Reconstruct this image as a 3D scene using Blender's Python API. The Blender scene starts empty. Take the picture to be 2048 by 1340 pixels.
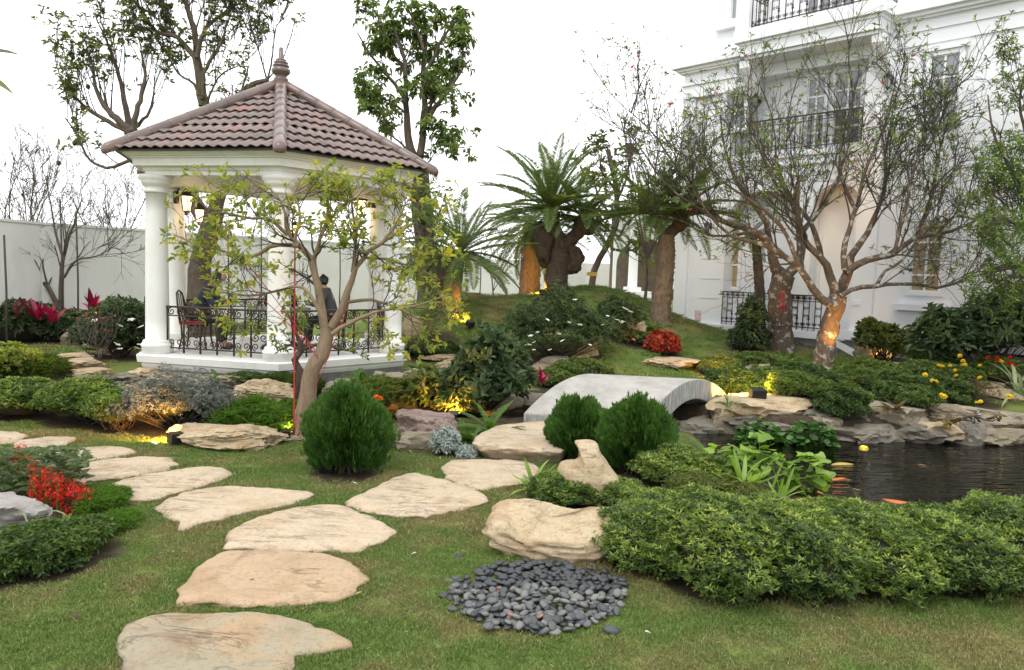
import bpy, bmesh, math, random
import numpy as np
from math import sin, cos, pi, radians, sqrt, atan2
from mathutils import Vector, Matrix, noise as mnoise
S = bpy.context.scene
COL = S.collection
# ------------------------------------------------------------------ camera, world, sun
FPX = 1500.0
PITCH = radians(4.87); ROLL = radians(1.8)
CAMZ = 2.1
def _cam():
    F = np.array([0, cos(PITCH), -sin(PITCH)]); R = np.array([1.0, 0, 0]); U = np.array([0, sin(PITCH), cos(PITCH)])
    R2 = R * cos(ROLL) + U * sin(ROLL); U2 = -R * sin(ROLL) + U * cos(ROLL)
    return F, R2, U2
CF, CR, CU = _cam(); CC = np.array([0, 0, CAMZ])
cam = bpy.data.cameras.new('camera'); camo = bpy.data.objects.new('camera', cam); COL.objects.link(camo)
cam.sensor_width = 36; cam.lens = FPX / 2048 * 36; cam.clip_end = 2000; cam.clip_start = 0.05
camo.matrix_world = Matrix(((CR[0], CU[0], -CF[0], 0), (CR[1], CU[1], -CF[1], 0), (CR[2], CU[2], -CF[2], CAMZ), (0, 0, 0, 1)))
S.camera = camo
SUN_EL, SUN_AZ = radians(58), radians(200)
w = bpy.data.worlds.new('World'); S.world = w; w.use_nodes = True
nt = w.node_tree; nt.nodes.clear()
sky = nt.nodes.new('ShaderNodeTexSky'); sky.sky_type = 'NISHITA'; sky.sun_disc = False
sky.sun_elevation = SUN_EL; sky.sun_rotation = SUN_AZ; sky.dust_density = 4; sky.ozone_density = 1
mx = nt.nodes.new('ShaderNodeMix'); mx.data_type = 'RGBA'; mx.inputs[0].default_value = 0.965
mx.inputs[7].default_value = (14.2, 14.3, 14.5, 1)       # even white overcast over the clear sky
bg = nt.nodes.new('ShaderNodeBackground'); bg.inputs[1].default_value = 0.12
wo = nt.nodes.new('ShaderNodeOutputWorld')
nt.links.new(sky.outputs[0], mx.inputs[6]); nt.links.new(mx.outputs[2], bg.inputs[0]); nt.links.new(bg.outputs[0], wo.inputs[0])
sl = bpy.data.lights.new('sun', 'SUN'); sl.energy = 1.1; sl.angle = radians(25); sl.color = (1, .965, .9)
so = bpy.data.objects.new('sun', sl); COL.objects.link(so)
so.rotation_euler = (radians(90) - SUN_EL, 0, radians(-25)); so.location = (-5, -5, 20)
S.view_settings.view_transform = 'Standard'; S.view_settings.look = 'None'; S.view_settings.exposure = 0.26
S.view_settings.gamma = 1; S.view_settings.use_curve_mapping = False
S.cycles.max_bounces = 5; S.cycles.diffuse_bounces = 4; S.cycles.glossy_bounces = 2
S.cycles.transmission_bounces = 3; S.cycles.transparent_max_bounces = 6
S.cycles.caustics_reflective = False; S.cycles.caustics_refractive = False
# ------------------------------------------------------------------ projection helpers (pixels of the 2048x1340 photograph)
def ray(px, py): return CF * FPX + CR * (px - 1024) + CU * (670 - py)
def at(px, py, Y):
    r = ray(px, py); return CC + r * (Y / r[1])
def atz(px, py, z):
    r = ray(px, py); return CC + r * ((z - CAMZ) / r[2])
# ------------------------------------------------------------------ ground height
_ctl = []
def cz(x, y, z): _ctl.append((x, y, z))
def cp(px, py, Y): p = at(px, py, Y); _ctl.append(tuple(p))
for x in (-9, -5, -1, 3, 7, 11):
    for y in (1, 4, 7): cz(x, y, 0)
for t in ((-9, 10.5, 0), (-6, 9.6, 0), (-3, 9.6, 0), (0, 9.6, .02), (1.5, 10, .03), (3.5, 12, .15), (5, 12.3, .15), (7, 12.5, .12), (9, 12.5, .12), (12, 12.5, .12),
          (-6, 12, .1), (-2, 12.2, .1), (-4, 14, .1), (-7, 14, .1), (-9, 16, .1), (-12, 13, .1), (-12, 16, .1), (-9, 20, .2), (-13, 20, .1), (-6, 20, .35),
          (-9, 26, .2), (-1.9, 15.8, .2), (0, 15.3, .2), (1.5, 15, .25), (3, 15, .28), (4.3, 16.2, .28), (6, 15.2, .25), (8, 15.4, .25), (10, 14.5, .2), (12, 14, .15), (12, 16, .2),
          (-2, 26, .8), (3, 26, 1.1), (3, 31, 1.2), (0, 37, .8), (-9, 37, .4), (-3.6, 18.5, .6), (-14, 26, .2), (14, 20, .2), (9, 20, .4), (14, 30, .4), (8, 30, 1.0)):
    cz(*t)
cp(900, 587, 19); cp(1160, 573, 20); cp(1010, 607, 20.5); cp(1290, 602, 19.8); cp(1350, 632, 20.2); cp(1393, 651, 21.7)
def _facy(px, off=.12):
    r = ray(px, 660); o = np.array([4.8, 22.0]); n = np.array([-.732, -.681]); t = (off + (o @ n)) / (r[:2] @ n); return float(r[1] * t)
for _px, _py in ((1420, 656), (1450, 662), (1500, 673), (1600, 694), (1655, 704), (1800, 728), (1900, 738)): cp(_px, _py, _facy(_px)); _y = _facy(_px) + 1.5; cp(_px, _py - 12, _y)
cp(1220, 578, 20); cp(1100, 583, 19.8); cp(845, 603, 18.4)
_c = np.array(_ctl)
def _U(r2): return r2 * np.log(r2 + 1e-9)
def _tps():
    n = len(_c); D2 = ((_c[:, None, :2] - _c[None, :, :2]) ** 2).sum(-1)
    K = _U(D2) + np.eye(n) * 1e-2; Pm = np.c_[np.ones(n), _c[:, :2]]
    A = np.block([[K, Pm], [Pm.T, np.zeros((3, 3))]])
    return np.linalg.solve(A, np.r_[_c[:, 2], 0, 0, 0])
_w = _tps()
CHAN = [(4.4, 9.4), (3.3, 10.3), (2.2, 11.1), (1.0, 11.6), (-.5, 11.3), (-2, 10.85), (-4, 10.7), (-6, 10.95), (-8, 11.7), (-11, 12.6)]
WATER = -0.2
def pond_sdf(x, y):
    q = np.sqrt(((x - 6.7) / 4.35) ** 2 + ((y - 8.85) / 2.0) ** 2) - 1
    d = q * 2.0
    for a, b in zip(CHAN[:-1], CHAN[1:]):
        ax, ay = a; bx, by = b; vx, vy = bx - ax, by - ay
        t = np.clip(((x - ax) * vx + (y - ay) * vy) / (vx * vx + vy * vy), 0, 1)
        d = np.minimum(d, np.hypot(x - ax - t * vx, y - ay - t * vy) - .62)
    return d
def H(x, y, pond=True):
    x = np.asarray(x, float); y = np.asarray(y, float); sh = x.shape
    xc = np.clip(x.ravel(), -14, 14); yc = np.clip(y.ravel(), 1, 37)
    D2 = (xc[:, None] - _c[None, :, 0]) ** 2 + (yc[:, None] - _c[None, :, 1]) ** 2
    n = len(_c); z = _U(D2) @ _w[:n] + _w[n] + _w[n + 1] * xc + _w[n + 2] * yc
    near = np.clip((9.4 - yc) / 1.5, 0, 1); z = z * (1 - near)
    z = z + .012 * np.sin(xc * 2.1 + yc) * np.cos(yc * 1.7 - xc * .6)
    if pond:
        d = pond_sdf(xc, yc); k = np.clip(.5 - d / .5, 0, 1); k = k * k * (3 - 2 * k)
        z = z * (1 - k) + k * (-.85)
    return z.reshape(sh)
def Hs(x, y, pond=False): return float(H(np.array([x]), np.array([y]), pond)[0])
def gp(px, py, pond=False):
    r = ray(px, py); r = r / r[1]; t = np.arange(2.5, 45, .04)
    P = CC[None] + r[None] * t[:, None]; h = H(P[:, 0], P[:, 1], pond)
    k = np.nonzero(P[:, 2] <= h)[0]
    if len(k) == 0: return P[-1]
    p = P[k[0]].copy(); p[2] = h[k[0]]; return p
# ------------------------------------------------------------------ objects
ORG = {}
def V3(p): return Vector((float(p[0]), float(p[1]), float(p[2])))
def tag(o, label=None, cat=None, group=None, kind=None):
    if label: o['label'] = label
    if cat: o['category'] = cat
    if group: o['group'] = group
    if kind: o['kind'] = kind
    return o
def thing(name, label, cat, loc=(0, 0, 0), group=None):
    o = bpy.data.objects.new(name, None); COL.objects.link(o); o.location = V3(loc); o.empty_display_size = .1
    ORG[o.name] = np.array(loc, float); return tag(o, label, cat, group)
def link(name, me, parent=None, loc=None):
    o = bpy.data.objects.new(name, me); COL.objects.link(o)
    if parent is not None:
        o.parent = parent; ORG[o.name] = ORG[parent.name] if loc is None else np.array(loc, float)
        if loc is not None: o.location = V3(np.array(loc) - ORG[parent.name])
    else:
        if loc is not None: o.location = V3(loc); ORG[o.name] = np.array(loc, float)
        else: ORG[o.name] = np.zeros(3)
    return o
def raw_mesh(name, V, F, mat, smooth=False, tint=None, attr='tint'):
    """V (N,3); F (M,k) array or list of faces"""
    me = bpy.data.meshes.new(name); V = np.asarray(V, np.float32)
    if isinstance(F, np.ndarray):
        M, k = F.shape
        me.vertices.add(len(V)); me.vertices.foreach_set('co', V.ravel())
        me.loops.add(M * k); me.loops.foreach_set('vertex_index', F.astype(np.int32).ravel())
        me.polygons.add(M); me.polygons.foreach_set('loop_start', np.arange(0, M * k, k, dtype=np.int32))
        me.update(calc_edges=True)
    else:
        me.from_pydata([tuple(map(float, v)) for v in V], [], [tuple(map(int, f)) for f in F]); me.update()
    me.polygons.foreach_set('use_smooth', np.full(len(me.polygons), smooth))
    if tint is not None:
        a = me.attributes.new(attr, 'FLOAT', 'POINT'); a.data.foreach_set('value', np.asarray(tint, np.float32))
    if mat is not None:
        for m in (mat if isinstance(mat, (list, tuple)) else [mat]): me.materials.append(m)
    return me
def obj(name, V, F, mat, parent=None, smooth=False, tint=None, loc=None):
    """V in world coordinates; stored relative to the parent's (or own) origin"""
    V = np.asarray(V, float)
    o0 = np.array(loc, float) if loc is not None else (ORG[parent.name] if parent is not None else np.zeros(3))
    return link(name, raw_mesh(name, V - o0, F, mat, smooth, tint), parent, loc)
def top(name, label, cat, V, F, mat, loc, smooth=False, tint=None, group=None, kind=None):
    o = link(name, raw_mesh(name, np.asarray(V, float) - np.array(loc, float), F, mat, smooth, tint), None, loc)
    return tag(o, label, cat, group, kind)
def copy_tree(o, parent=None):
    c = o.copy(); COL.objects.link(c)
    if parent is not None: c.parent = parent
    for ch in o.children: copy_tree(ch, c)
    ORG[c.name] = ORG.get(o.name, np.zeros(3)); return c
class MB:
    def __init__(s): s.V = []; s.F = []
    def add(s, V, F):
        n = len(s.V); s.V.extend([tuple(v) for v in V]); s.F.extend([tuple(i + n for i in f) for f in F]); return s
    def box(s, a, b, ax=None, o=None):
        """corner coordinates a..b in frame ax (3 vectors), origin o"""
        P = [(x, y, z) for x in (a[0], b[0]) for y in (a[1], b[1]) for z in (a[2], b[2])]
        if ax is not None: P = [np.array(o) + ax[0] * p[0] + ax[1] * p[1] + ax[2] * p[2] for p in P]
        return s.add(P, [(0, 1, 3, 2), (4, 6, 7, 5), (0, 4, 5, 1), (2, 3, 7, 6), (0, 2, 6, 4), (1, 5, 7, 3)])
    def tube(s, pts, r, k=6, caps=True):
        V, F = tube(pts, r, k, caps); return s.add(V, F)
    def lathe(s, c, prof, k=24):
        V = []; F = []
        for (r, z) in prof:
            for i in range(k):
                a = 2 * pi * i / k; V.append((c[0] + r * cos(a), c[1] + r * sin(a), c[2] + z))
        for j in range(len(prof) - 1):
            for i in range(k):
                F.append((j * k + i, j * k + (i + 1) % k, (j + 1) * k + (i + 1) % k, (j + 1) * k + i))
        F.append(tuple(range(k))[::-1]); F.append(tuple(range((len(prof) - 1) * k, len(prof) * k)))
        return s.add(V, F)
    def obj(s, name, mat, parent=None, smooth=False, loc=None): return obj(name, s.V, s.F, mat, parent, smooth, None, loc)
def tube(pts, r, k=6, caps=True):
    P = np.array(pts, float); n = len(P); r = np.broadcast_to(np.array(r, float), (n,))
    T = np.gradient(P, axis=0); T /= np.linalg.norm(T, axis=1)[:, None] + 1e-12
    ref = np.array([0, 0, 1.0]) if abs(T[0][2]) < .9 else np.array([1.0, 0, 0])
    V = []; s0 = np.cross(T[0], ref); s0 /= np.linalg.norm(s0)
    for i in range(n):
        s0 = s0 - T[i] * (s0 @ T[i]); s0 /= np.linalg.norm(s0) + 1e-12; u = np.cross(T[i], s0)
        for j in range(k):
            a = 2 * pi * j / k; V.append(P[i] + r[i] * (cos(a) * s0 + sin(a) * u))
    F = [(i * k + j, i * k + (j + 1) % k, (i + 1) * k + (j + 1) % k, (i + 1) * k + j) for i in range(n - 1) for j in range(k)]
    if caps: F.append(tuple(range(k))[::-1]); F.append(tuple(range((n - 1) * k, n * k)))
    return V, F
# ------------------------------------------------------------------ materials
def mat(name):
    m = bpy.data.materials.new(name); m.use_nodes = True; nt = m.node_tree
    return m, nt, nt.nodes['Principled BSDF']
def N(nt, t, **kw):
    n = nt.nodes.new(t)
    for k, v in kw.items(): setattr(n, k, v)
    return n
def ramp(nt, src, stops):
    r = N(nt, 'ShaderNodeValToRGB'); e = r.color_ramp.elements
    while len(e) < len(stops): e.new(.5)
    for i, (p, c) in enumerate(stops): e[i].position = p; e[i].color = (*c, 1) if len(c) == 3 else c
    nt.links.new(src, r.inputs[0]); return r.outputs[0]
def noise(nt, scale, detail=4, rough=.55, vec=None, dist=0):
    n = N(nt, 'ShaderNodeTexNoise'); n.inputs['Scale'].default_value = scale; n.inputs['Detail'].default_value = detail
    n.inputs['Roughness'].default_value = rough; n.inputs['Distortion'].default_value = dist
    if vec is not None: nt.links.new(vec, n.inputs['Vector'])
    return n.outputs[0]
def coords(nt, scale=(1, 1, 1), rot=(0, 0, 0), kind='Object'):
    t = N(nt, 'ShaderNodeTexCoord'); m = N(nt, 'ShaderNodeMapping'); m.inputs['Scale'].default_value = scale
    m.inputs['Rotation'].default_value = rot; nt.links.new(t.outputs[kind], m.inputs[0]); return m.outputs[0]
def wpos(nt, scale=(1, 1, 1), rot=(0, 0, 0)):
    g = N(nt, 'ShaderNodeNewGeometry'); m = N(nt, 'ShaderNodeMapping'); m.inputs['Scale'].default_value = scale
    m.inputs['Rotation'].default_value = rot; nt.links.new(g.outputs['Position'], m.inputs[0]); return m.outputs[0]
def bump(nt, h, b, strength=.3, dist=.01):
    n = N(nt, 'ShaderNodeBump'); n.inputs['Strength'].default_value = strength; n.inputs['Distance'].default_value = dist
    nt.links.new(h, n.inputs['Height']); nt.links.new(n.outputs[0], b.inputs['Normal']); return n
def mixc(nt, f, a, b, mode='MIX'):
    m = N(nt, 'ShaderNodeMix', data_type='RGBA', blend_type=mode)
    for v, i in ((f, 0), (a, 6), (b, 7)):
        if isinstance(v, (int, float)): m.inputs[i].default_value = v
        elif isinstance(v, tuple): m.inputs[i].default_value = (*v, 1)
        else: nt.links.new(v, m.inputs[i])
    return m.outputs[2]
def simple(name, c1, c2=None, scale=8, rough=.6, bstr=.15, bscale=None, metal=0, det=5, bd=.01):
    m, nt, b = mat(name); c2 = c2 or tuple(x * .8 for x in c1)
    v = wpos(nt); f = noise(nt, scale, det, .6, v)
    nt.links.new(ramp(nt, f, [(.3, c1), (.7, c2)]), b.inputs['Base Color'])
    b.inputs['Roughness'].default_value = rough; b.inputs['Metallic'].default_value = metal
    if bstr: bump(nt, noise(nt, bscale or scale * 6, 4, .6, v), b, bstr, bd)
    return m
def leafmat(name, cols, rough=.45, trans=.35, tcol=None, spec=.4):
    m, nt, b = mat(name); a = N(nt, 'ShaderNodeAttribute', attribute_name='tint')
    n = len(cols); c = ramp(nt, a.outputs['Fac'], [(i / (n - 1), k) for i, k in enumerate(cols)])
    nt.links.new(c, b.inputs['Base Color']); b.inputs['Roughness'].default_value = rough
    b.inputs['Specular IOR Level'].default_value = spec
    tr = N(nt, 'ShaderNodeBsdfTranslucent'); mix = N(nt, 'ShaderNodeMixShader'); mix.inputs[0].default_value = trans
    hs = N(nt, 'ShaderNodeHueSaturation'); hs.inputs['Saturation'].default_value = 1.15; hs.inputs['Value'].default_value = 1.5
    nt.links.new(c, hs.inputs['Color']); nt.links.new(hs.outputs[0], tr.inputs[0])
    nt.links.new(b.outputs[0], mix.inputs[1]); nt.links.new(tr.outputs[0], mix.inputs[2])
    nt.links.new(mix.outputs[0], nt.nodes['Material Output'].inputs[0]); return m
def rockmat(name, light, mid, dark, strata=14, vein=True, bstr=.6, tilt=0.1):
    m, nt, b = mat(name); v = wpos(nt, (1, 1, 1), (tilt, -tilt, 0)); vs = wpos(nt, (1.6, 1.6, strata), (tilt, -tilt * 1.3, 0))
    big = noise(nt, 2.3, 6, .62, v); st = noise(nt, 1.6, 7, .66, vs, .6); fine = noise(nt, 38, 5, .65, v)
    c = ramp(nt, big, [(.36, mid), (.5, light), (.7, tuple(x * .86 for x in light))])
    c = mixc(nt, ramp(nt, st, [(.3, (1, 1, 1)), (.44, (0, 0, 0))]), c, tuple(np.array(mid) * .62))
    c = mixc(nt, ramp(nt, noise(nt, 3.1, 6, .7, v, .6), [(.52, (0, 0, 0)), (.72, (.5, .5, .5))]), c, (mid[0] * .6, mid[1] * .66, mid[2] * .6))
    c = mixc(nt, ramp(nt, fine, [(.3, (.5, .5, .5)), (.48, (0, 0, 0))]), c, dark)
    if vein:
        # thin fissures along the bedding, broken up by a second noise
        fz_ = noise(nt, 1.0, 7, .6, wpos(nt, (1.3, 5.5, 5.5), (0, 0, .18)), 1.2)
        k = ramp(nt, fz_, [(.478, (0, 0, 0)), (.492, (1, 1, 1)), (.5, (1, 1, 1)), (.507, (0, 0, 0))]); k2 = ramp(nt, noise(nt, 2.1, 3, .5, v), [(.46, (0, 0, 0)), (.58, (1, 1, 1))])
        km = mixc(nt, 1.0, mixc(nt, 1.0, k, k2, 'MULTIPLY'), (.38, .38, .38), 'MULTIPLY'); c = mixc(nt, km, c, dark); crack = km
        c = mixc(nt, ramp(nt, noise(nt, 5, 5, .65, wpos(nt, (.6, 2.4, 2), (0, 0, .18))), [(.5, (0, 0, 0)), (.7, (.5, .5, .5))]), c, tuple(np.array(mid) * .8))
    nt.links.new(c, b.inputs['Base Color']); b.inputs['Roughness'].default_value = .85
    hh = mixc(nt, .35, st, fine)
    if vein: hh = mixc(nt, crack, hh, (0, 0, 0))
    bump(nt, hh, b, bstr, .03); return m
def barkmat(name, c1, c2, scale=10, bstr=.8, lichen=None):
    m, nt, b = mat(name); v = wpos(nt, (1, 1, .35)); f = noise(nt, scale, 6, .7, v, 1.0)
    c = ramp(nt, f, [(.3, c2), (.62, c1)])
    if lichen: c = mixc(nt, ramp(nt, noise(nt, 7, 4, .6, wpos(nt)), [(.55, (0, 0, 0)), (.63, (1, 1, 1))]), c, lichen)
    nt.links.new(c, b.inputs['Base Color']); b.inputs['Roughness'].default_value = .9; bump(nt, f, b, bstr, .02); return m
M = {}
M['plaster'] = simple('white_plaster', (.8, .8, .79), (.76, .765, .76), 1.3, .6, .08, 60)
M['gazebo_paint'] = simple('gazebo_paint', (.76, .755, .72), (.69, .685, .64), 2.2, .5, .06, 50)
def paint_mat(name, c1, c2, dirt, sc=2.0):
    m, nt, b = mat(name); c = ramp(nt, noise(nt, sc, 5, .6, wpos(nt)), [(.3, c1), (.7, c2)])
    k = ramp(nt, noise(nt, 4, 6, .7, wpos(nt, (1.6, 1.6, .22))), [(.52, (0, 0, 0)), (.8, (.45, .45, .45))]); c = mixc(nt, k, c, dirt)
    nt.links.new(c, b.inputs['Base Color']); b.inputs['Roughness'].default_value = .55; bump(nt, noise(nt, 50, 4, .6, wpos(nt)), b, .07, .01); return m
M['gazebo_paint'] = paint_mat('gazebo_paint', (.76, .755, .72), (.69, .685, .64), (.5, .48, .42))
M['villa_paint'] = simple('villa_paint', (.785, .795, .82), (.74, .75, .775), .9, .6, .06, 50)
def wall_mat():
    m, nt, b = mat('wall_paint'); c = ramp(nt, noise(nt, .8, 5, .6, wpos(nt)), [(.3, (.74, .73, .70)), (.7, (.68, .67, .64))])
    st = ramp(nt, noise(nt, 1.6, 6, .7, wpos(nt, (1, 1, .35))), [(.5, (0, 0, 0)), (.78, (.4, .4, .4))]); c = mixc(nt, st, c, (.46, .45, .42))
    nt.links.new(c, b.inputs['Base Color']); b.inputs['Roughness'].default_value = .8; bump(nt, noise(nt, 30, 4, .6, wpos(nt)), b, .15, .01); return m
M['wall_paint'] = wall_mat()
M['iron'] = simple('wrought_iron', (.035, .028, .022), (.07, .05, .032), 30, .45, .1, metal=.6)
M['dark_metal'] = simple('dark_metal', (.02, .02, .02), (.03, .028, .025), 20, .4, 0, metal=.4)
M['stone_floor'] = simple('floor_stone', (.55, .55, .53), (.45, .45, .44), 5, .4, .05)
M['slate'] = simple('slate_block', (.10, .105, .11), (.18, .18, .18), 6, .8, .5, 30, bd=.02)
M['slate_pale'] = simple('slate_pale_block', (.17, .165, .15), (.24, .23, .2), 6, .8, .5, 30, bd=.02)
M['mortar'] = simple('mortar', (.12, .12, .115), (.17, .17, .16), 9, .9, .3)
M['curtain'] = simple('beige_curtain', (.42, .34, .2), (.3, .24, .14), 5, .8, .1)
M['rock'] = rockmat('cream_rock', (.46, .365, .235), (.36, .245, .13), (.13, .09, .055), bstr=.8)
M['rock_grey'] = rockmat('smooth_grey_rock', (.30, .28, .27), (.24, .22, .2), (.12, .11, .08), 2, bstr=.4)
M['rock2'] = rockmat('grey_rock', (.285, .245, .175), (.19, .155, .10), (.09, .075, .055), bstr=.9)
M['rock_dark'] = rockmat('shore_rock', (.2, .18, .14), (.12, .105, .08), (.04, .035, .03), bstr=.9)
M['rock_purple'] = rockmat('purple_rock', (.27, .20, .17), (.18, .13, .115), (.07, .05, .05), 8, bstr=1.0, tilt=.5)
M['step'] = rockmat('stepping_stone', (.49, .395, .28), (.42, .32, .205), (.17, .12, .08), 3, vein=True, bstr=.9, tilt=.03)
M['step2'] = rockmat('warm_stepping_stone', (.43, .31, .195), (.37, .25, .145), (.15, .095, .06), 3, vein=True, bstr=1.0, tilt=.03)
M['step3'] = rockmat('green_stepping_stone', (.31, .27, .185), (.38, .26, .15), (.12, .095, .065), 3, vein=True, bstr=1.0, tilt=.03)
M['bark'] = barkmat('grey_brown_bark', (.125, .095, .07), (.045, .033, .023))
M['bark_pale'] = barkmat('pale_bark', (.27, .195, .125), (.16, .115, .075), 12, .6)
M['bark_dark'] = barkmat('dark_bark', (.10, .072, .05), (.028, .02, .014), 14, 1.2)
M['bark_lichen'] = barkmat('lichen_bark', (.12, .085, .06), (.045, .03, .022), 11, .9, (.3, .29, .25))
M['bark_twig'] = simple('twig_bark', (.042, .034, .027), (.075, .062, .047), 20, .85, 0)
M['palm_trunk'] = barkmat('palm_trunk', (.2, .15, .10), (.07, .05, .035), 14, .8)
M['soil'] = simple('soil', (.05, .037, .026), (.09, .065, .045), 9, .95, .6, 40, bd=.02)
LEAF_GAIN = {'mid': (1.6, 1.45, 1.2), 'olive': (1.55, 1.5, 1.3), 'dark_leaf': (1.45, 1.4, 1.25), 'hedge_dark': (1.6, 1.5, 1.2), 'thuja': (1.65, 1.22, 1.0), 'cycad': (1.55, 1.4, 1.2), 'fine': (1.3, 1.25, 1.1), 'azalea': (1.12, 1.15, 1.0)}
def lm(key, name, cols, **k):
    g = LEAF_GAIN.get(key, (1, 1, 1)); M[key] = leafmat(name, [tuple(a * b for a, b in zip(c, g)) for c in cols], **k)
lm('azalea', 'azalea_leaf', [(.022, .045, .012), (.07, .115, .026), (.16, .22, .045), (.33, .37, .085)], rough=.35)
lm('hedge_dark', 'dark_hedge_leaf', [(.018, .036, .012), (.032, .062, .018), (.055, .095, .024), (.11, .15, .04)])
lm('lime', 'lime_leaf', [(.12, .165, .03), (.22, .26, .05), (.33, .34, .07), (.48, .42, .06)], trans=.45)
lm('dark_leaf', 'dark_glossy_leaf', [(.02, .038, .016), (.035, .06, .024), (.055, .082, .036), (.08, .11, .05)], rough=.32)
lm('olive', 'olive_leaf', [(.035, .055, .016), (.06, .085, .02), (.095, .11, .03), (.13, .12, .035)], rough=.35)
lm('mid', 'mid_green_leaf', [(.03, .055, .014), (.055, .095, .022), (.085, .135, .03), (.14, .18, .045)])
lm('fine', 'fresh_green_leaf', [(.04, .07, .018), (.075, .12, .028), (.12, .18, .04), (.2, .27, .07)], trans=.4)
lm('grey', 'silver_grey_leaf', [(.06, .075, .06), (.13, .15, .125), (.2, .22, .195), (.32, .33, .29)], trans=.15, rough=.7)
lm('dusty', 'dusty_white_leaf', [(.25, .30, .27), (.36, .41, .38), (.5, .54, .5)], trans=.1, rough=.8)
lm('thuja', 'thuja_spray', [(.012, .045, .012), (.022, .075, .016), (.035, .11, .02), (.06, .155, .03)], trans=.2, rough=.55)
lm('cycad', 'cycad_leaf', [(.032, .06, .02), (.06, .1, .032), (.1, .15, .05), (.17, .22, .09)], rough=.4, trans=.3)
lm('fern', 'fern_leaf', [(.06, .12, .018), (.10, .19, .03), (.16, .27, .045)], trans=.4)
lm('straw', 'strap_leaf', [(.09, .14, .05), (.17, .23, .09), (.34, .38, .22)], trans=.3)
lm('red_leaf', 'red_cordyline_leaf', [(.09, .006, .018), (.20, .012, .035), (.34, .03, .07)], trans=.3, rough=.35)
lm('coleus', 'coleus_leaf', [(.12, .012, .01), (.25, .025, .018), (.38, .05, .025), (.42, .14, .03)], trans=.3)
lm('salvia', 'salvia_petal', [(.45, .006, .008), (.62, .012, .012), (.72, .04, .02)], trans=.3)
lm('white_petal', 'white_petal', [(.65, .66, .58), (.75, .76, .7), (.8, .8, .76)], trans=.3)
lm('yellow_petal', 'yellow_petal', [(.75, .5, .01), (.8, .6, .03), (.8, .68, .1)], trans=.3)
lm('orange_petal', 'orange_petal', [(.75, .16, .01), (.8, .24, .015), (.8, .33, .03)], trans=.3)
lm('pink_petal', 'pink_petal', [(.6, .06, .14), (.72, .12, .22), (.75, .4, .45)], trans=.3)
lm('brown_leaf', 'brown_leaf', [(.07, .045, .022), (.12, .085, .035), (.17, .13, .05)])
lm('water_leaf', 'round_leaf', [(.03, .08, .018), (.055, .14, .03), (.09, .2, .045)], trans=.3)
lm('mallow', 'mallow_leaf', [(.14, .24, .035), (.22, .34, .06), (.3, .43, .09)], trans=.45)
lm('grass_blade', 'grass_blade', [(.06, .085, .017), (.105, .13, .03), (.19, .185, .06), (.33, .27, .12)], trans=.3, rough=.6)
def shade_core_mat():
    return simple('shaded_core', (.014, .02, .008), (.028, .028, .014), 18, .95, .8, 30, bd=.03)  # near-black colour carries the shade inside the foliage
M['core'] = shade_core_mat()
def tile_mat():
    m, nt, b = mat('roof_tile_glaze'); oi = N(nt, 'ShaderNodeObjectInfo'); v = wpos(nt)
    f = noise(nt, 2.0, 4, .6, v)
    c = ramp(nt, f, [(.3, (.112, .076, .064)), (.55, (.155, .104, .089)), (.75, (.15, .115, .1))])
    c2 = ramp(nt, oi.outputs['Random'], [(0, (.75, .78, .8)), (.6, (1, 1, 1)), (.93, (1.1, .97, .94)), (1, (1.4, .85, .78))])
    nt.links.new(mixc(nt, 1.0, c, c2, 'MULTIPLY'), b.inputs['Base Color'])
    b.inputs['Roughness'].default_value = .28; b.inputs['Specular IOR Level'].default_value = .6
    bump(nt, noise(nt, 25, 3, .5, v), b, .12, .01); return m
M['tile'] = tile_mat()
def glass_mat(name, col, rough=.08):
    m, nt, b = mat(name); f = noise(nt, .9, 3, .5, wpos(nt))
    nt.links.new(ramp(nt, f, [(.35, col), (.65, tuple(x * 1.6 for x in col))]), b.inputs['Base Color'])
    b.inputs['Roughness'].default_value = rough; b.inputs['Specular IOR Level'].default_value = .7; return m
M['glass'] = glass_mat('window_glass', (.17, .185, .2))
def emis(name, col, s):
    m, nt, b = mat(name); b.inputs['Emission Color'].default_value = (*col, 1); b.inputs['Emission Strength'].default_value = s
    b.inputs['Base Color'].default_value = (*col, 1); return m
M['lamp_glow'] = emis('lamp_glow', (1, .6, .2), 6)
M['lantern_glow'] = emis('lantern_glow', (1, .72, .38), 3.0)
# ------------------------------------------------------------------ ground and water
def ground_mat():
    m, nt, b = mat('ground_lawn'); v = wpos(nt)
    a = N(nt, 'ShaderNodeAttribute', attribute_name='soil')
    g = ramp(nt, noise(nt, 1.1, 5, .6, v), [(.3, (.095, .155, .035)), (.5, (.15, .205, .052)), (.66, (.25, .235, .09)), (.8, (.19, .21, .07))])
    g = mixc(nt, ramp(nt, noise(nt, 45, 4, .7, v), [(.35, (.55, .55, .55)), (.6, (0, 0, 0))]), g, (.05, .062, .02))
    s = ramp(nt, noise(nt, 12, 5, .6, v), [(.3, (.035, .027, .018)), (.7, (.085, .065, .045))])
    nt.links.new(mixc(nt, a.outputs['Fac'], g, s), b.inputs['Base Color'])
    b.inputs['Roughness'].default_value = .95; b.inputs['Specular IOR Level'].default_value = .1
    bump(nt, noise(nt, 60, 5, .7, v), b, .8, .02); return m
BEDS = []      # (x, y, r) soil patches under shrubs, filled before the ground is built
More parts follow.
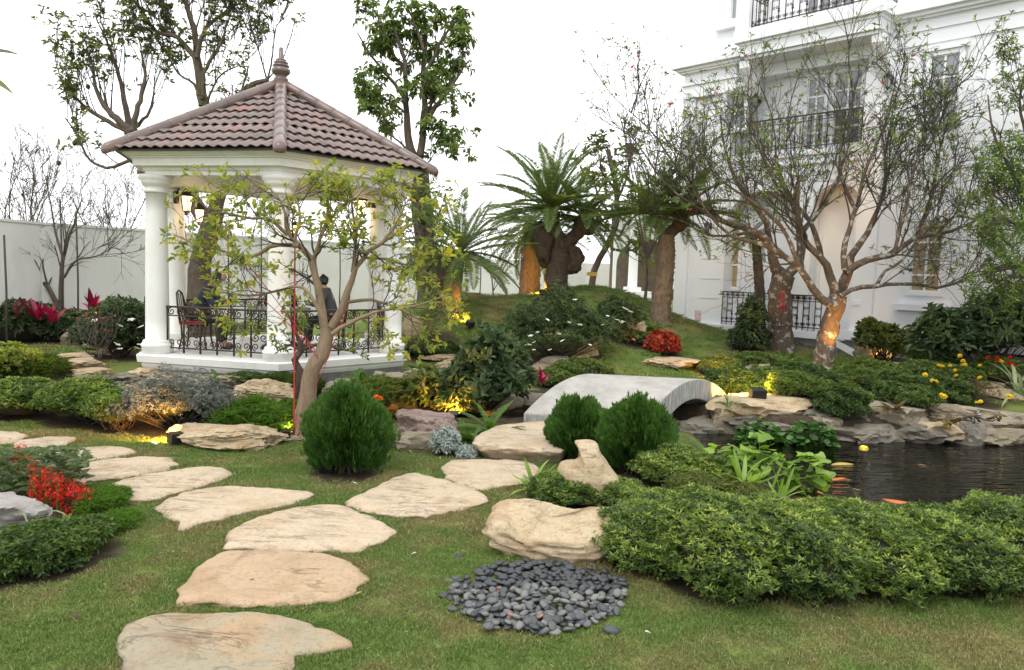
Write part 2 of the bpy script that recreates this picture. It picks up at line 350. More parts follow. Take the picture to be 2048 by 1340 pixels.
def soil_at(x, y):
    d_ = pond_sdf(x, y); s = np.clip(.5 - (d_ - .18) / .25, 0, 1)
    s = np.maximum(s, ((d_ < .95) & (y > 9.9)) * 1.0); s = np.maximum(s, ((d_ < 1.2) & (x > 2.0) & (y < 8.2)) * 1.0)
    for (bx, by, br) in BEDS:
        d = np.hypot(x - bx, y - by) / br; s = np.maximum(s, np.clip((1.12 - d) / .25, 0, 1))
    return s
def build_ground():
    xs = np.r_[-250, -120, -60, -35, -22, -17, np.arange(-14.5, 14.6, .11), 17, 22, 35, 60, 120, 250]
    ys = np.r_[-60, -20, -6, 0, np.arange(1, 24, .11), np.arange(24, 40, .5), 45, 60, 90, 150, 300]
    X, Y = np.meshgrid(xs, ys); Z = H(X, Y)
    V = np.stack([X, Y, Z], -1).reshape(-1, 3); nx, ny = len(xs), len(ys)
    i = np.arange(nx - 1)[None] + nx * np.arange(ny - 1)[:, None]
    F = np.stack([i, i + 1, i + nx + 1, i + nx], -1).reshape(-1, 4)
    me = raw_mesh('ground', V, F, ground_mat(), True, soil_at(X, Y).ravel(), 'soil')
    tag(link('ground', me), kind='structure')
def water_mat():
    m, nt, b = mat('pond_water'); out = nt.nodes['Material Output']
    gl = N(nt, 'ShaderNodeBsdfGlossy'); gl.inputs['Roughness'].default_value = .03; gl.inputs[0].default_value = (.95, .95, .95, 1)
    tr = N(nt, 'ShaderNodeBsdfTransparent'); tr.inputs[0].default_value = (.20, .24, .16, 1)
    fr = N(nt, 'ShaderNodeFresnel'); fr.inputs[0].default_value = 1.38
    bp = N(nt, 'ShaderNodeBump'); bp.inputs['Strength'].default_value = .75; bp.inputs['Distance'].default_value = .03
    v = wpos(nt, (1.2, 5.0, 1), (0, 0, .15)); h = noise(nt, 1.6, 3, .45, v, 1.2); nt.links.new(h, bp.inputs['Height'])
    nt.links.new(bp.outputs[0], fr.inputs[1]); nt.links.new(bp.outputs[0], gl.inputs['Normal'])
    mx = N(nt, 'ShaderNodeMixShader'); nt.links.new(fr.outputs[0], mx.inputs[0]); nt.links.new(tr.outputs[0], mx.inputs[1])
    nt.links.new(gl.outputs[0], mx.inputs[2]); nt.links.new(mx.outputs[0], out.inputs[0]); return m
def build_water():
    xs = np.arange(-12, 11.6, .25); ys = np.arange(6.2, 13.6, .25); X, Y = np.meshgrid(xs, ys)
    V = np.stack([X, Y, np.full_like(X, WATER)], -1).reshape(-1, 3); nx, ny = len(xs), len(ys)
    i = np.arange(nx - 1)[None] + nx * np.arange(ny - 1)[:, None]
    F = np.stack([i, i + 1, i + nx + 1, i + nx], -1).reshape(-1, 4)
    c = V[F].mean(1); F = F[pond_sdf(c[:, 0], c[:, 1]) < .5]
    tag(obj('pond_water', V, F, water_mat(), None, True), kind='structure')
# ------------------------------------------------------------------ stones
def smooth_outline(P, n):
    P = np.array(P, float); m = len(P); out = []
    seg = np.linalg.norm(np.roll(P, -1, 0) - P, axis=1); tot = seg.sum()
    for i in range(m):
        p0, p1, p2, p3 = P[i - 1], P[i], P[(i + 1) % m], P[(i + 2) % m]; k = max(1, int(round(n * seg[i] / tot)))
        for j in range(k):
            t = j / k; cr = .5 * ((2 * p1) + (-p0 + p2) * t + (2 * p0 - 5 * p1 + 4 * p2 - p3) * t * t + (-p0 + 3 * p1 - 3 * p2 + p3) * t ** 3)
            out.append(cr * .75 + (p1 * (1 - t) + p2 * t) * .25)
    return np.array(out)
STONE_POLYS = []
def slab(P3, prof, seed, rough=.012, n=110, topn=.012, top_tex=2.2, hole=None):
    """P3 outline in world (x,y,z top edge); prof list of (scale, dz below the rim) for the sides"""
    P = smooth_outline(P3, n); rng = np.random.default_rng(seed); c = P.mean(0); m = len(P)
    j = np.array([mnoise.noise(Vector((p[0] * 9 + seed, p[1] * 9, seed * 3.1))) for p in P]); rad = P - c
    P = P + rad / (np.linalg.norm(rad, axis=1)[:, None] + 1e-9) * (j * rough * 2)[:, None] * np.array([1, 1, 0])
    rings = []
    for (s, dz) in prof[::-1]:
        q = c + (P - c) * np.array([s, s, 1]); q = q.copy(); q[:, 2] += dz
        nz = np.array([mnoise.noise(Vector((p[0] * 7 + seed, p[1] * 7, dz * 40 + seed))) for p in P])
        rr = (P - c); rr[:, 2] = 0; rr /= np.linalg.norm(rr, axis=1)[:, None] + 1e-9
        rings.append(q + rr * (nz * rough * 3)[:, None])
    for s, up in ((1, 0), (.975, .006), (.94, .012), (.88, .015), (.8, .016), (.7, .016), (.58, .016), (.45, .016), (.32, .016), (.2, .016), (.08, .016)):
        q = c + (P - c) * s; q = q.copy(); q[:, 2] += up * (topn / .012)
        if s < .99:
            nz = np.array([mnoise.fractal(Vector((p[0] * top_tex + seed, p[1] * top_tex, .7 * seed)), .9, 2.1, 5) for p in q])
            st = np.floor(nz * 4) / 4
            q[:, 2] += (nz * .5 + st * .5) * topn * min(1, (1 - s) * 12)
        if hole is not None:
            hd = np.hypot((q[:, 0] - hole[0]) / hole[2], (q[:, 1] - hole[1]) / hole[3]); q[:, 2] -= hole[4] * np.exp(-hd ** 4)
        rings.append(q)
    V = np.concatenate(rings + [rings[-1].mean(0)[None]]); R = len(rings)
    F = [(r * m + i, r * m + (i + 1) % m, (r + 1) * m + (i + 1) % m, (r + 1) * m + i) for r in range(R - 1) for i in range(m)]
    ce = R * m; F += [((R - 1) * m + i, (R - 1) * m + (i + 1) % m, ce) for i in range(m)]
    return V, F, c
def stepping(pix, label, mk, seed, z=.035, depth=.09):
    z -= .012
    P = [atz(px, py, z) for px, py in pix]; V, F, c = slab(P, [(1.012, -.010), (1.008, -.022), (.985, -depth)], seed, rough=.017, n=150, topn=.02)
    STONE_POLYS.append(smooth_outline(P, 40)[:, :2])
    return top('stepping_stone', label, 'stepping stone', V, F, M[mk], (c[0], c[1], 0), True, group='flat stepping stones set in the lawn')
def boulder_arrays(size, seed, sub=4, strata=.05, facet=16, flat=.0):
    bm = bmesh.new(); bmesh.ops.create_icosphere(bm, subdivisions=sub, radius=1)
    D = np.array([v.co[:] for v in bm.verts]); F = np.array([[v.index for v in f.verts] for f in bm.faces]); bm.free()
    rng = np.random.default_rng(seed); Nn = rng.normal(size=(facet, 3)); Nn /= np.linalg.norm(Nn, axis=1)[:, None]
    Nn = np.vstack([Nn, [[0, 0, 1]]]); d = np.r_[rng.uniform(.62, 1.0, facet), .8 - flat]
    dot = D @ Nn.T; r = np.where(dot > .05, d[None] / np.maximum(dot, .05), 9); r = np.minimum(r.min(1), 1.25)
    P = D * r[:, None]
    n1 = np.array([mnoise.fractal(Vector((p[0] * 1.6 + seed * 3.3, p[1] * 1.6, p[2] * 2.6)), .8, 2.1, 5) for p in P])
    P *= (1 + .16 * n1)[:, None]
    zz = P[:, 2] * 5 + n1 * 1.5 + P[:, 0] * .6; saw = zz - np.floor(zz)
    P[:, :2] *= (1 + strata * (saw - .5) * 2)[:, None]
    return P * np.array(size) * .5, F
def rock(label, c, size, seed, mk='rock', rot=0, sub=4, strata=.05, flat=.0, sink=.25, tilt=0, cat='rock', group='garden rocks round the pond and beds', tiltx=0):
    P, F = boulder_arrays(size, seed, sub, strata, flat=flat)
    R = Matrix.Rotation(rot, 3, 'Z') @ Matrix.Rotation(tilt, 3, 'Y') @ Matrix.Rotation(tiltx, 3, 'X'); P = P @ np.array(R).T
    P[:, 2] += size[2] * (.5 - sink)
    me = raw_mesh('rock', P, F, M[mk], True); me.set_sharp_from_angle(angle=radians(38))
    return tag(link('rock', me, None, c), label, cat, group)
# ------------------------------------------------------------------ gazebo
GC = np.array([-4.40, 14.15]); GZ = .55; GA = [radians(287 + 60 * k) for k in range(6)]
def hexpt(r, k, z): a = GA[k % 6]; return np.array([GC[0] + r * cos(a), GC[1] + r * sin(a), z])
def hexprism(mb, prof):
    """prof: list of (circumradius, z)"""
    V = [hexpt(r, k, z) for r, z in prof for k in range(6)]
    F = [(j * 6 + i, j * 6 + (i + 1) % 6, (j + 1) * 6 + (i + 1) % 6, (j + 1) * 6 + i) for j in range(len(prof) - 1) for i in range(6)]
    F.append(tuple(range(6))[::-1]); n = (len(prof) - 1) * 6; F.append(tuple(range(n, n + 6))); mb.add(V, F)
def spiral(c, r, a0, turns, ax, ay, n=14, sgn=1):
    out = []
    for i in range(n):
        t = i / (n - 1); a = a0 + sgn * turns * 2 * pi * t; rr = r * (1 - .8 * t)
        out.append(np.array(c) + ax * rr * cos(a) + ay * rr * sin(a))
    return out
def railing(parent, p0, p1, z0, h, nb=6, mk='iron', pr='', bow=0.0, thick=.013, motif=True):
    """iron railing between two plan points; parts under parent"""
    p0 = np.array([p0[0], p0[1], 0]); p1 = np.array([p1[0], p1[1], 0]); L = np.linalg.norm(p1 - p0); u = (p1 - p0) / L; up = np.array([0, 0, 1.0])
    nrm = np.cross(u, up); ax = (u, nrm, up); m = M[mk]
    zb = z0 + .09; zt = z0 + h
    MB().box((0, -.03, zt - .03), (L, .03, zt), ax, p0).obj('handrail', m, parent)
    MB().box((0, -.014, zt - .17), (L, .014, zt - .15), ax, p0).obj('upper_rail', m, parent)
    MB().box((0, -.014, zb), (L, .014, zb + .022), ax, p0).obj('bottom_rail', m, parent)
    for i in range(nb + 1):
        s = L * i / nb; c = p0 + u * s
        b = MB(); b.tube([c + up * z for z in (z0 + .02, zt - .03)], thick, 6)
        if i % 2 == 0 and 0 < i < nb:
            b.lathe(c + up * (zb + .2), [(.012, 0), (.03, .02), (.03, .045), (.014, .07), (.03, .09), (.012, .11)], 8)
        b.obj('baluster', m, parent, True)
    w_ = L / nb
    for i in range(nb):
        c = p0 + u * (L * (i + .5) / nb); q = w_ * .235
        for sg in (-1, 1):
            a = c + u * sg * q
            MB().tube(spiral(a + up * (zb + .1), q * .9, -pi / 2, 1.4, u * sg, up), thick * .6, 4).obj('scroll', m, parent, True)
            MB().tube(spiral(a + up * (zt - .09), q * .9, pi / 2, 1.4, u * sg, up, sgn=-1), thick * .6, 4).obj('scroll', m, parent, True)
            if motif and i % 2 == 1:
                zc = (zb + zt) / 2 - .02
                MB().tube(spiral(a + up * (zc + .10), q * 1.05, 0, 1.3, u * sg, up), thick * .65, 4).obj('scroll', m, parent, True)
                MB().tube(spiral(a + up * (zc - .08), q * 1.0, 0, 1.3, u * sg, -up), thick * .65, 4).obj('scroll', m, parent, True)
def build_gazebo():
    g = thing('gazebo', 'white hexagonal garden pavilion with columns, iron railing and red brown tiled roof', 'gazebo', (GC[0], GC[1], GZ))
    pm = M['gazebo_paint']
    b = MB(); hexprism(b, [(2.48, -.3), (2.48, GZ - .22)]); b.obj('footing', M['mortar'], g)
    b = MB(); hexprism(b, [(2.42, GZ - .26), (2.48, GZ - .24), (2.51, GZ - .19), (2.51, GZ - .15), (2.58, GZ - .13), (2.60, GZ - .02), (2.58, GZ)]); b.obj('base_slab', pm, g)
    b = MB(); hexprism(b, [(2.0, GZ - .1), (2.0, GZ + .006)]); b.obj('floor', M['stone_floor'], g)
    for k in range(6):
        c = hexpt(2.25, k, GZ); col = MB()
        prof = [(.198, .22)] + [(.186 - .026 * t ** 1.6, .22 + 2.45 * t) for t in np.linspace(0, 1, 8)] + [(.162, 2.67)]
        col.lathe(c, prof, 32); co = col.obj('column', pm, g, True)
        MB().lathe(c, [(.245, .002), (.245, .1), (.255, .115), (.26, .14), (.25, .165), (.228, .175), (.232, .195), (.215, .222)], 32).obj('column_base', pm, co, True)
        MB().lathe(c, [(.172, 2.64), (.195, 2.655), (.198, 2.675), (.18, 2.69), (.176, 2.74), (.2, 2.755), (.23, 2.80), (.236, 2.815), (.23, 2.83), (.27, 2.865), (.275, 2.93)], 32).obj('capital', pm, co, True)
    e = MB(); hexprism(e, [(2.42, 3.47), (2.42, 3.54), (2.46, 3.545), (2.46, 3.6), (2.62, 3.602), (2.62, 3.715), (2.66, 3.72), (2.67, 3.745), (2.72, 3.75), (2.73, 3.765), (2.77, 3.77), (2.79, 3.79), (2.80, 3.795), (2.80, 3.82)])
    e.obj('entablature', pm, g)
    b = MB(); hexprism(b, [(2.9, 3.80), (.12, 5.28)]); b.obj('roof_deck', M['mortar'], g)
    # tiles, one by one on the faces towards the garden
    eave_r, z0e, zr = 2.94, 3.80, 5.30
    rows = 9; stuffV = MB()
    for k in range(6):
        A = hexpt(eave_r, k, z0e); B = hexpt(eave_r, k + 1, z0e); T = np.array([GC[0], GC[1], zr]); Mid = (A + B) / 2
        sl = T - Mid; SL = np.linalg.norm(sl); sv = sl / SL; uv = (B - A) / np.linalg.norm(B - A); nv = np.cross(uv, sv); EL = np.linalg.norm(B - A)
        if nv[2] < 0: nv = -nv
        n0 = 16; tw = EL / n0; rl = SL / rows
        for r in range(rows):
            s0 = r * rl; s1 = s0 + rl * 1.12
            half = EL / 2 * (1 - (s0 + rl * .35) / SL)
            n = int(half * 2 / tw) + 1
            for i in range(n):
                uc = (i - (n - 1) / 2) * tw
                if r % 2: uc += 0
                Vt = []; Ft = []; K = 7
                for (s, lift) in ((s0, .046), (s0 + .01, .052), (s1, .008)):
                    for j in range(K):
                        q = j / (K - 1); hgt = .034 * (sin(q * 2 * pi - pi / 2) * .5 + .5)
                        ss = min(s, SL * (1 - min(1, abs(uc)/ (EL/2)) ) + .12)
                        Vt.append(Mid + uv * (uc + (q - .5) * tw * 1.04) + sv * ss + nv * (lift + hgt))
                for a in range(2):
                    for j in range(K - 1): Ft.append((a * K + j, a * K + j + 1, (a + 1) * K + j + 1, (a + 1) * K + j))
                n1 = len(Vt)
                for j in range(K): Vt.append(np.array(Vt[j]) - nv * .014 + sv * .003)
                for j in range(K - 1): Ft.append((n1 + j, n1 + j + 1, j + 1, j))
                if k in (5, 0): obj('tile', Vt, Ft, M['tile'], g, True)
                else: stuffV.add(Vt, Ft)
    tag(stuffV.obj('tile', M['tile'], g, True), kind='stuff')
    for k in range(6):
        A = hexpt(2.99, k, z0e + .0); T = np.array([GC[0], GC[1], zr + .1]); T = A + (T - A) * .97; d = T - A; L = np.linalg.norm(d); d /= L
        side = np.cross(d, [0, 0, 1]); side /= np.linalg.norm(side); nn = np.cross(side, d)
        nseg = 9
        for i in range(nseg):
            Vt = []; K = 10
            for (t, rr) in ((i / nseg, .100), (i / nseg + .004, .104), ((i + 1) / nseg - .004, .101), ((i + 1) / nseg, .096)):
                for j in range(K):
                    a = pi * j / (K - 1) * 1.4 - .63; Vt.append(A + d * L * t + side * rr * cos(a) + nn * (rr * sin(a) + .012))
            Ft = [(a * K + j, a * K + j + 1, (a + 1) * K + j + 1, (a + 1) * K + j) for a in range(3) for j in range(K - 1)]
            if i == 0:
                n1 = len(Vt); tip = A - d * .10 + nn * .0
                for fr, off in ((.85, -.05), (.5, -.085)):
                    for j in range(K):
                        a = pi * j / (K - 1) * 1.4 - .63; Vt.append(A + d * off + side * .100 * fr * cos(a) + nn * (.100 * fr * sin(a) + .004))
                Vt.append(A - d * .095)
                Ft += [(j + 1, j, n1 + j, n1 + j + 1) for j in range(K - 1)] + [(n1 + j + 1, n1 + j, n1 + K + j, n1 + K + j + 1) for j in range(K - 1)]
                Ft += [(n1 + K + j + 1, n1 + K + j, n1 + 2 * K) for j in range(K - 1)] + [(0, K - 1, n1 + K - 1, n1)]
            obj('ridge_tile', Vt, Ft, M['tile'], g, True)
    MB().lathe((GC[0], GC[1], 5.31), [(.17, -.02), (.17, .05), (.135, .08), (.12, .12), (.135, .16), (.13, .185), (.1, .2), (.105, .235), (.15, .27), (.172, .31), (.165, .35), (.12, .385), (.15, .40), (.15, .42), (.1, .44), (.13, .46), (.125, .48), (.08, .5), (.1, .52), (.06, .54), (.048, .56), (.036, .74), (.0, .75)], 24).obj('finial', M['tile'], g, True)
    for k in (5, 0, 1, 2, 3):
        a = hexpt(2.25, k, 0); b2 = hexpt(2.25, k + 1, 0); d = (b2 - a) / np.linalg.norm(b2 - a)
        if k == 2: continue
        railing(g, a + d * .19, b2 - d * .19, GZ, .80, 6, thick=.017)
    return g
def lantern(label, p, facing, group=None, size=1.0, glow='lantern_glow', energy=4):
    t = thing('wall_lantern', label, 'lantern', p, group); p = np.array(p, float); f = np.array([facing[0], facing[1], 0.]); f /= np.linalg.norm(f); z = np.array([0, 0, 1.]); s = size
    arm = [p, p + z * .08 * s + f * .03 * s, p + z * .2 * s + f * .1 * s, p + z * .22 * s + f * .19 * s, p + z * .12 * s + f * .22 * s]
    b = MB().tube(arm, .012 * s, 6); b.lathe(p + f * .005, [(.04 * s, -.09 * s), (.045 * s, 0), (.04 * s, .09 * s)], 10); b.obj('bracket', M['iron'], t, True)
    c = p + f * .22 * s
    MB().lathe(c, [(.02 * s, .13 * s), (.05 * s, .1 * s), (.11 * s, .03 * s), (.115 * s, .015 * s)], 6).obj('cap', M['iron'], t)
    MB().lathe(c, [(.085 * s, .012 * s), (.055 * s, -.2 * s)], 6).obj('lamp_shade', M[glow], t)
    b = MB()
    for i in range(6):
        a = 2 * pi * i / 6; e = np.array([cos(a), sin(a), 0]); b.tube([c + e * .09 * s + z * .015 * s, c + e * .06 * s - z * .2 * s], .006 * s, 4)
    b.lathe(c, [(.06 * s, -.2 * s), (.03 * s, -.235 * s), (.012 * s, -.27 * s)], 6); b.obj('cage', M['iron'], t)
    if energy:
        l = bpy.data.lights.new('lantern_light', 'POINT'); l.energy = energy; l.color = (1, .66, .33); l.shadow_soft_size = .06
        o = bpy.data.objects.new('lantern_light', l); COL.objects.link(o); o.parent = t; o.location = V3(c + z * -.33 * s + f * .05 - p)
    return t
# ------------------------------------------------------------------ garden wall, posts
def prism_wall(mb, pts, th):
    """pts list of (x,y,zb,zt)"""
    P = np.array(pts, float); 
    for a, b in zip(P[:-1], P[1:]):
        d = (b - a)[:2]; d /= np.linalg.norm(d); n = np.array([-d[1], d[0]]) * th / 2
        V = []
        for q in (a, b):
            for sg in (-1, 1):
                for z in (q[2], q[3]): V.append((q[0] + n[0] * sg, q[1] + n[1] * sg, z))
        mb.add(V, [(0, 1, 5, 4), (2, 6, 7, 3), (0, 2, 3, 1), (4, 5, 7, 6), (1, 3, 7, 5), (0, 4, 6, 2)])
WALL_PTS = []
def build_walls():
    pts = [(-160, 15.2), (75, 18.7), (295, 21.2), (515, 24.0), (700, 27.5), (880, 32.5)]
    g = thing('garden_wall', 'long plain white boundary wall behind the gazebo and the bare tree', 'wall', (-9, 22, 0))
    P = []
    for px, Y in pts:
        p = at(px, 520, Y); WALL_PTS.append(p); P.append((p[0], p[1], -.2, 2.88))
    for i in range(len(P) - 1): 
        b = MB(); a = np.array(P[i]); c = np.array(P[i + 1]); d = (c - a); e = a + d * .999; prism_wall(b, [a, e], .22); b.obj('wall_panel', M['wall_paint'], g)
    b = MB(); prism_wall(b, [(p[0], p[1], 2.88, 2.94) for p in P], .28); b.obj('coping', M['wall_paint'], g)
    g2 = thing('garden_wall', 'low far white boundary wall behind the palms and the grass mounds', 'wall', (3, 38, .5))
    q = [at(884, 520, 32.7), at(1170, 530, 38), at(1420, 530, 38.5)]
    P = [(p[0], p[1], 0, 2.62) for p in q]
    seg = []
    for a, c in zip(P[:-1], P[1:]):
        for j in range(5): seg.append((np.array(a) + (np.array(c) - np.array(a)) * j / 5, np.array(a) + (np.array(c) - np.array(a)) * (j + .985) / 5))
    for a, c in seg: b = MB(); prism_wall(b, [a, c], .2); b.obj('wall_panel', M['wall_paint'], g2)
    b = MB(); prism_wall(b, P, .14); b.obj('joint_fill', M['wall_paint'], g2)
    # razor wire coils on the far wall
    pts = []
    a = np.array(P[0][:2]); c = np.array(P[1][:2]); L = np.linalg.norm(c - a); n = 360
    for i in range(n):
        t = i / n; q = a + (c - a) * t; an = t * 2 * pi * 26; pts.append((q[0] + .28 * cos(an), q[1], 2.95 + .28 * sin(an)))
    V, F = tube(pts, .012, 3); top('razor_wire', 'coiled razor wire along the top of the far white wall', 'razor wire', V, F, M['slate_pale'], (a[0], a[1], 2.6))
    # thin stakes along the wall
    for i, (px, py0, py1, Y) in enumerate([(8, 470, 600, 16.0), (120, 400, 560, 18.0), (152, 430, 640, 18.3), (456, 470, 650, 22.6), (522, 440, 640, 23.6), (680, 480, 640, 26), (962, 500, 600, 30), (1043, 480, 600, 33), (1092, 530, 600, 34)]):
        a = at(px, py0, Y); b0 = at(px, py1, Y); b0[0] = a[0]; b0[2] = Hs(b0[0], b0[1])
        V, F = tube([b0, (a + b0) / 2 + [.02, 0, 0], a], .022, 5)
        lab = ['thin grey stake against the wall at the far left edge', 'thin stake showing through the bare tree crown, left one', 'leaning stake between the bare tree and the gazebo', 'thin stake on the wall seen over the seated man in navy',
               'thin stake on the wall just left of the front gazebo column', 'thin stake on the wall seen behind the bare headed sitter', 'thin stake by the yellow flowering sapling', 'stake just left of the uplit palm trunk', 'stake between the uplit palm and the big double palm'][i]
        top('garden_stake', lab, 'stake', V, F, M['bark_twig'], b0, True, group='thin stakes along the white wall')
# ------------------------------------------------------------------ villa
F0 = np.array([4.8, 22.0]); FU = np.array([.681, -.732]); FN = np.array([-.732, -.681])
def fz(px, py, off=0.0):
    r = ray(px, py); # CC + t r ; solve (C+t r - F0).FN = off
    t = (off - (CC[:2] - F0) @ FN) / (r[:2] @ FN); p = CC + r * t
    return float((p[:2] - F0) @ FU), float(p[2])
def fw(s, o, z): q = F0 + FU * s + FN * o; return np.array([q[0], q[1], z])
FAX = (np.array([FU[0], FU[1], 0]), np.array([FN[0], FN[1], 0]), np.array([0, 0, 1.0])); FO = np.array([F0[0], F0[1], 0.])
def vbox(s0, s1, o0, o1, z0, z1, mb=None): return (mb or MB()).box((s0, o0, z0), (s1, o1, z1), FAX, FO)
def vwindow(parent, s0, s1, z0, z1, off, nx=2, ny=3, curtain=False, fr=.1, sur=True, sill=False):
    v = M['villa_paint']; b = MB()
    for a in ((s0 - fr, s0, z0 - fr, z1 + fr), (s1, s1 + fr, z0 - fr, z1 + fr)): vbox(a[0], a[1], off + .003, off + .09, a[2], a[3], b)
    for a in ((s0, s1, z1, z1 + fr), (s0, s1, z0 - fr, z0)): vbox(a[0], a[1], off + .003, off + .088, a[2], a[3], b)
    wn = b.obj('window', v, parent)
    if sur:
        b = MB(); vbox(s0 - fr - .06, s1 + fr + .06, off + .004, off + .14, z1 + fr + .002, z1 + fr + .12, b); b.obj('lintel', v, wn)
    b = MB(); f = .045
    for i in range(nx + 1): x = s0 + (s1 - s0) * i / nx; vbox(x - f / 2, x + f / 2, off + .012, off + .05, z0, z1, b)
    for i in range(ny + 1): z = z0 + (z1 - z0) * i / ny; vbox(s0, s1, off + .014, off + .048, z - f / 2, z + f / 2, b)
    b.obj('frame', M['plaster'], wn)
    for i in range(nx):
        for j in range(ny):
            vbox(s0 + (s1 - s0) * i / nx + f / 2, s0 + (s1 - s0) * (i + 1) / nx - f / 2, off + .006, off + .022, z0 + (z1 - z0) * j / ny + f / 2, z0 + (z1 - z0) * (j + 1) / ny - f / 2).obj('pane', M['curtain'] if curtain else M['glass'], wn)
    if sill: vbox(s0 - fr - .18, s1 + fr + .18, off + .005, off + .24, z0 - fr - .34, z0 - fr - .2).obj('sill', v, wn)
    return wn
def build_villa():
    v = M['villa_paint']; zb = .8
    g = thing('villa', 'large white three storey villa with balconies and grey stone plinth', 'house', fw(4, 0, zb))
    sP0 = 0.0; sP1 = fz(1450, 500)[0]            # left pier
    sR0 = fz(1706, 600, -.02)[0]; sE = 16.0
    zc = fz(1360, 150)[1]                         # underside of first cornice
    rec = -.48
    print('pier', sP1, 'right wall', sR0, 'cornice z', zc)
    # lower two storeys
    vbox(sP0, sP1, -7, 0, zb, zc).obj('wall', v, g)
    vbox(sP1 + .001, sR0 - .001, -7, rec, zb, zc).obj('wall', v, g)
    vbox(sR0, sE, -7, .0, zb, zc + .25).obj('wall', v, g)
    zf2 = fz(1550, 306)[1]                  # first floor level
    print('zf2', zf2)
    vbox(sP1 + .002, sR0 - .002, rec + .002, -.02, zf2 - .55, zf2).obj('balcony_floor', v, g)
    # arch shaped soffits of the porch
    def arch(s0, s1, zs, o0, o1, name='arch'):
        b = MB(); n = 16; c = (s0 + s1) / 2; r = (s1 - s0) / 2; ztop = zf2 - .551
        for i in range(n):
            a0 = pi - pi * i / n; a1 = pi - pi * (i + 1) / n
            x0, y0, x1, y1 = c + r * cos(a0), zs + r * .8 * sin(a0), c + r * cos(a1), zs + r * .8 * sin(a1)
            P = [fw(x0, o0, y0), fw(x1, o0, y1), fw(x1, o0, ztop), fw(x0, o0, ztop), fw(x0, o1, y0), fw(x1, o1, y1), fw(x1, o1, ztop), fw(x0, o1, ztop)]
            b.add(P, [(0, 1, 2, 3), (7, 6, 5, 4), (0, 4, 5, 1), (3, 2, 6, 7), (0, 3, 7, 4), (1, 5, 6, 2)])
        b.obj(name, v, g)
    mid = sP1 + (sR0 - sP1) * .62
    arch(sP1 + .004, mid - .22, zf2 - 1.75, -.3, -.02)
    arch(mid + .22, sR0 - .004, zf2 - 1.35, -.3, -.02)
    vbox(mid - .219, mid + .219, -.32, .0, zb, zf2 - .552).obj('porch_pillar', v, g)
    # grooves of the pier: raised blocks
    z = zb + .05; i = 0
    gz = [fz(1425, y)[1] for y in (596, 557, 517, 477)]
    for a in gz: 
        vbox(.75, sP1 - .12, .002, .012, a - .014, a + .014).obj('groove_strip', M['wall_paint'], g)
    # corner pilasters
    vbox(-.06, .34, .003, .1, zb + .002, zc - .42).obj('corner_pilaster', v, g)
    # base ledge and plinth
    vbox(-.12, mid + .8, rec, .16, zb - .16, zb + .0).obj('base_ledge', v, g)
    vbox(sR0 - .25, sE, .001, .2, zb - .10, zb + .12).obj('base_ledge', v, g)
    vbox(-.1, sE, -6.9, .10, -.3, zb - .161).obj('plinth_core', M['mortar'], g)
    n = 0; rng = random.Random(5); s = 0
    for row in range(9):
        z1 = zb - .162 - row * .105; s = -.1 - (row % 2) * .2
        while s < 12:
            L = rng.uniform(.28, .62); s1 = min(s + L, sE)
            q = fw((s + s1) / 2, .1, z1)
            if Hs(q[0], q[1]) < z1 - .01 and n < 300:
                d = rng.uniform(.105, .16)
                vbox(max(s, -.1) + .006, s1 - .006, .098, d, z1 - .098, z1).obj('stone_block', M['slate'] if q[0] < 8 or rng.random() < .4 else M['slate_pale'], g); n += 1
            s = s1
    # cornice between second storey and attic: stepped bands
    def band(s0, s1, o, z0, steps, name='cornice'):
        b = MB(); zz = z0
        for (pr, h) in steps: vbox(s0 - pr, s1 + pr, -.3, o + pr, zz, zz + h, b); zz += h + .0005
        b.obj(name, v, g); return zz
    ent = [(.05, .34), (.10, .04), (.02, .30), (.14, .05), (.2, .08), (.32, .17)]
    zt = zc - .78
    band(sP0, sP1 + .1, .1, zt + .03, ent)
    zt2 = zt + .03 + .98
    bs0 = fz(1470, 62, .9)[0]; bs1 = fz(1773, 19, .9)[0]
    zbt = fz(1502, 57, .9)[1]; zbb = fz(1463, 97, .9)[1]
    print('balcony', bs0, bs1, zbt, zbb, 'zt2', zt2)
    bo = .95
    # upper balcony: slab with stepped fascia
    b = MB(); 
    for (ins, z0_, z1_) in ((0, zbt - .30, zbt), (.10, zbt - .37, zbt - .30), (.14, zbt - .62, zbt - .37), (.22, zbt - .70, zbt - .62)):
        vbox(bs0 + ins, bs1 - ins, rec, bo - ins, z0_ + .0005, z1_, b)
    b.obj('balcony_slab', v, g)
    for sx in (fz(1515, 150, 0)[0], fz(1778, 110, 0)[0]):
        b = MB(); h0 = zbt - .702; P = []
        for ss in (sx - .14, sx + .14):
            P += [fw(ss, .0, h0), fw(ss, .68, h0), fw(ss, .68, h0 - .18), fw(ss, .12, h0 - .85), fw(ss, .0, h0 - .9)]
        b.add(P, [(0, 1, 2, 3, 4), (9, 8, 7, 6, 5), (0, 5, 6, 1), (1, 6, 7, 2), (2, 7, 8, 3), (3, 8, 9, 4), (4, 9, 5, 0)]); b.obj('bracket', v, g)
        b = MB(); vbox(sx - .2, sx + .2, .0, .8, h0 - .0, h0 + .001, b)
    # beam across above french doors
    vbox(sP1 + .101, sR0, rec + .001, .0, zbt - 1.0, zbt - .703).obj('lintel_beam', v, g)
    # right entablature
    zr2 = zbt - .95
    band(sR0 - .1, sE, .0, zr2, [(.05, .3), (.09, .04), (.03, .22), (.13, .05), (.22, .08), (.34, .25)])
    # attic storey
    vbox(.35, sE, -7, -.05, zbt - .3, zbt + 3.4).obj('wall', v, g)
    vbox(bs0 - .42, bs0 - .02, -.049, .22, zbt - .28, zbt + 3.4).obj('pilaster', v, g)
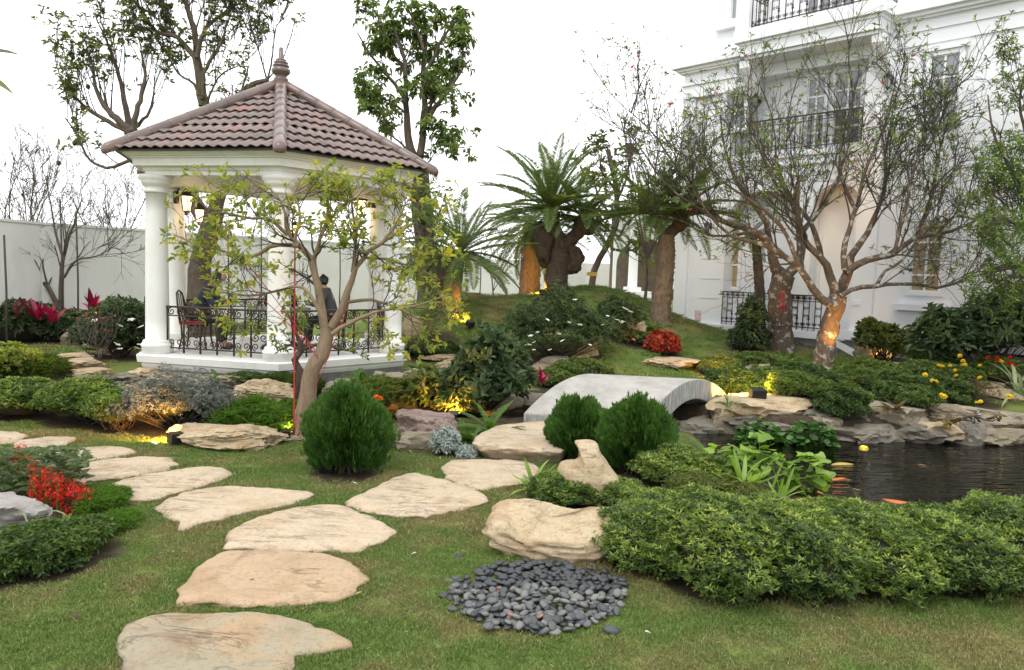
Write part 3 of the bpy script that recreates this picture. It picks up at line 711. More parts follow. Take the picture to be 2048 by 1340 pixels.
    vwindow(g, fz(1464, 10)[0], fz(1474, 10)[0] + .05, fz(1468, 38)[1], fz(1468, 38)[1] + 1.7, -.05, 1, 3, sill=False)
    s_ = fz(1434, 55)[0]; vbox(s_, s_ + .75, -.048, .12, fz(1450, 60)[1], fz(1450, 60)[1] + .12).obj('window_sill', v, g)
    vwindow(g, fz(1614, 20)[0], fz(1710, 10)[0], zbt + .1, zbt + 2.4, -.05, 4, 3)
    b = thing('balcony_railing', 'black scroll iron railing on the highest balcony at the top of the picture', 'railing', fw(bs0, bo, zbt))
    railing(b, fw(bs0 + .38, bo - .2, 0)[:2], fw(bs1 - .12, bo - .2, 0)[:2], zbt, .95, 18, motif=True)
    railing(b, fw(bs0 + .38, .0, 0)[:2], fw(bs0 + .38, bo - .21, 0)[:2], zbt, .95, 4, motif=False)
    b = thing('balcony_railing', 'short iron railing at the upper right of the highest balcony', 'railing', fw(bs1, .3, zbt))
    railing(b, fw(bs1 - .1, bo - .25, 0)[:2], fw(bs1 - .1, .1, 0)[:2], zbt, .95, 4, motif=False)
    # second floor
    z0_, z1_ = fz(1470, 236)[1], fz(1470, 186)[1]
    vwindow(g, fz(1454, 210)[0], fz(1492, 210)[0], z0_ - .3, z1_, .0, 2, 2)
    z0_, z1_ = zf2 + .02, fz(1650, 155, rec)[1]
    vwindow(g, fz(1618, 200, rec)[0], fz(1652, 200, rec)[0], z0_, z1_, rec, 2, 4, fr=.08)
    vwindow(g, fz(1672, 200, rec)[0], fz(1724, 200, rec)[0], z0_ + .1, z1_ + .05, rec, 2, 4, fr=.08)
    vwindow(g, fz(1858, 200)[0], fz(1916, 200)[0], fz(1880, 246)[1], fz(1880, 112)[1], .0, 2, 3, sill=False)
    rr = thing('balcony_railing', 'iron railing of the middle balcony seen through peach branches', 'railing', fw(sP1, 0, zf2))
    railing(rr, fw(sP1 + .1, -.08, 0)[:2], fw(sR0 - .1, -.08, 0)[:2], zf2, .9, 16)
    # bands between ground and first floor
    vbox(sP1 + .003, sR0 + .4, -.019, .05, zf2 - .14, zf2 + .0).obj('string_course', v, g)
    vbox(sP1 + .003, sR0 + .4, -.018, .03, zf2 - .36, zf2 - .28).obj('string_course', v, g)
    # ground floor openings
    vwindow(g, fz(1459, 520, rec)[0] + .0, fz(1476, 520, rec)[0] + .05, fz(1468, 575, rec)[1], fz(1468, 440, rec)[1], rec, 1, 3, curtain=True, fr=.09)
    ds0, ds1 = fz(1590, 560, rec)[0], fz(1640, 560, rec)[0]
    d = vbox(ds0, ds1, rec + .002, rec + .07, zb + .01, fz(1600, 470, rec)[1]).obj('door', v, g)
    for k in range(2):
        for j in range(2):
            w2 = (ds1 - ds0) / 2; zz = zb + .2 + j * 1.0
            vbox(ds0 + w2 * k + .1, ds0 + w2 * (k + 1) - .1, rec + .071, rec + .09, zz, zz + .75).obj('door_panel', v, d)
    MB().box((ds1 - .2, rec + .07, zb + .95), (ds1 - .14, rec + .13, zb + 1.15), FAX, FO).obj('door_handle', simple('brass', (.6, .42, .12), None, 5, .3, 0, metal=1), d)
    wy = fz(1850, 583)[1]
    vwindow(g, fz(1826, 520)[0], fz(1884, 520)[0], wy, fz(1850, 452)[1], .0, 2, 4, curtain=True, sill=True)
    # right pilaster, stair stringer and steps
    vbox(sR0 - .002, sR0 + .5, .002, .1, zb + .121, zr2 - .4).obj('pilaster', v, g)
    b = MB(); s0 = mid + .8
    P = []
    for oo in (-.2, .16): P += [fw(s0, oo, zb - .161), fw(s0, oo, zb), fw(s0 + .85, oo, zb - .38), fw(s0 + .85, oo, zb - .55)]
    b.add(P, [(0, 1, 2, 3), (7, 6, 5, 4), (0, 4, 5, 1), (1, 5, 6, 2), (2, 6, 7, 3), (3, 7, 4, 0)]); b.obj('stair_stringer', v, g)
    for i in range(5):
        s_ = fz(1805, 700, .3)[0]; vbox(s_ - .1, s_ + .95, .21 + i * .24, .21 + (i + 1) * .24 + .03, -.1, zb - .24 - i * .13).obj('step', M['slate_pale'], g)
    pr = thing('porch_railing', 'black scroll iron railing on the ground floor porch behind the peach trees', 'railing', fw(sP1, 0, zb))
    railing(pr, fw(sP1 + .02, .02, 0)[:2], fw(fz(1642, 640)[0], .02, 0)[:2], zb, .93, 18)
    lantern('unlit black wall lantern on the first floor wall beside the small window', fw(fz(1520, 200)[0], 0, fz(1520, 200)[1]), FN, 'black lanterns on the villa wall', 1.0, 'glass', 0)
    lantern('unlit black wall lantern under the right end of the upper balcony', fw(fz(1784, 160)[0], 0.0, fz(1784, 160)[1]), FN, 'black lanterns on the villa wall', 1.0, 'glass', 0)
    lantern('small black wall lantern on the ground floor pier of the villa', fw(fz(1422, 452)[0], 0, fz(1422, 452)[1]), FN, 'black lanterns on the villa wall', .9, 'glass', 0)
    # torn sticker on the pier
    sp = fz(1392, 628, .1); b = MB(); vbox(sp[0] - .1, sp[0] + .1, .002, .008, sp[1] - .22, sp[1] + .1, b)
    top('wall_sticker', 'small torn grey and red sticker low on the left pier of the villa', 'sticker', b.V, b.F, simple('torn_paper', (.62, .6, .6), (.55, .2, .2), 14, .8, 0), fw(sp[0], 0, sp[1]))
    vbox(fz(1716, 606)[0] - .09, fz(1716, 606)[0] + .09, .1005, .12, fz(1716, 606)[1] - .06, fz(1716, 606)[1] + .06).obj('socket_plate', M['plaster'], g)
    return g
def build_arbor():
    Y = 33.0; a = at(1262, 583, Y); px = 1500 / Y
    g = thing('arched_pavilion', 'white arched garden niche with a single front column beyond the mounds', 'pavilion', a); z0 = a[2] - .1
    v = M['plaster']; c0 = at(1225, 580, Y + 1.2); c1 = at(1345, 580, Y + 1.2); x0, x1, y = c0[0], c1[0], Y + 1.2
    ztop = z0 + (588 - 432) / px + .3; cx = at(1287, 580, y)[0]; r = 1.28; zs = z0 + 1.25
    b = MB(); n = 18; X = (np.array([1., 0, 0]), np.array([0, 1., 0]), np.array([0, 0, 1.])); O = np.zeros(3)
    b.box((x0, y, z0 - .4), (cx - r, y + .3, ztop), X, O); b.box((cx + r, y, z0 - .4), (x1 + .6, y + .3, ztop), X, O)
    for i in range(n):
        a0 = pi - pi * i / n; a1 = pi - pi * (i + 1) / n; P = []
        for yy in (y, y + .3): P += [(cx + r * cos(a0), yy, zs + 1.25 * sin(a0)), (cx + r * cos(a1), yy, zs + 1.25 * sin(a1)), (cx + r * cos(a1), yy, ztop), (cx + r * cos(a0), yy, ztop)]
        b.add(P, [(0, 1, 2, 3), (7, 6, 5, 4), (0, 4, 5, 1), (3, 2, 6, 7)])
    b.obj('arch_wall', v, g)
    MB().box((x0 - .2, Y - .3, ztop + .001), (x1 + .6, y + 1.6, ztop + .25), X, O).obj('roof_slab', v, g)
    MB().box((x0, y + 1.2, z0 - .4), (x1 + .5, y + 1.4, ztop), X, O).obj('back_wall', simple('niche_stone', (.13, .095, .07), (.2, .15, .11), 4, .8, .4), g)
    p = at(1264, 585, Y)
    MB().lathe((p[0], Y, z0), [(.23, .3), (.21, .35), (.19, ztop - z0 - .25), (.24, ztop - z0 - .2), (.26, ztop - z0)], 20).obj('column', v, g, True)
    MB().box((p[0] - .34, Y - .34, z0 + .12), (p[0] + .34, Y + .34, z0 + .3), X, O).obj('column_base', v, g)
    MB().box((p[0] - .7, Y - .5, z0 - .3), (p[0] + .8, Y + .5, z0 + .119), X, O).obj('plinth', v, g)
    b = MB(); q = at(1345, 600, Y - 2); b.box((q[0] - .6, Y - 2, z0 - .6), (q[0] + 1.2, Y - 1.8, z0 + .3), X, O)
    top('garden_bench', 'low brown wooden bench side beyond the leaning palm', 'bench', b.V, b.F, M['bark'], q)
    p = at(1340, 530, Y - .5); lantern('hanging black lantern at the right of the arched niche', p, (0, -1), None, 1.5, 'glass', 0)
# ------------------------------------------------------------------ bridge
def build_bridge():
    A = np.array([1.93, 10.1]); ax = np.array([1.5, 1.95]); L = np.linalg.norm(ax); ax /= L; lt = np.array([-ax[1], ax[0]]) * 0 + (np.array([.28, 10.32]) - A); W_ = np.linalg.norm(lt); lt /= W_
    n = 40; prof = []; LL = 2.9
    V = []; F = []
    def topz(t): return .155 + .41 * (1 - abs(2 * t - 1) ** 2.0)
    def botz(t):
        q = abs(2 * t - 1) / .80
        return -.55 if q >= 1 else -.5 + .76 * sqrt(1 - q * q)
    fine = np.linspace(0, 1, n + 1)
    for side in (0, 1):
        for t in fine:
            p = A + ax * (t * LL - .15) + lt * W_ * side
            V.append((p[0], p[1], topz(t))); V.append((p[0], p[1], min(botz(t), topz(t) - .17)))
    m = 2 * (n + 1)
    for i in range(n):
        F.append((2 * i, 2 * i + 1, 2 * i + 3, 2 * i + 2)); F.append((m + 2 * i, m + 2 * i + 2, m + 2 * i + 3, m + 2 * i + 1))
        F.append((2 * i, 2 * i + 2, m + 2 * i + 2, m + 2 * i)); F.append((2 * i + 1, m + 2 * i + 1, m + 2 * i + 3, 2 * i + 3))
    F.append((0, m, m + 1, 1)); F.append((2 * n, 2 * n + 1, m + 2 * n + 1, m + 2 * n))
    mt, nt, b = mat('bridge_concrete'); v = wpos(nt); st = wpos(nt, (3, 3, .5)); sc = wpos(nt, (1.5, 9, 1), (0, 0, .95))
    c = ramp(nt, noise(nt, 3, 5, .6, v), [(.3, (.25, .24, .22)), (.55, (.36, .345, .315)), (.75, (.41, .39, .355))])
    c = mixc(nt, ramp(nt, noise(nt, 9, 4, .7, sc), [(.33, (.85, .85, .85)), (.43, (0, 0, 0))]), c, (.2, .185, .16))
    g = N(nt, 'ShaderNodeNewGeometry'); sx = N(nt, 'ShaderNodeSeparateXYZ'); nt.links.new(g.outputs['Normal'], sx.inputs[0])
    sidef = ramp(nt, sx.outputs[2], [(.25, (1, 1, 1)), (.55, (0, 0, 0))])
    drip = ramp(nt, noise(nt, 8, 5, .7, st), [(.35, (.18, .18, .17)), (.6, (.36, .36, .34)), (.72, (.5, .5, .48))])
    nt.links.new(mixc(nt, sidef, c, drip), b.inputs['Base Color']); b.inputs['Roughness'].default_value = .8
    bump(nt, noise(nt, 30, 5, .65, v), b, .35, .02)
    me = raw_mesh('stone_bridge', np.array(V) - [1.9, 11, 0], F, mt); o = link('stone_bridge', me, None, (1.9, 11, 0))
    bv = o.modifiers.new('b', 'BEVEL'); bv.width = .018; bv.segments = 3; bv.limit_method = 'ANGLE'; bv.angle_limit = radians(50)
    tag(o, 'pale grey arched stone footbridge over the pond channel', 'bridge')
# ------------------------------------------------------------------ foliage
def nrm(a): return a / (np.linalg.norm(a, axis=-1, keepdims=True) + 1e-9)
def leaf_mesh(base, d, up, L, W, shape=1, fold=.2, droop=.18):
    n = len(base); d = nrm(d); side = nrm(np.cross(d, up)); nn = np.cross(side, d)
    L = np.broadcast_to(np.asarray(L, float), (n,))[:, None]; W = np.broadcast_to(np.asarray(W, float), (n,))[:, None]
    if shape == 1:
        V = np.stack([base, base + d * L * .45 - side * W * .5 + nn * W * fold, base + d * L - nn * L * droop, base + d * L * .45 + side * W * .5 + nn * W * fold], 1)
        i = np.arange(n)[:, None] * 4; F = np.concatenate([i + [0, 1, 2], i + [0, 2, 3]], 0); k = 4
    else:
        V = np.stack([base, base + d * L * .3 - side * W * .42 + nn * W * fold, base + d * L * .68 - side * W * .4 + nn * (W * fold - L * droop * .3), base + d * L - nn * L * droop,
                      base + d * L * .68 + side * W * .4 + nn * (W * fold - L * droop * .3), base + d * L * .3 + side * W * .42 + nn * W * fold], 1)
        i = np.arange(n)[:, None] * 6; F = np.concatenate([i + [0, 1, 2, 3], i + [0, 3, 4, 5]], 0); k = 6
    return V.reshape(-1, 3), F, k
def rosettes(rng, P, A, per, L, W, spread=.9, jit=.35):
    """per leaves around each point P with axis A"""
    n = len(P); A = nrm(A); r = rng.normal(size=(n, 3)); s = nrm(np.cross(A, r)); t = np.cross(A, s)
    B = []; D = []
    for k in range(per):
        a = 2 * pi * k / per + rng.uniform(-.4, .4, n); q = (s * np.cos(a)[:, None] + t * np.sin(a)[:, None]) * spread + A * (1.1 - spread * .6) + rng.normal(size=(n, 3)) * jit * .4
        B.append(P + rng.normal(size=(n, 3)) * L * .12); D.append(q)
    B = np.concatenate(B); D = np.concatenate(D); U = np.tile(A, (per, 1)) + rng.normal(size=B.shape) * .3
    return B, D, U
def foliage(name, parent, B, D, U, L, W, mk, rng, shape=1, tint=None, droop=.18, fold=.2, kind='stuff', lj=.3):
    n = len(B); LL = L * rng.uniform(1 - lj, 1 + lj, n); WW = W * LL / L
    V, F, k = leaf_mesh(B, D, U, LL, WW, shape, fold, droop)
    if tint is None: tint = rng.uniform(0, 1, n)
    tint = np.clip(tint, 0, 1)
    o = obj(name, V, F, M[mk], parent, False, np.repeat(tint, k))
    if kind: o['kind'] = kind
    return o
def lump_points(rng, lumps, n, shell=.3, lowcut=-.35, bumpy=.09):
    Lp = np.array(lumps, float); area = Lp[:, 3] * Lp[:, 4] + Lp[:, 5] * (Lp[:, 3] + Lp[:, 4]); idx = rng.choice(len(Lp), int(n * 1.5), p=area / area.sum())
    d = nrm(rng.normal(size=(len(idx), 3))); d[:, 2] = np.where(d[:, 2] < lowcut, -d[:, 2], d[:, 2]); l = Lp[idx]
    br = 1 + bumpy * (np.sin(d[:, 0] * 7 + l[:, 0] * 9) * np.cos(d[:, 1] * 6 + l[:, 1] * 5) + .7 * np.sin(d[:, 2] * 9 + d[:, 0] * 5 + idx))
    u = rng.uniform(0, 1, len(idx)); r = br * (1 - shell * u ** 2)
    P = l[:, :3] + d * l[:, 3:] * r[:, None]; nn = nrm(d / l[:, 3:])
    keep = np.ones(len(P), bool)
    for j in range(len(Lp)):
        q = (P - Lp[j, :3]) / Lp[j, 3:]; keep &= ~((np.linalg.norm(q, axis=1) < .72) & (idx != j))
    P, nn, u = P[keep][:n], nn[keep][:n], u[keep][:n]
    return P, nn, u
def core_mesh(lumps, parent, scale=.8, mk='core', name='shade_core'):  # solid blob added to block the view through; inner shade is its colour
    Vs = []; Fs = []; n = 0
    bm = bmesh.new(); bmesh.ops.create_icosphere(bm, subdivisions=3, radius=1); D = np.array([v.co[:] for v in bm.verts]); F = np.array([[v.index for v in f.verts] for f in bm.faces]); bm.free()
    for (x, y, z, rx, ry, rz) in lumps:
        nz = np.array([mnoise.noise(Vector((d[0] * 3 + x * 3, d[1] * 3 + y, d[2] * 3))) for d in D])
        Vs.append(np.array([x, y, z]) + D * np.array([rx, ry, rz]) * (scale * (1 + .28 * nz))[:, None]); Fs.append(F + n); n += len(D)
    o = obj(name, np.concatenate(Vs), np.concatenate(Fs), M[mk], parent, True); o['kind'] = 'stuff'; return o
def stems(parent, base, lumps, rng, n=10, r=.012, mk='bark_twig', spread=.12, name='stem', reach=.75):
    b = MB(); Lp = np.array(lumps)
    for i in range(n):
        l = Lp[rng.integers(len(Lp))]; p0 = np.array(base) + [rng.uniform(-spread, spread), rng.uniform(-spread, spread), -.02]
        q = l[:3] + rng.uniform(-1, 1, 3) * l[3:] * reach * [1, 1, .4]; mid = (p0 + q) / 2 + rng.uniform(-.05, .05, 3)
        b.tube([p0, mid, q], [r, r * .8, r * .35], 4)
    o = b.obj(name, M[mk], parent, True); o['kind'] = 'stuff'; return o
def shrub(name, label, cat, lumps, n, L, W, mk, seed, per=5, shell=.3, core=.8, nst=12, shape=1, group=None, lowcut=-.35, spread=.9, bed=1.15, upb=.4, base=None, tint=None, droop=.18, stem_r=.012, bumpy=.09, stem_mk='bark_twig', coremk='core'):
    rng = np.random.default_rng(seed); Lp = np.array(lumps); c = (Lp[:, :3] * (Lp[:, 3] ** 2)[:, None]).sum(0) / (Lp[:, 3] ** 2).sum()
    loc = np.array([c[0], c[1], Hs(c[0], c[1])]) if base is None else np.array(base, float)
    g = thing(name, label, cat, loc, group)
    if mk == 'azalea': upb = .72
    P, nn, u = lump_points(rng, lumps, n, shell, lowcut, bumpy); A = nn * (1 - upb) + np.array([0, 0, 1.]) * upb + rng.normal(size=nn.shape) * .25
    B, D, U = rosettes(rng, P, A, per, L, W, spread)
    # shoot-to-shoot tint: tips on the outer upper side are paler
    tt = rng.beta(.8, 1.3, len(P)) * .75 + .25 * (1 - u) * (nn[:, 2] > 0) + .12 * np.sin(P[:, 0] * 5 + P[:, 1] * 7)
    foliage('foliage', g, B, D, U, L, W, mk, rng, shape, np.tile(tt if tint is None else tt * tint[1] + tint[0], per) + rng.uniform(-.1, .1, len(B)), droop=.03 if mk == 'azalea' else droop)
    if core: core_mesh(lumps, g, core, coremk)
    if nst: stems(g, loc, lumps, rng, nst, stem_r, stem_mk)
    if bed:
        for l in Lp: BEDS.append((l[0], l[1], max(l[3], l[4]) * bed))
    return g
def lump(px, py_base, py_top, wpx, ry=None, z0=None, Y=None, sink=0.15):
    """ellipsoid resting on the ground: base pixel, top pixel, width in pixels of the photo"""
    p = gp(px, py_base) if Y is None else at(px, py_base, Y)
    k = FPX / p[1]; rx = wpx / 2 / k; ry = ry or rx * .9
    yc = p[1] + ry * .75; pt = at(px, py_top, yc); h = pt[2] - p[2]
    return (pt[0], yc, p[2] + h * (.5 - sink * .3), rx, ry, h * (.5 + sink * .3))
# ------------------------------------------------------------------ trees
def grow(rng, P, R, n, ang, lr, K=5, curl=.25, up=0.0, t0=.3, rr=.55, taper=.35, minr=.0025, outward=None, out=0., t1=1.0):
    """children of polylines P (N,K0,3) with radii R (N,K0)"""
    Nn, K0, _ = P.shape; idx = np.repeat(np.arange(Nn), n); m = len(idx)
    t = rng.uniform(t0, t1, m) * (K0 - 1); i = np.minimum(t.astype(int), K0 - 2); f = (t - i)[:, None]
    start = P[idx, i] * (1 - f) + P[idx, i + 1] * f; r0 = (R[idx, i] * (1 - f[:, 0]) + R[idx, i + 1] * f[:, 0]) * rr
    tan = nrm(P[idx, i + 1] - P[idx, i]); perp = nrm(np.cross(tan, rng.normal(size=(m, 3))))
    a = rng.uniform(ang[0], ang[1], m)[:, None]; d = nrm(tan * np.cos(a) + perp * np.sin(a) + np.array([0, 0, up]))
    if outward is not None: d = nrm(d + out * nrm(start - outward))
    plen = np.linalg.norm(np.diff(P, axis=1), axis=2).sum(1)[idx]
    ln = lr(rng, m, plen, t / (K0 - 1)) if callable(lr) else plen * rng.uniform(lr[0], lr[1], m)
    Q = [start]; c = rng.normal(size=(m, 3)) * curl
    for k in range(1, K):
        d = nrm(d + c * .35 + rng.normal(size=(m, 3)) * curl * .5 + np.array([0, 0, up * .3])); Q.append(Q[-1] + d * (ln / (K - 1))[:, None])
    Q = np.stack(Q, 1); rad = np.maximum(r0[:, None] * np.linspace(1, taper, K)[None], minr)
    return Q, rad
def tubes_np(P, R, k):
    Nn, K, _ = P.shape; T = nrm(np.gradient(P, axis=1)); ref = np.tile(np.array([.31, .52, .79]), (Nn, K, 1)); s = nrm(np.cross(T, ref)); u = np.cross(T, s)
    a = 2 * pi * np.arange(k) / k
    V = P[:, :, None] + R[:, :, None, None] * (s[:, :, None] * np.cos(a)[None, None, :, None] + u[:, :, None] * np.sin(a)[None, None, :, None])
    n = np.arange(Nn)[:, None, None] * K * k; i = np.arange(K - 1)[None, :, None] * k; j = np.arange(k)[None, None]; j2 = (j + 1) % k
    F = np.stack([n + i + j, n + i + j2, n + i + k + j2, n + i + k + j], -1).reshape(-1, 4)
    return V.reshape(-1, 3), F
def resample(pts, rads, K):
    P = np.array(pts, float); d = np.r_[0, np.cumsum(np.linalg.norm(np.diff(P, axis=0), axis=1))]; t = np.linspace(0, d[-1], K)
    # smooth cubic through the given points
    m = np.gradient(P, d, axis=0); out = []
    for x in t:
        i = min(np.searchsorted(d, x, 'right') - 1, len(d) - 2); h = d[i + 1] - d[i]; s = (x - d[i]) / h
        out.append((2 * s ** 3 - 3 * s ** 2 + 1) * P[i] + (s ** 3 - 2 * s ** 2 + s) * h * m[i] + (-2 * s ** 3 + 3 * s ** 2) * P[i + 1] + (s ** 3 - s ** 2) * h * m[i + 1])
    return np.array(out), np.interp(t, d, rads)
def pl(pix, Y):
    """polyline from (px,py[,Y]) pixels, each with its own real depth"""
    out = []
    for q in pix: out.append(at(q[0], q[1], q[2] if len(q) > 2 else Y))
    return out
def tree(name, label, cat, base, limbs, levels, leaf, seed, mk='bark', twig='bark_twig', trunk_k=12, knots=.0, group=None, K=14, crownname='crown', extra=None):
    """limbs: list of (points, r0, r1, spawn) in world coordinates; levels: list of dicts for grow"""
    rng = np.random.default_rng(seed); g = thing(name, label, cat, base, group)
    Vt = []; Ft = []; nv = 0; PP = []; RR = []
    for li, (pts, r0, r1, sp) in enumerate(limbs):
        P, R = resample(pts, np.linspace(r0, r1, len(pts)), K)
        w = rng.normal(size=P.shape) * np.minimum(R[:, None], .05) * .25; w[0] = 0; P = P + w
        if li == 0: R = R * (1 + .45 * np.exp(-np.linspace(0, 1, K) * 14))
        V, F = tubes_np(P[None], R[None] * (1 + .0), trunk_k if r0 > .04 else 7)
        kk = trunk_k if r0 > .04 else 7
        if knots:
            nz = np.array([mnoise.noise(Vector((v[0] * 9, v[1] * 9, v[2] * 5 + seed))) for v in V]); ctr = np.repeat(P, kk, 0); V = ctr + (V - ctr) * (1 + knots * nz)[:, None]
        Vt.append(V); Ft.append(F + nv); nv += len(V)
        if sp: PP.append(P); RR.append(R)
    obj('trunk', np.concatenate(Vt), np.concatenate(Ft), M[mk], g, True)
    P = np.array(PP); R = np.array(RR); Vt = []; Ft = []; nv = 0; last = []
    allp = P.reshape(-1, 3); cen = allp.mean(0) if len(allp) else None
    for lv in levels:
        lv = dict(lv); lf = lv.pop('leafy', False); k = lv.pop('k', 4); keep = lv.pop('keep', None)
        if lv.get('out'): lv['outward'] = cen
        P, R = grow(rng, P, R, **lv)
        if keep is not None:
            msk = keep(P[:, -1]); P, R = P[msk], R[msk]
        V, F = tubes_np(P, R, k); Vt.append(V); Ft.append(F + nv); nv += len(V)
        if lf: last.append((P, lf))
    if Vt: o = obj('branches', np.concatenate(Vt), np.concatenate(Ft), M[twig], g, True); o['kind'] = 'stuff'
    if leaf and last:
        B = []; D = []
        for (Q, frac) in last:
            m = max(1, int(len(Q) * frac)) if frac <= 1 else len(Q)
            sel = rng.choice(len(Q), m, replace=False); Q = Q[sel]
            for c in range(leaf.get('clusters', 2)):
                t = 1.0 - .9 * c / max(1, leaf.get('clusters', 2)); x = t * (Q.shape[1] - 1); i = min(int(x), Q.shape[1] - 2); f = x - i
                B.append(Q[:, i] * (1 - f) + Q[:, i + 1] * f); D.append(nrm(Q[:, i + 1] - Q[:, i]))
        B = np.concatenate(B); D = np.concatenate(D)
        if leaf.get('prob', 1) < 1:
            # patchy: some shoots carry leaves, others none
            sel = rng.uniform(size=len(B)) < leaf['prob']; B, D = B[sel], D[sel]
        A = D + np.array([0, 0, leaf.get('up', .2)]); tb = rng.uniform(0, .8, len(B))
        B2, D2, U2 = rosettes(rng, B, A, leaf.get('per', 4), leaf['L'], leaf['W'], leaf.get('spread', .9), .6)
        if leaf.get('droopz'): D2 = nrm(D2) + np.array([0, 0, -leaf['droopz']])
        foliage(crownname, g, B2, D2, U2 + np.array([0, 0, .4]), leaf['L'], leaf['W'], leaf['mk'], rng, leaf.get('shape', 1), np.tile(tb, leaf.get('per', 4)) + rng.uniform(-.1, .2, len(B2)), droop=leaf.get('droop', .2), lj=.35)
    if extra: extra(g, rng, P)
    return g
# ------------------------------------------------------------------ fronds
def frond_mesh(L, n, ll, lw, arch, seed, mk, vee=.5, taper=True, spread=1.15, sub=.1, name='frond'):
    """pinnate frond along +X from the origin, drooping with arch; local coordinates"""
    rng = np.random.default_rng(seed); t = np.linspace(0, 1, 14); ang = np.cumsum(np.full(14, arch / 14)); x = np.cumsum(np.cos(ang)) * L / 14; z = -np.cumsum(np.sin(ang)) * L / 14
    x -= x[0]; z -= z[0]; y = .04 * L * np.sin(t * 3) * rng.uniform(-1, 1); R = np.stack([x, y, z], 1)
    V0, F0_ = tube(R, np.linspace(.011, .003, 14) * L / 1.3, 4, False)
    s = np.linspace(sub, .995, n); B = np.stack([np.interp(s, t, R[:, i]) for i in range(3)], 1); T = nrm(np.stack([np.interp(s, t, np.gradient(R[:, i])) for i in range(3)], 1))
    side = np.array([0, 1., 0]); up = nrm(np.cross(T, side)) * -1; up = np.where(up[:, 2:3] < 0, -up, up)
    fl = np.sin(np.clip((s - sub) / (1 - sub), 0, 1) * pi * .93 + .22) ** .6 if taper else np.ones(n)
    Bs = []; Ds = []; Us = []; Ls = []
    for sg in (-1, 1):
        d = T * (.42 + .5 * s[:, None]) + side * sg * spread + up * vee + rng.normal(size=B.shape) * .07
        Bs.append(B); Ds.append(d); Us.append(up + side * -sg * .3); Ls.append(ll * fl * rng.uniform(.9, 1.08, n))
    V, F, k = leaf_mesh(np.concatenate(Bs), np.concatenate(Ds), np.concatenate(Us), np.concatenate(Ls), lw, 1, .1, .12)
    n0 = len(V0); Va = np.concatenate([np.array(V0), V]); Fa = [tuple(f) for f in F0_] + [tuple(int(i) + n0 for i in f) for f in F]
    tb = rng.uniform(.1, .9) ; tint = np.r_[np.full(n0, .7), np.repeat(np.clip(tb * .5 + rng.uniform(0, .4, 2 * n), 0, 1), k)]
    return raw_mesh(name, Va, Fa, M[mk], False, tint)
def place(name, me, parent, p, yaw, pitch, roll=0, s=1.0):
    o = bpy.data.objects.new(name, me); COL.objects.link(o)
    if parent is not None: o.parent = parent; p = np.array(p) - ORG[parent.name]
    Mx = Matrix.Rotation(yaw, 4, 'Z') @ Matrix.Rotation(-pitch, 4, 'Y') @ Matrix.Rotation(roll, 4, 'X')
    o.matrix_local = Matrix.Translation(V3(p)) @ Mx @ Matrix.Diagonal((s, s, s, 1)); return o
_FR = {}
def fronds(kind):
    if kind not in _FR:
        if kind == 'cycad': _FR[kind] = [frond_mesh(1.35, 64, .17, .017, a, 10 + i, 'cycad', .45) for i, a in enumerate((.3, .5, .75, 1.1))]
        if kind == 'fern': _FR[kind] = [frond_mesh(.42, 30, .052, .016, a, 30 + i, 'fern', .1, sub=.05) for i, a in enumerate((.5, .9, 1.3))]
        if kind == 'finefern': _FR[kind] = [frond_mesh(.36, 26, .075, .022, a, 40 + i, 'fern', .3, sub=.1) for i, a in enumerate((.4, .8))]
    return _FR[kind]
def crown_fronds(parent, p, n, seed, kind='cycad', s=1.0, pr=(-.35, 1.35), yaw0=0, yr=2 * pi, name='frond'):
    rng = np.random.default_rng(seed); F = fronds(kind)
    for i in range(n):
        q = (i + .5) / n; pitch = pr[1] + (pr[0] - pr[1]) * q ** .8 + rng.uniform(-.12, .12); yaw = yaw0 + (i * 2.39996 % (2 * pi)) / (2 * pi) * yr + rng.uniform(-.15, .15)
        place(name, F[rng.integers(len(F))], parent, np.array(p) + rng.normal(size=3) * .03 * s, yaw, pitch, rng.uniform(-.25, .25), s * rng.uniform(.82, 1.1))
def fern(label, px, py, s, seed, n=16, kind='fern', Y=None, group='ferns among the rocks', z=None):
    p = gp(px, py) if Y is None else at(px, py, Y)
    g = thing('fern', label, 'fern', p, group); crown_fronds(g, p, n, seed, kind, s, (.15, 1.25)); BEDS.append((p[0], p[1], .18 * s)); return g
def blade_mesh(L, W, arch, mk, seed, name='leaf', seg=7, fold=.18, wid=None, cup=0):
    t = np.linspace(0, 1, seg + 1); ang = np.cumsum(np.full(seg + 1, arch / seg)) - arch / seg; x = np.r_[0, np.cumsum(np.cos(ang[:-1]))] * L / seg; z = -np.r_[0, np.cumsum(np.sin(ang[:-1]))] * L / seg
    w_ = (wid(t) if wid else np.sin(np.clip(t * .94 + .06, 0, 1) * pi) ** .7) * W / 2; w_[-1] = .0008
    V = []; 
    for i in range(seg + 1):
        V += [(x[i], -w_[i], z[i] + w_[i] * fold), (x[i], 0, z[i]), (x[i], w_[i], z[i] + w_[i] * fold)]
    F = [(3 * i + a, 3 * i + a + 1, 3 * i + a + 4, 3 * i + a + 3) for i in range(seg) for a in (0, 1)]
    rng = np.random.default_rng(seed); return raw_mesh(name, V, F, M[mk], True, np.clip(np.full(len(V), rng.uniform(.1, .9)) + np.tile([-.06, .1, -.06], seg + 1), 0, 1))
_BL = {}
def blades(key, L, W, mk, archs, wid=None, fold=.18):
    if key not in _BL: _BL[key] = [blade_mesh(L, W, a, mk, i * 7 + 3, wid=wid, fold=fold) for i, a in enumerate(archs)]
    return _BL[key]
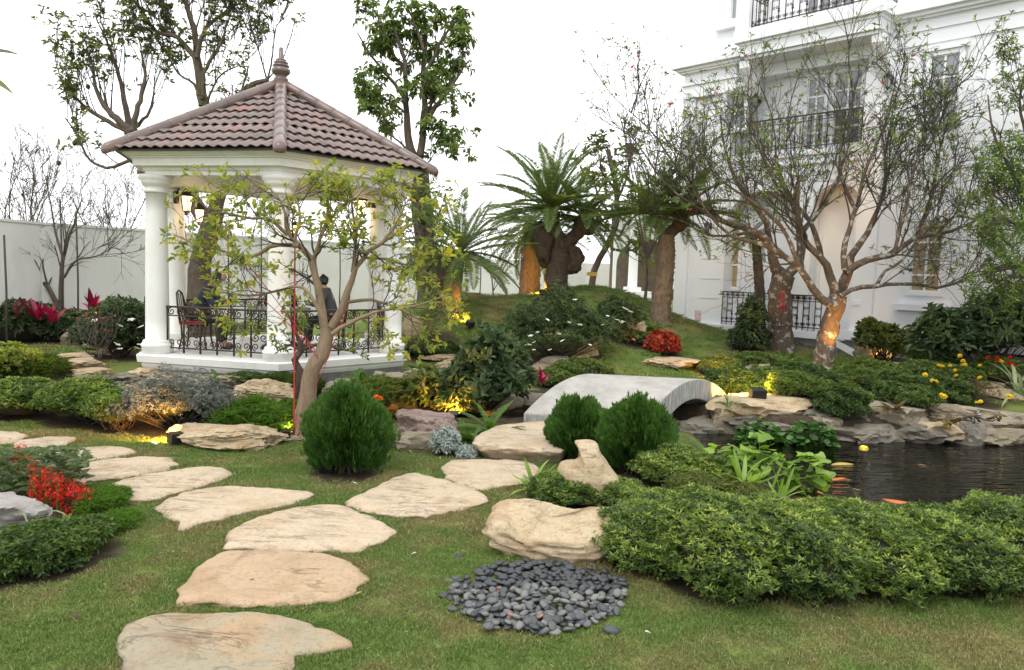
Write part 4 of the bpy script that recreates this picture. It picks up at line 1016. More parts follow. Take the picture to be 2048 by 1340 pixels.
def tuft(name, label, cat, p, key, n, seed, s=1.0, pr=(.2, 1.4), group=None, spread=.04):
    g = thing(name, label, cat, p, group); rng = np.random.default_rng(seed); F = _BL[key]
    for i in range(n):
        q = (i + .5) / n; place('leaf', F[rng.integers(len(F))], g, np.array(p) + np.r_[rng.normal(size=2) * spread, 0], i * 2.4 + rng.uniform(-.2, .2), pr[1] + (pr[0] - pr[1]) * q + rng.uniform(-.1, .1), rng.uniform(-.3, .3), s * rng.uniform(.75, 1.1))
    return g
def blossoms(parent, pts, r, mk, seed, name='flower', petals=5, up=None, sphere=False):
    """each blossom its own part sharing a few meshes"""
    rng = np.random.default_rng(seed); key = ('bl', mk, petals, sphere)
    if key not in _FR:
        out = []
        for v in range(3):
            rg = np.random.default_rng(v + 5); B = []; D = []; U = []
            layers = ((petals, .25),) if not sphere else ((petals + 3, .1), (petals + 1, .7), (petals, 1.3), (3, 2.2))
            for (k, el) in layers:
                for i in range(k): a = 2 * pi * i / k + rg.uniform(-.15, .15) + el; B.append((0, 0, 0)); D.append((cos(a), sin(a), el)); U.append((0, 0, 1.))
            V, F, k = leaf_mesh(np.array(B, float), np.array(D, float), np.array(U) + rg.normal(size=(len(U), 3)) * .1, 1.0, .72, 2, .12, .1)
            out.append(raw_mesh(name, V, F, M[mk], False, np.repeat(rg.uniform(.1, .9, len(B)), k)))
        _FR[key] = out
    for p in pts:
        place(name, _FR[key][rng.integers(3)], parent, p, rng.uniform(0, 6.28), rng.uniform(-.3, .7), rng.uniform(-.5, .5), r * rng.uniform(.75, 1.15))
# ------------------------------------------------------------------ uplights
def uplight(label, p, target, energy=18, size=.09, spot=75, group='garden uplights among the plants', col=(1, .47, .10)):
    p = np.array(p, float); tg = np.array(target, float); d = nrm(tg - p); t = thing('garden_uplight', label, 'uplight', p, group)
    h = p + np.array([0, 0, .1]); s = size; side = nrm(np.cross(d, [0, 0, 1.])); u = np.cross(side, d)
    b = MB(); b.box((-.11 * s / .09, -s, -s * .8), (.05, s, s * .8), (d, side, u), h); b.obj('housing', M['dark_metal'], t)
    b = MB(); b.box((.0505, -s * .85, -s * .65), (.056, s * .85, s * .65), (d, side, u), h); b.obj('lens', M['lamp_glow'], t)
    MB().tube([p - [0, 0, .08], h], .014, 6).obj('spike', M['dark_metal'], t)
    l = bpy.data.lights.new('uplight_lamp', 'SPOT'); l.energy = energy; l.color = col; l.spot_size = radians(spot); l.spot_blend = .6; l.shadow_soft_size = .03
    o = bpy.data.objects.new('uplight_lamp', l); COL.objects.link(o); o.parent = t; o.location = V3(h + d * .09 - p)
    o.rotation_euler = V3(d).to_track_quat('-Z', 'Y').to_euler(); return t
# ================================================================== the place
build_ground(); build_water(); build_gazebo(); build_walls(); build_villa(); build_arbor(); build_bridge()
lantern('lit brass lantern on the inner side of the left gazebo columns', at(352, 395, 14.4), (.9, -.4), 'lit lanterns inside the gazebo', 1.25)
lantern('lit lantern hanging left of the navy jacketed man in the gazebo', at(372, 420, 14.9), (.95, .3), 'lit lanterns inside the gazebo', 1.1)
lantern('lit lantern beside the right rear column of the gazebo', at(748, 405, 15.6), (-.9, -.4), 'lit lanterns inside the gazebo', 1.25)
lantern('lit lantern just right of the middle gazebo column', at(576, 452, 16.0), (.9, -.3), 'lit lanterns inside the gazebo', .8)
# stepping stones
STEPS = [
 ([(240,1272),(262,1248),(330,1228),(400,1228),(560,1235),(640,1258),(693,1278),(690,1295),(600,1312),(560,1350),(290,1365),(262,1330),(245,1300)], 'large grey green and tan stepping stone nearest the camera at the bottom edge', 'step3'),
 ([(352,1190),(385,1150),(432,1108),(490,1100),(560,1102),(640,1108),(700,1125),(728,1155),(720,1172),(660,1200),(500,1207),(380,1205)], 'orange tan stepping stone, second from the bottom edge', 'step2'),
 ([(448,1090),(470,1058),(545,1025),(640,1012),(700,1016),(760,1045),(792,1062),(765,1085),(690,1100),(600,1098),(480,1096)], 'pale cream rounded stepping stone, third from the bottom edge', 'step'),
 ([(318,1015),(360,990),(430,974),(500,974),(560,982),(625,988),(600,1002),(520,1020),(450,1035),(370,1055),(355,1040)], 'pale stepping stone with a long pointed right end', 'step'),
 ([(205,980),(250,960),(340,945),(420,935),(460,945),(450,958),(380,980),(300,998),(255,1000)], 'elongated stepping stone right of the red salvia', 'step'),
 ([(135,940),(180,928),(280,915),(340,918),(350,930),(300,948),(200,962),(150,960)], 'narrow stepping stone with a wavy rim behind the red salvia', 'step'),
 ([(65,912),(130,900),(240,896),(270,905),(190,922),(100,928)], 'thin pale stepping stone, third from the far end of the path', 'step'),
 ([(30,885),(80,878),(150,877),(130,890),(70,899),(36,900)], 'small far stepping stone, second from the left frame edge', 'step'),
 ([(-40,868),(30,865),(55,872),(30,884),(-30,888)], 'farthest stepping stone cut by the left frame edge', 'step'),
 ([(698,1000),(740,980),(790,955),(830,948),(870,957),(930,972),(978,995),(960,1010),(900,1020),(830,1033),(760,1028),(710,1015)], 'domed wide stepping stone in front of the round thuja', 'step'),
 ([(885,935),(900,925),(950,920),(1050,925),(1078,938),(1060,965),(1000,972),(955,978),(910,965),(890,950)], 'pale grey stepping stone just below the slab at the bridge foot', 'step'),
]
for i, (pix, lab, mk) in enumerate(STEPS): stepping(pix, lab, mk, 11 + i, .04 if i else .045)
P = [atz(x, y, .17) for x, y in [(945,885),(960,868),(1000,852),(1060,845),(1115,843),(1150,858),(1150,885),(1120,903),(1060,900),(1010,898),(965,894)]]
V, F, c = slab(P, [(1.0, -.015), (.99, -.04), (.93, -.07), (.9, -.1), (.82, -.19)], 40, .014, topn=.018); STONE_POLYS.append(smooth_outline(P, 30)[:, :2])
top('entrance_slab', 'raised pink cream slab with undercut edge at the foot of the bridge', 'rock', V, F, M['step'], (c[0], c[1], 0), True)
# big foreground rock with a hollow
P = [atz(x, y, z) for x, y, z in [(978,1062,.20),(985,1020,.22),(1010,1004,.26),(1060,1005,.30),(1110,1018,.30),(1165,1022,.30),(1225,1025,.28),(1250,1060,.22),(1215,1090,.15),(1150,1095,.13),(1090,1090,.14),(1040,1078,.16)]]
hp = atz(1045, 1043, .25)
V, F, c = slab(P, [(1.0, -.012), (1.0, -.03), (1.015, -.04), (.985, -.065), (1.0, -.075), (.95, -.1), (.965, -.11), (.85, -.15), (.8, -.2), (.66, -.3)], 61, .022, 150, .035, 3.0, (hp[0], hp[1], .085, .12, .09))
STONE_POLYS.append(smooth_outline(P, 30)[:, :2] * .9 + c[:2] * .1)
top('boulder', 'big cream layered boulder with a hollow on top above the grey pebbles', 'rock', V, F, M['rock'], (c[0], c[1], 0), True)
# hooked rock between the thujas
def hooked():
    Y = 6.9; out = [(1108,975),(1116,940),(1125,925),(1150,922),(1163,912),(1160,896),(1150,890),(1147,883),(1165,880),(1192,883),(1203,905),(1222,935),(1245,965),(1262,992),(1120,1000)]
    P = smooth_outline(np.array([at(x, y, Y) for x, y in out]), 70); m = len(P); c = P.mean(0); V = []; F = []
    ys = [(-.26, .55), (-.23, .8), (-.15, .95), (-.05, 1.0), (.07, .97), (.16, .85), (.22, .6)]
    for (dy, s) in ys:
        for p in P:
            q = c + (p - c) * np.array([s, 0, s]); k = (1 - (q[2]) / .9) ; V.append((q[0] + .02 * mnoise.noise(Vector(q * 6)), Y + dy * (.45 + .8 * k) + .03 * mnoise.noise(Vector(p * 5)), q[2] + .02 * mnoise.noise(Vector((q[0] * 9, dy * 9, q[2] * 9)))))
    n = len(ys)
    F = [(r * m + i, r * m + (i + 1) % m, (r + 1) * m + (i + 1) % m, (r + 1) * m + i) for r in range(n - 1) for i in range(m)] + [tuple(range(m))[::-1], tuple(range((n - 1) * m, n * m))]
    bm = bmesh.new(); vs = [bm.verts.new(v) for v in V]; [bm.faces.new([vs[i] for i in f]) for f in F]; bmesh.ops.triangulate(bm, faces=[f for f in bm.faces if len(f.verts) > 4]); bmesh.ops.recalc_face_normals(bm, faces=bm.faces)
    me = bpy.data.meshes.new('rock'); bm.transform(Matrix.Translation((-c[0], -Y, 0))); bm.to_mesh(me); bm.free(); me.materials.append(M['rock']); me.polygons.foreach_set('use_smooth', [True] * len(me.polygons))
    tag(link('rock', me, None, (c[0], Y, 0)), 'smooth cream rock with a hooked peak between the two round thujas', 'rock', 'garden rocks round the pond and beds')
hooked()
def rk(label, px, py, wpx, hpx, seed, mk='rock', depth=.8, rot=0, sub=4, strata=.05, flat=0., Y=None, tilt=0, sink=.22, pond=False, tiltx=0):
    """rock whose base is seen at px,py, wpx wide and hpx tall in the photo"""
    p = gp(px, py, pond) if Y is None else at(px, py, Y); k = FPX / p[1]; w_ = wpx / k; h = hpx / k
    p = p.copy(); p[1] += w_ * depth * .35
    return rock(label, p, (w_ * 1.08, w_ * depth, h * 1.25), seed, mk, rot, sub, strata, flat, sink, tilt, tiltx=tiltx)
rk('long low tan boulder on the lawn in front of the uplit grey shrub', 447, 903, 226, 55, 3, 'rock', .5, .05, 5, .04, .1)
rk('small tan lump joined to the left top of the long boulder', 362, 885, 70, 36, 5, 'rock', .8)
rk('cream peaked boulder on the pond edge left of the leaning trunk', 518, 808, 130, 52, 8, 'rock', .7, .2, 5, .06, .0, Y=10.7)
rk('purplish cracked slab rock behind the round thuja', 846, 900, 150, 100, 12, 'rock_purple', .6, -.1, 5, .05, .25)
rk('grey brown rock under the purplish slab beside the dusty miller', 850, 906, 110, 48, 13, 'rock2', .5)
rk('small cream stone behind the grey shrub at the water', 245, 800, 62, 32, 14, 'rock', .7, Y=10.2)
rk('upper tan flat rock of the left water cascade', 135, 740, 110, 26, 15, 'rock', .8, .2, 4, .09, .2, Y=13.2)
rk('lower cream flat rock of the left water cascade', 150, 762, 130, 28, 16, 'rock', .7, -.1, 4, .09, .2, Y=12.8)
rk('pale flat stone at the back of the left cascade', 115, 722, 90, 14, 17, 'rock', .8, Y=13.8)
rk('grey green upright stone left of the cascade', 102, 745, 30, 42, 18, 'rock2', .8, Y=12.6)
rk('small square mossy stone standing in the channel', 207, 780, 26, 34, 19, 'rock_dark', .9, Y=12.0)
rk('dark ledge stone below the left gazebo corner', 250, 775, 90, 34, 20, 'rock_dark', .8, 0, 4, .1, .2, Y=12.0)
rk('tan stone touching the left gazebo corner', 288, 757, 60, 22, 21, 'rock', .8, Y=12.1)
rk('grey slab under the gazebo edge above the grey shrub', 345, 775, 120, 32, 22, 'rock2', .6, Y=11.6)
rk('flat stone under the gazebo beside the small fern', 460, 768, 56, 20, 23, 'rock2', .8, Y=11.3)
rk('rounded flat stone under the front gazebo edge', 400, 775, 70, 26, 24, 'rock2', .8, Y=11.4)
rk('broken grey stones right of the leaning trunk', 668, 800, 70, 40, 25, 'rock2', .8, Y=11.2)
rk('pale flat stone below the right gazebo edge', 700, 778, 70, 20, 26, 'rock2', .8, Y=11.6)
rk('cream stone ledge under the right gazebo corner', 780, 785, 90, 42, 27, 'rock2', .8, Y=12.0)
rk('dark shore stone below the right gazebo corner', 800, 812, 110, 34, 28, 'rock_dark', .7, Y=11.4)
rk('tilted grey stone between gazebo and hosta leaves', 828, 765, 60, 30, 29, 'rock2', .8, Y=12.4)
rk('dark bank stone behind the leaning trunk', 580, 812, 120, 40, 30, 'rock_dark', .7, Y=11.2)
rk('dark bank stone left of the peaked boulder', 450, 815, 110, 40, 31, 'rock_dark', .7, Y=11.2)
rk('brownish ledge stone in the left channel', 290, 800, 120, 36, 32, 'rock_dark', .7, Y=11.5)
rk('small grey stone at the foot of the leaning trunk', 590, 885, 44, 16, 33, 'rock2', .8)
rk('white pebble lying on the lawn near the long boulder', 307, 890, 12, 8, 34, 'plaster', .8)
rk('grey pointed stone at the bare tree foot', 131, 690, 34, 32, 35, 'rock2', .8)
rk('broad grey stone behind the bare tree', 187, 700, 74, 28, 36, 'rock2', .7)
rk('pale flat stone in the lawn behind the cascade', 60, 712, 60, 8, 37, 'rock', .8)
rk('pale flat stone left of the gazebo step', 215, 712, 56, 10, 38, 'rock', .8)
rk('grey boulder cut by the left frame edge in front of the salvia', -20, 1084, 160, 84, 39, 'rock_grey', .9, 0, 5, .0, .2, sink=.1)
rk('cream flat rock in the bed behind the dark bush', 885, 722, 80, 16, 41, 'rock', .8)
rk('cream rock between the hosta and the dark bush', 930, 745, 110, 34, 42, 'rock', .6)
rk('grey white boulder under the white flowering gardenia', 1120, 748, 110, 36, 43, 'rock2', .6, 0, 4, .03)
rk('pale rounded rock behind the gardenia stems', 1170, 712, 60, 44, 44, 'rock2', .7)
rk('small stone left of the pale rounded rock', 1145, 722, 50, 14, 45, 'rock', .7)
rk('yellowish rock above the pink flower bed', 1268, 672, 42, 34, 46, 'rock', .8)
rk('flat cream rock in front of the red coleus ball', 1345, 738, 116, 26, 47, 'rock', .6, .1, 4, .08, .2)
rk('small grey rock right of the coleus ball', 1338, 672, 22, 12, 48, 'rock2', .8)
rk('pale trough shaped rock in the clipped groundcover', 1520, 752, 62, 30, 49, 'rock2', .7, .2, 4, .03, .2)
rk('cream rock at the foot of the red marked peach trunk', 1540, 694, 46, 38, 50, 'rock', .7)
rk('pale hollow rock beside the small uplit shrub', 1742, 722, 54, 40, 51, 'rock2', .7)
rk('pale slanting rock behind the right groundcover', 1812, 748, 72, 26, 52, 'rock', .6, .25)
rk('pale flat paving rock at the right among flowers', 1960, 778, 110, 16, 53, 'rock', .8)
rk('cream flat stone near the striped agave', 2010, 800, 90, 20, 54, 'rock', .8)
rk('brown rock in the bed right of the gazebo', 828, 672, 40, 46, 55, 'rock', .8)
# far bank of the pond
FB = [(1382, 892, 64, 36, 'rock_dark', 'dark round boulder under the bridge arch'), (1345, 880, 60, 40, 'rock_dark', 'deep dark stone beneath the bridge deck'), (1452, 872, 70, 44, 'rock2', 'grey tan boulder right of the bridge arch'), (1442, 842, 44, 32, 'rock', 'rusty cream stone carrying the spider plant'),
      (1560, 838, 190, 42, 'rock', 'large cream ledge rock with hollows beside the bridge'), (1540, 872, 150, 30, 'rock_dark', 'shaded base rock below the cream ledge'), (1655, 868, 60, 36, 'rock2', 'smooth grey round stone on the shore'),
      (1700, 882, 110, 34, 'rock_dark', 'low grey shore stone left of the bromeliad boulder'), (1772, 848, 136, 42, 'rock2', 'tan layered boulder under the bromeliad'), (1760, 884, 130, 38, 'rock_dark', 'grey stone under the bromeliad boulder at the waterline'),
      (1850, 884, 110, 40, 'rock_dark', 'dark shore stone right of the pond light'), (1925, 846, 150, 34, 'rock2', 'layered pale rock carrying driftwood and bromeliads'), (1900, 872, 130, 26, 'rock', 'jutting cream shelf rock below the driftwood'),
      (1955, 890, 80, 50, 'rock_dark', 'upright grey shore boulder below the driftwood'), (2010, 892, 100, 34, 'rock2', 'pale flat shore rock at the right edge'), (2040, 858, 90, 32, 'rock2', 'upper grey rock at the right frame edge'), (1610, 888, 110, 26, 'rock_dark', 'low wet stone between the two round leaved clumps')]
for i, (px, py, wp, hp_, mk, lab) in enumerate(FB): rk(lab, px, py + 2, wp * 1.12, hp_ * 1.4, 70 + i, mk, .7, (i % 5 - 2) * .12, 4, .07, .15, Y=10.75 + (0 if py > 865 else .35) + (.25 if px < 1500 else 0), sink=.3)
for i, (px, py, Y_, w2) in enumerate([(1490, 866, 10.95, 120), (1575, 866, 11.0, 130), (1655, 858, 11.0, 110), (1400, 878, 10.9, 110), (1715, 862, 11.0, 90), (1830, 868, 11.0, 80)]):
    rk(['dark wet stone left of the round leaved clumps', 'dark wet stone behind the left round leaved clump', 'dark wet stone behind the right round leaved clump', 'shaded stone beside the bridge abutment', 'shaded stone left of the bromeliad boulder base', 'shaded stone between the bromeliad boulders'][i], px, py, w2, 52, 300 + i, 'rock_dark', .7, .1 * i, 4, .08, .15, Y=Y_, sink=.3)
# more bank stones along the channel behind the lawn, out of which the beds grow
rng = random.Random(3)
for i in range(15):
    x = -7.6 + i * .62; p = (x + rng.uniform(-.1, .1), 11.75 + (.5 if x < -6 else 0) + rng.uniform(-.1, .15) - (0.35 if -5.2 < x < -2 else 0), -.1)
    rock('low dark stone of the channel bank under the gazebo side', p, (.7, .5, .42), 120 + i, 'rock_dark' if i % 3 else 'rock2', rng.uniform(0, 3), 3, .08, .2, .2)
# ------------------------------------------------------------------ foreground and middle shrubs
shrub('azalea_hedge', 'broad clipped azalea hedge in the right foreground, left half beside the boulder', 'hedge',
      [lump(1300, 1165, 1020, 240, .5), lump(1440, 1222, 995, 280, .62), lump(1590, 1222, 1012, 280, .62), lump(1360, 1085, 995, 250, .45), lump(1520, 1160, 1000, 200, .4), lump(1660, 1160, 1010, 180, .45), lump(1250, 1110, 1030, 130, .35)], 16000, .035, .0112, 'azalea', 1, 6, .4, .80, 60, bed=.68, lowcut=-.6, bumpy=.09, spread=1.0)
shrub('azalea_hedge', 'clipped azalea hedge running off the right frame edge in front of the pond', 'hedge',
      [lump(1745, 1215, 1028, 290, .65), lump(1900, 1212, 1030, 290, .6), lump(2060, 1215, 1008, 300, .65), lump(2230, 1215, 1005, 300, .65), lump(1820, 1165, 1022, 200, .45), lump(1985, 1150, 1008, 200, .4)], 14500, .035, .0112, 'azalea', 2, 6, .4, .80, 50, bed=.68, lowcut=-.6, bumpy=.09, spread=1.0)
shrub('azalea_bush', 'low azalea bush behind the hollowed boulder', 'shrub', [lump(1130, 1022, 952, 150, .35), lump(1235, 1030, 962, 130, .35)], 4000, .033, .0105, 'azalea', 3, 6, .4, .78, 14, spread=1.1, bumpy=.12)
shrub('azalea_bush', 'azalea bush right of the right round thuja', 'shrub', [lump(1350, 985, 897, 170, .42), lump(1410, 1000, 915, 130, .4)], 5200, .033, .0105, 'azalea', 4, 6, .4, .78, 14, spread=1.1, bumpy=.12)
shrub('azalea_bush', 'sparse brown tipped azalea between hedge and pond plants', 'shrub', [lump(1400, 1035, 955, 150, .35), lump(1480, 1040, 965, 130, .35)], 3600, .034, .011, 'olive', 5, 6, .4, .7, 24)
def thuja(label, px, pb, pt, wpx, seed, n):
    l = lump(px, pb, pt + 16, wpx * .86, None); x, y, z, rx, ry, rz = l; rng = np.random.default_rng(seed)
    base = np.array([x, y, Hs(x, y)]); g = thing('thuja_bush', label, 'shrub', base, 'round dwarf thujas')
    d = nrm(rng.normal(size=(n, 3))); d[:, 2] = np.where(d[:, 2] < -.75, -d[:, 2], d[:, 2])
    # egg profile, widest at a third of the height; foliage in upright plates
    ck = nrm(rng.normal(size=(130, 3))); near = (d @ ck.T).max(1)      # upright plates gathered into clumps with gaps between
    u = rng.uniform(size=n); rad = (1 - .22 * u ** 2) * (.70 + .33 * np.clip((near - .93) / .06, 0, 1)) * np.where(rng.random(n) < .08, rng.uniform(1.0, 1.14, n), 1) * (1 + .07 * np.sin(d[:, 0] * 4 + seed) * np.cos(d[:, 2] * 5 + d[:, 1] * 3 + seed)) * (1 + .10 * np.sin(np.arctan2(d[:, 1], d[:, 0]) * 11 + d[:, 2] * 3) * np.cos(d[:, 2] * 6 + np.arctan2(d[:, 1], d[:, 0]) * 4))
    P = np.stack([d[:, 0] * rx * (1 - .12 * d[:, 2]), d[:, 1] * ry * (1 - .12 * d[:, 2]), d[:, 2] * rz], 1) * rad[:, None] + [x, y, z + .03]
    A = nrm(d * [.5, .5, .2] + [0, 0, 1.0] + rng.normal(size=d.shape) * .12); out = nrm(d * [1, 1, 0] + 1e-6)
    Bs = []; Ds = []; Us = []; tt = []
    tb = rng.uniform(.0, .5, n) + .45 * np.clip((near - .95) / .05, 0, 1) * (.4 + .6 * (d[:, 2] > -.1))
    side = nrm(np.cross(A, out))
    for k in range(7):
        t = (k - 3) / 3; Bs.append(P + A * .012 * (3 - abs(k - 3))); Ds.append(A + out * t * .75 + rng.normal(size=A.shape) * .12); Us.append(side + rng.normal(size=A.shape) * .2); tt.append(tb + rng.uniform(-.1, .15, n))
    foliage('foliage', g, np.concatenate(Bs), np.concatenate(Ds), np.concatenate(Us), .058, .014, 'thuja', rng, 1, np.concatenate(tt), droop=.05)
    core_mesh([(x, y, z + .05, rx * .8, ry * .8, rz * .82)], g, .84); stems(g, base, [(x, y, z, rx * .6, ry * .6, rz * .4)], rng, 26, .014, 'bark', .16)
    BEDS.append((x, y - .1, rx * .95)); return g
thuja('large round dark green thuja on the lawn beside the leaning tree', 697, 958, 780, 186, 21, 8200)
thuja('smaller left round thuja in front of the bridge', 1160, 932, 796, 136, 22, 5600)
thuja('right round thuja of the pair in front of the bridge', 1277, 955, 800, 168, 23, 7000)
shrub('silver_shrub', 'loose silver grey shrub lit from beneath by an uplight', 'shrub', [lump(350, 872, 748, 200, .5), lump(420, 862, 775, 110, .4), lump(285, 868, 780, 110, .4)], 4600, .032, .011, 'grey', 6, 5, .8, .45, 70, lowcut=-.1, bed=.9, bumpy=.22)
shrub('azalea_mound', 'flat topped lime green azalea left of the silver shrub', 'shrub', [lump(170, 858, 762, 190, .55), lump(225, 865, 785, 130, .4)], 7500, .036, .015, 'azalea', 7, 5, .22, .7, 40, lowcut=-.05, bed=.9)
shrub('azalea_mound', 'low azalea mound at the left frame edge behind the stepping stones', 'shrub', [lump(40, 845, 758, 160, .5), lump(-60, 845, 760, 140, .5)], 5200, .036, .015, 'azalea', 8, 5, .22, .75, 20, lowcut=-.1, bed=.9)
shrub('brown_shrub', 'thin brownish twiggy azalea between lime mound and silver shrub', 'shrub', [lump(235, 868, 800, 90, .3)], 900, .032, .013, 'olive', 9, 4, .6, 0, 40, lowcut=0, stem_r=.008)
shrub('leafy_bush', 'dark glossy leafy bush at the lower left below the grey boulder', 'shrub', [lump(90, 1165, 1060, 180, .35), lump(10, 1175, 1075, 150, .35), lump(150, 1135, 1050, 100, .3)], 3600, .05, .024, 'hedge_dark', 10, 5, .3, .8, 20, shape=2)
shrub('groundcover_tuft', 'feathery pale green groundcover right of the red salvia', 'ground cover', [lump(205, 1040, 985, 80, .3), lump(225, 1075, 1035, 90, .25)], 1500, .05, .006, 'fern', 11, 6, .6, 0, 8, bed=.7)
# right bank groundcovers
gc = [('clipped dark groundcover right of the bridge end', [lump(1470, 800, 735, 120, .6, Y=12.4), lump(1540, 800, 738, 130, .7, Y=12.6)], 3600, 31),
      ('broad dark clipped mound left of the lit peach trunk', [lump(1600, 812, 728, 170, .8, Y=12.2), lump(1560, 815, 760, 150, .5, Y=11.9)], 5200, 32),
      ('round dark cushion hanging over the pond rocks', [lump(1688, 846, 772, 106, .32, Y=10.75)], 2600, 33),
      ('bright green dome behind the dark cushions', [lump(1745, 790, 722, 150, .7, Y=13.2), lump(1700, 800, 745, 120, .6, Y=12.9)], 4200, 34),
      ('wide dark groundcover above the bromeliad rock', [lump(1800, 830, 745, 200, .8, Y=12.2), lump(1880, 825, 752, 130, .7, Y=12.3)], 6000, 35)]
for lab, ls, n, sd in gc: shrub('groundcover_mound', lab, 'shrub', ls, int(n * .75), .052, .02, 'hedge_dark' if sd != 34 else 'mid', sd, 5, .32, .8, 6, bumpy=.17, spread=1.1, group='clipped groundcover mounds on the pond bank')
shrub('groundcover_mound', 'small dark shrub tumbling over the rocks above the pond lamp', 'shrub', [lump(1830, 822, 772, 80, .3, Y=11.1), lump(1790, 805, 765, 70, .3, Y=11.4)], 1300, .05, .02, 'hedge_dark', 86, 5, .3, .8, 6)
shrub('groundcover_mound', 'rounded green shrub behind the cream ledge rock', 'shrub', [lump(1590, 800, 745, 110, .35, Y=11.5), lump(1645, 805, 760, 70, .3, Y=11.4)], 1900, .05, .02, 'mid', 87, 5, .3, .8, 6)
shrub('groundcover_mound', 'pink dotted low groundcover behind the bridge crest', 'shrub', [lump(1165, 765, 718, 130, .5, Y=13.9), lump(1110, 780, 738, 80, .4, Y=13.2)], 2600, .042, .018, 'mid', 36, 5, .25, .85, 6)
shrub('groundcover_mound', 'lit green shrub at the far bridge end', 'shrub', [lump(1445, 760, 712, 90, .5, Y=14.2), lump(1520, 735, 705, 110, .5, Y=15.0)], 2400, .042, .018, 'mid', 37, 5, .3, .8, 10)
shrub('clipped_cushion', 'dark flat clipped cushion shrub right of the gazebo', 'shrub', [lump(865, 716, 679, 116, .5)], 3800, .034, .015, 'hedge_dark', 38, 5, .2, .88, 6)
shrub('twiggy_shrub', 'brown leafless twiggy shrub near the driftwood', 'shrub', [lump(1950, 815, 762, 100, .4, Y=12.2)], 500, .03, .01, 'brown_leaf', 39, 4, .7, 0, 90, lowcut=0, stem_r=.006)
shrub('twiggy_shrub', 'brown dry patch of twigs between the dark mounds', 'shrub', [lump(1660, 790, 745, 80, .3, Y=12.2)], 500, .03, .01, 'brown_leaf', 40, 4, .7, 0, 60, lowcut=0, stem_r=.006)
# taller shrubs
shrub('dark_leaf_bush', 'tall dark bush with large pointed leaves left of the bridge', 'shrub', [lump(985, 800, 668, 130, .5, Y=10.9), lump(960, 830, 735, 190, .5, Y=10.6), lump(1020, 800, 730, 100, .4, Y=10.8)], 520, .145, .08, 'dark_leaf', 41, 5, .8, .3, 40, shape=2, lowcut=-.2, spread=.85, stem_r=.01, bumpy=.2)
shrub('amber_lit_bush', 'low leafy bush glowing amber from an uplight under it', 'shrub', [lump(865, 835, 745, 150, .45, Y=10.7), lump(920, 840, 775, 110, .4, Y=10.5)], 430, .12, .058, 'olive', 42, 5, .75, .25, 40, shape=2, lowcut=-.1, spread=.85)
shrub('marigold_plant', 'feathery plant with three orange marigolds behind the thuja', 'plant', [lump(765, 830, 755, 120, .4, Y=10.6)], 900, .06, .012, 'mid', 43, 5, .7, .3, 20)
g = shrub('gardenia', 'large dark gardenia with white flowers on the grass slope', 'shrub', [lump(1120, 735, 575, 130, .8, Y=14.9), lump(1060, 720, 610, 110, .7, Y=14.9), lump(1185, 720, 620, 120, .7, Y=15.0), lump(1120, 720, 650, 150, .7, Y=14.7)], 2500, .075, .026, 'dark_leaf', 44, 5, .85, 0, 70, lowcut=-.2, spread=.85, bumpy=.16, shape=2, bed=.5)
blossoms(g, [at(x, y, Y) for x, y, Y in [(1138,645,14.2),(1075,665,14.2),(1118,668,14.3),(1062,672,14.1),(1058,690,14.1),(1068,685,14.0),(1048,690,14.2),(1160,650,14.3),(1205,650,14.4),(1068,700,14.1),(1125,682,14.1),(1150,600,14.6),(1095,640,14.2),(1180,690,14.3),(1100,700,14.1),(1215,632,14.5)]], .055, 'white_petal', 45)
g = shrub('gardenia', 'smaller gardenia with few white flowers near the cycad base', 'shrub', [lump(1235, 690, 595, 90, .6), lump(1220, 672, 625, 70, .5), lump(1262, 665, 610, 60, .4)], 1400, .07, .026, 'dark_leaf', 46, 5, .7, .3, 30, lowcut=-.1, shape=2, bed=.5)
blossoms(g, [at(x, y, 15.6) for x, y in [(1250,618),(1261,624),(1243,645),(1233,640)]], .08, 'white_petal', 47)
g = shrub('pink_flower_patch', 'low patch of pink flowers beside the red coleus', 'flowers', [lump(1262, 692, 660, 80, .4)], 700, .05, .022, 'mid', 48, 4, .4, .7, 6)
blossoms(g, [tuple(gp(1232 + random.Random(i).uniform(0, 62), 668 + random.Random(i + 50).uniform(0, 24)) + np.array([0, -.35, .14])) for i in range(18)], .045, 'pink_petal', 49)
shrub('coleus_ball', 'round crimson coleus ball on the grass slope', 'shrub', [lump(1325, 712, 665, 66, .36)], 1300, .07, .045, 'coleus', 50, 4, .15, .9, 4, shape=2, upb=.25)
shrub('right_leafy_shrub', 'tall shrub with long drooping leaves against the villa at the right edge', 'shrub', [lump(1990, 745, 600, 150, .8, Y=14.3), lump(1900, 740, 640, 130, .7, Y=14.2), lump(2060, 745, 560, 140, .8, Y=14.3), lump(1880, 690, 615, 70, .4, Y=14.4)], 1000, .18, .062, 'dark_leaf', 51, 5, .8, .35, 60, shape=2, lowcut=-.2, spread=1.0, bumpy=.2)
shrub('dark_shrub', 'dense dark round shrub left of the drooping leaved shrub', 'shrub', [lump(1875, 738, 688, 90, .5, Y=14.6)], 1500, .05, .02, 'hedge_dark', 52, 5, .3, .85, 6)
shrub('conical_shrub', 'narrow dark shrub in front of the porch railing', 'shrub', [lump(1505, 700, 600, 56, .4, Y=17), lump(1500, 705, 650, 80, .5, Y=17)], 800, .09, .045, 'dark_leaf', 53, 5, .7, .3, 24, shape=2)
shrub('uplit_shrub', 'open shrub by the stair lit by two small warm lights', 'shrub', [lump(1765, 715, 650, 90, .5, Y=16), lump(1745, 690, 640, 50, .4, Y=16), lump(1790, 720, 670, 70, .4, Y=16)], 600, .11, .05, 'olive', 54, 5, .7, .2, 40, shape=2)
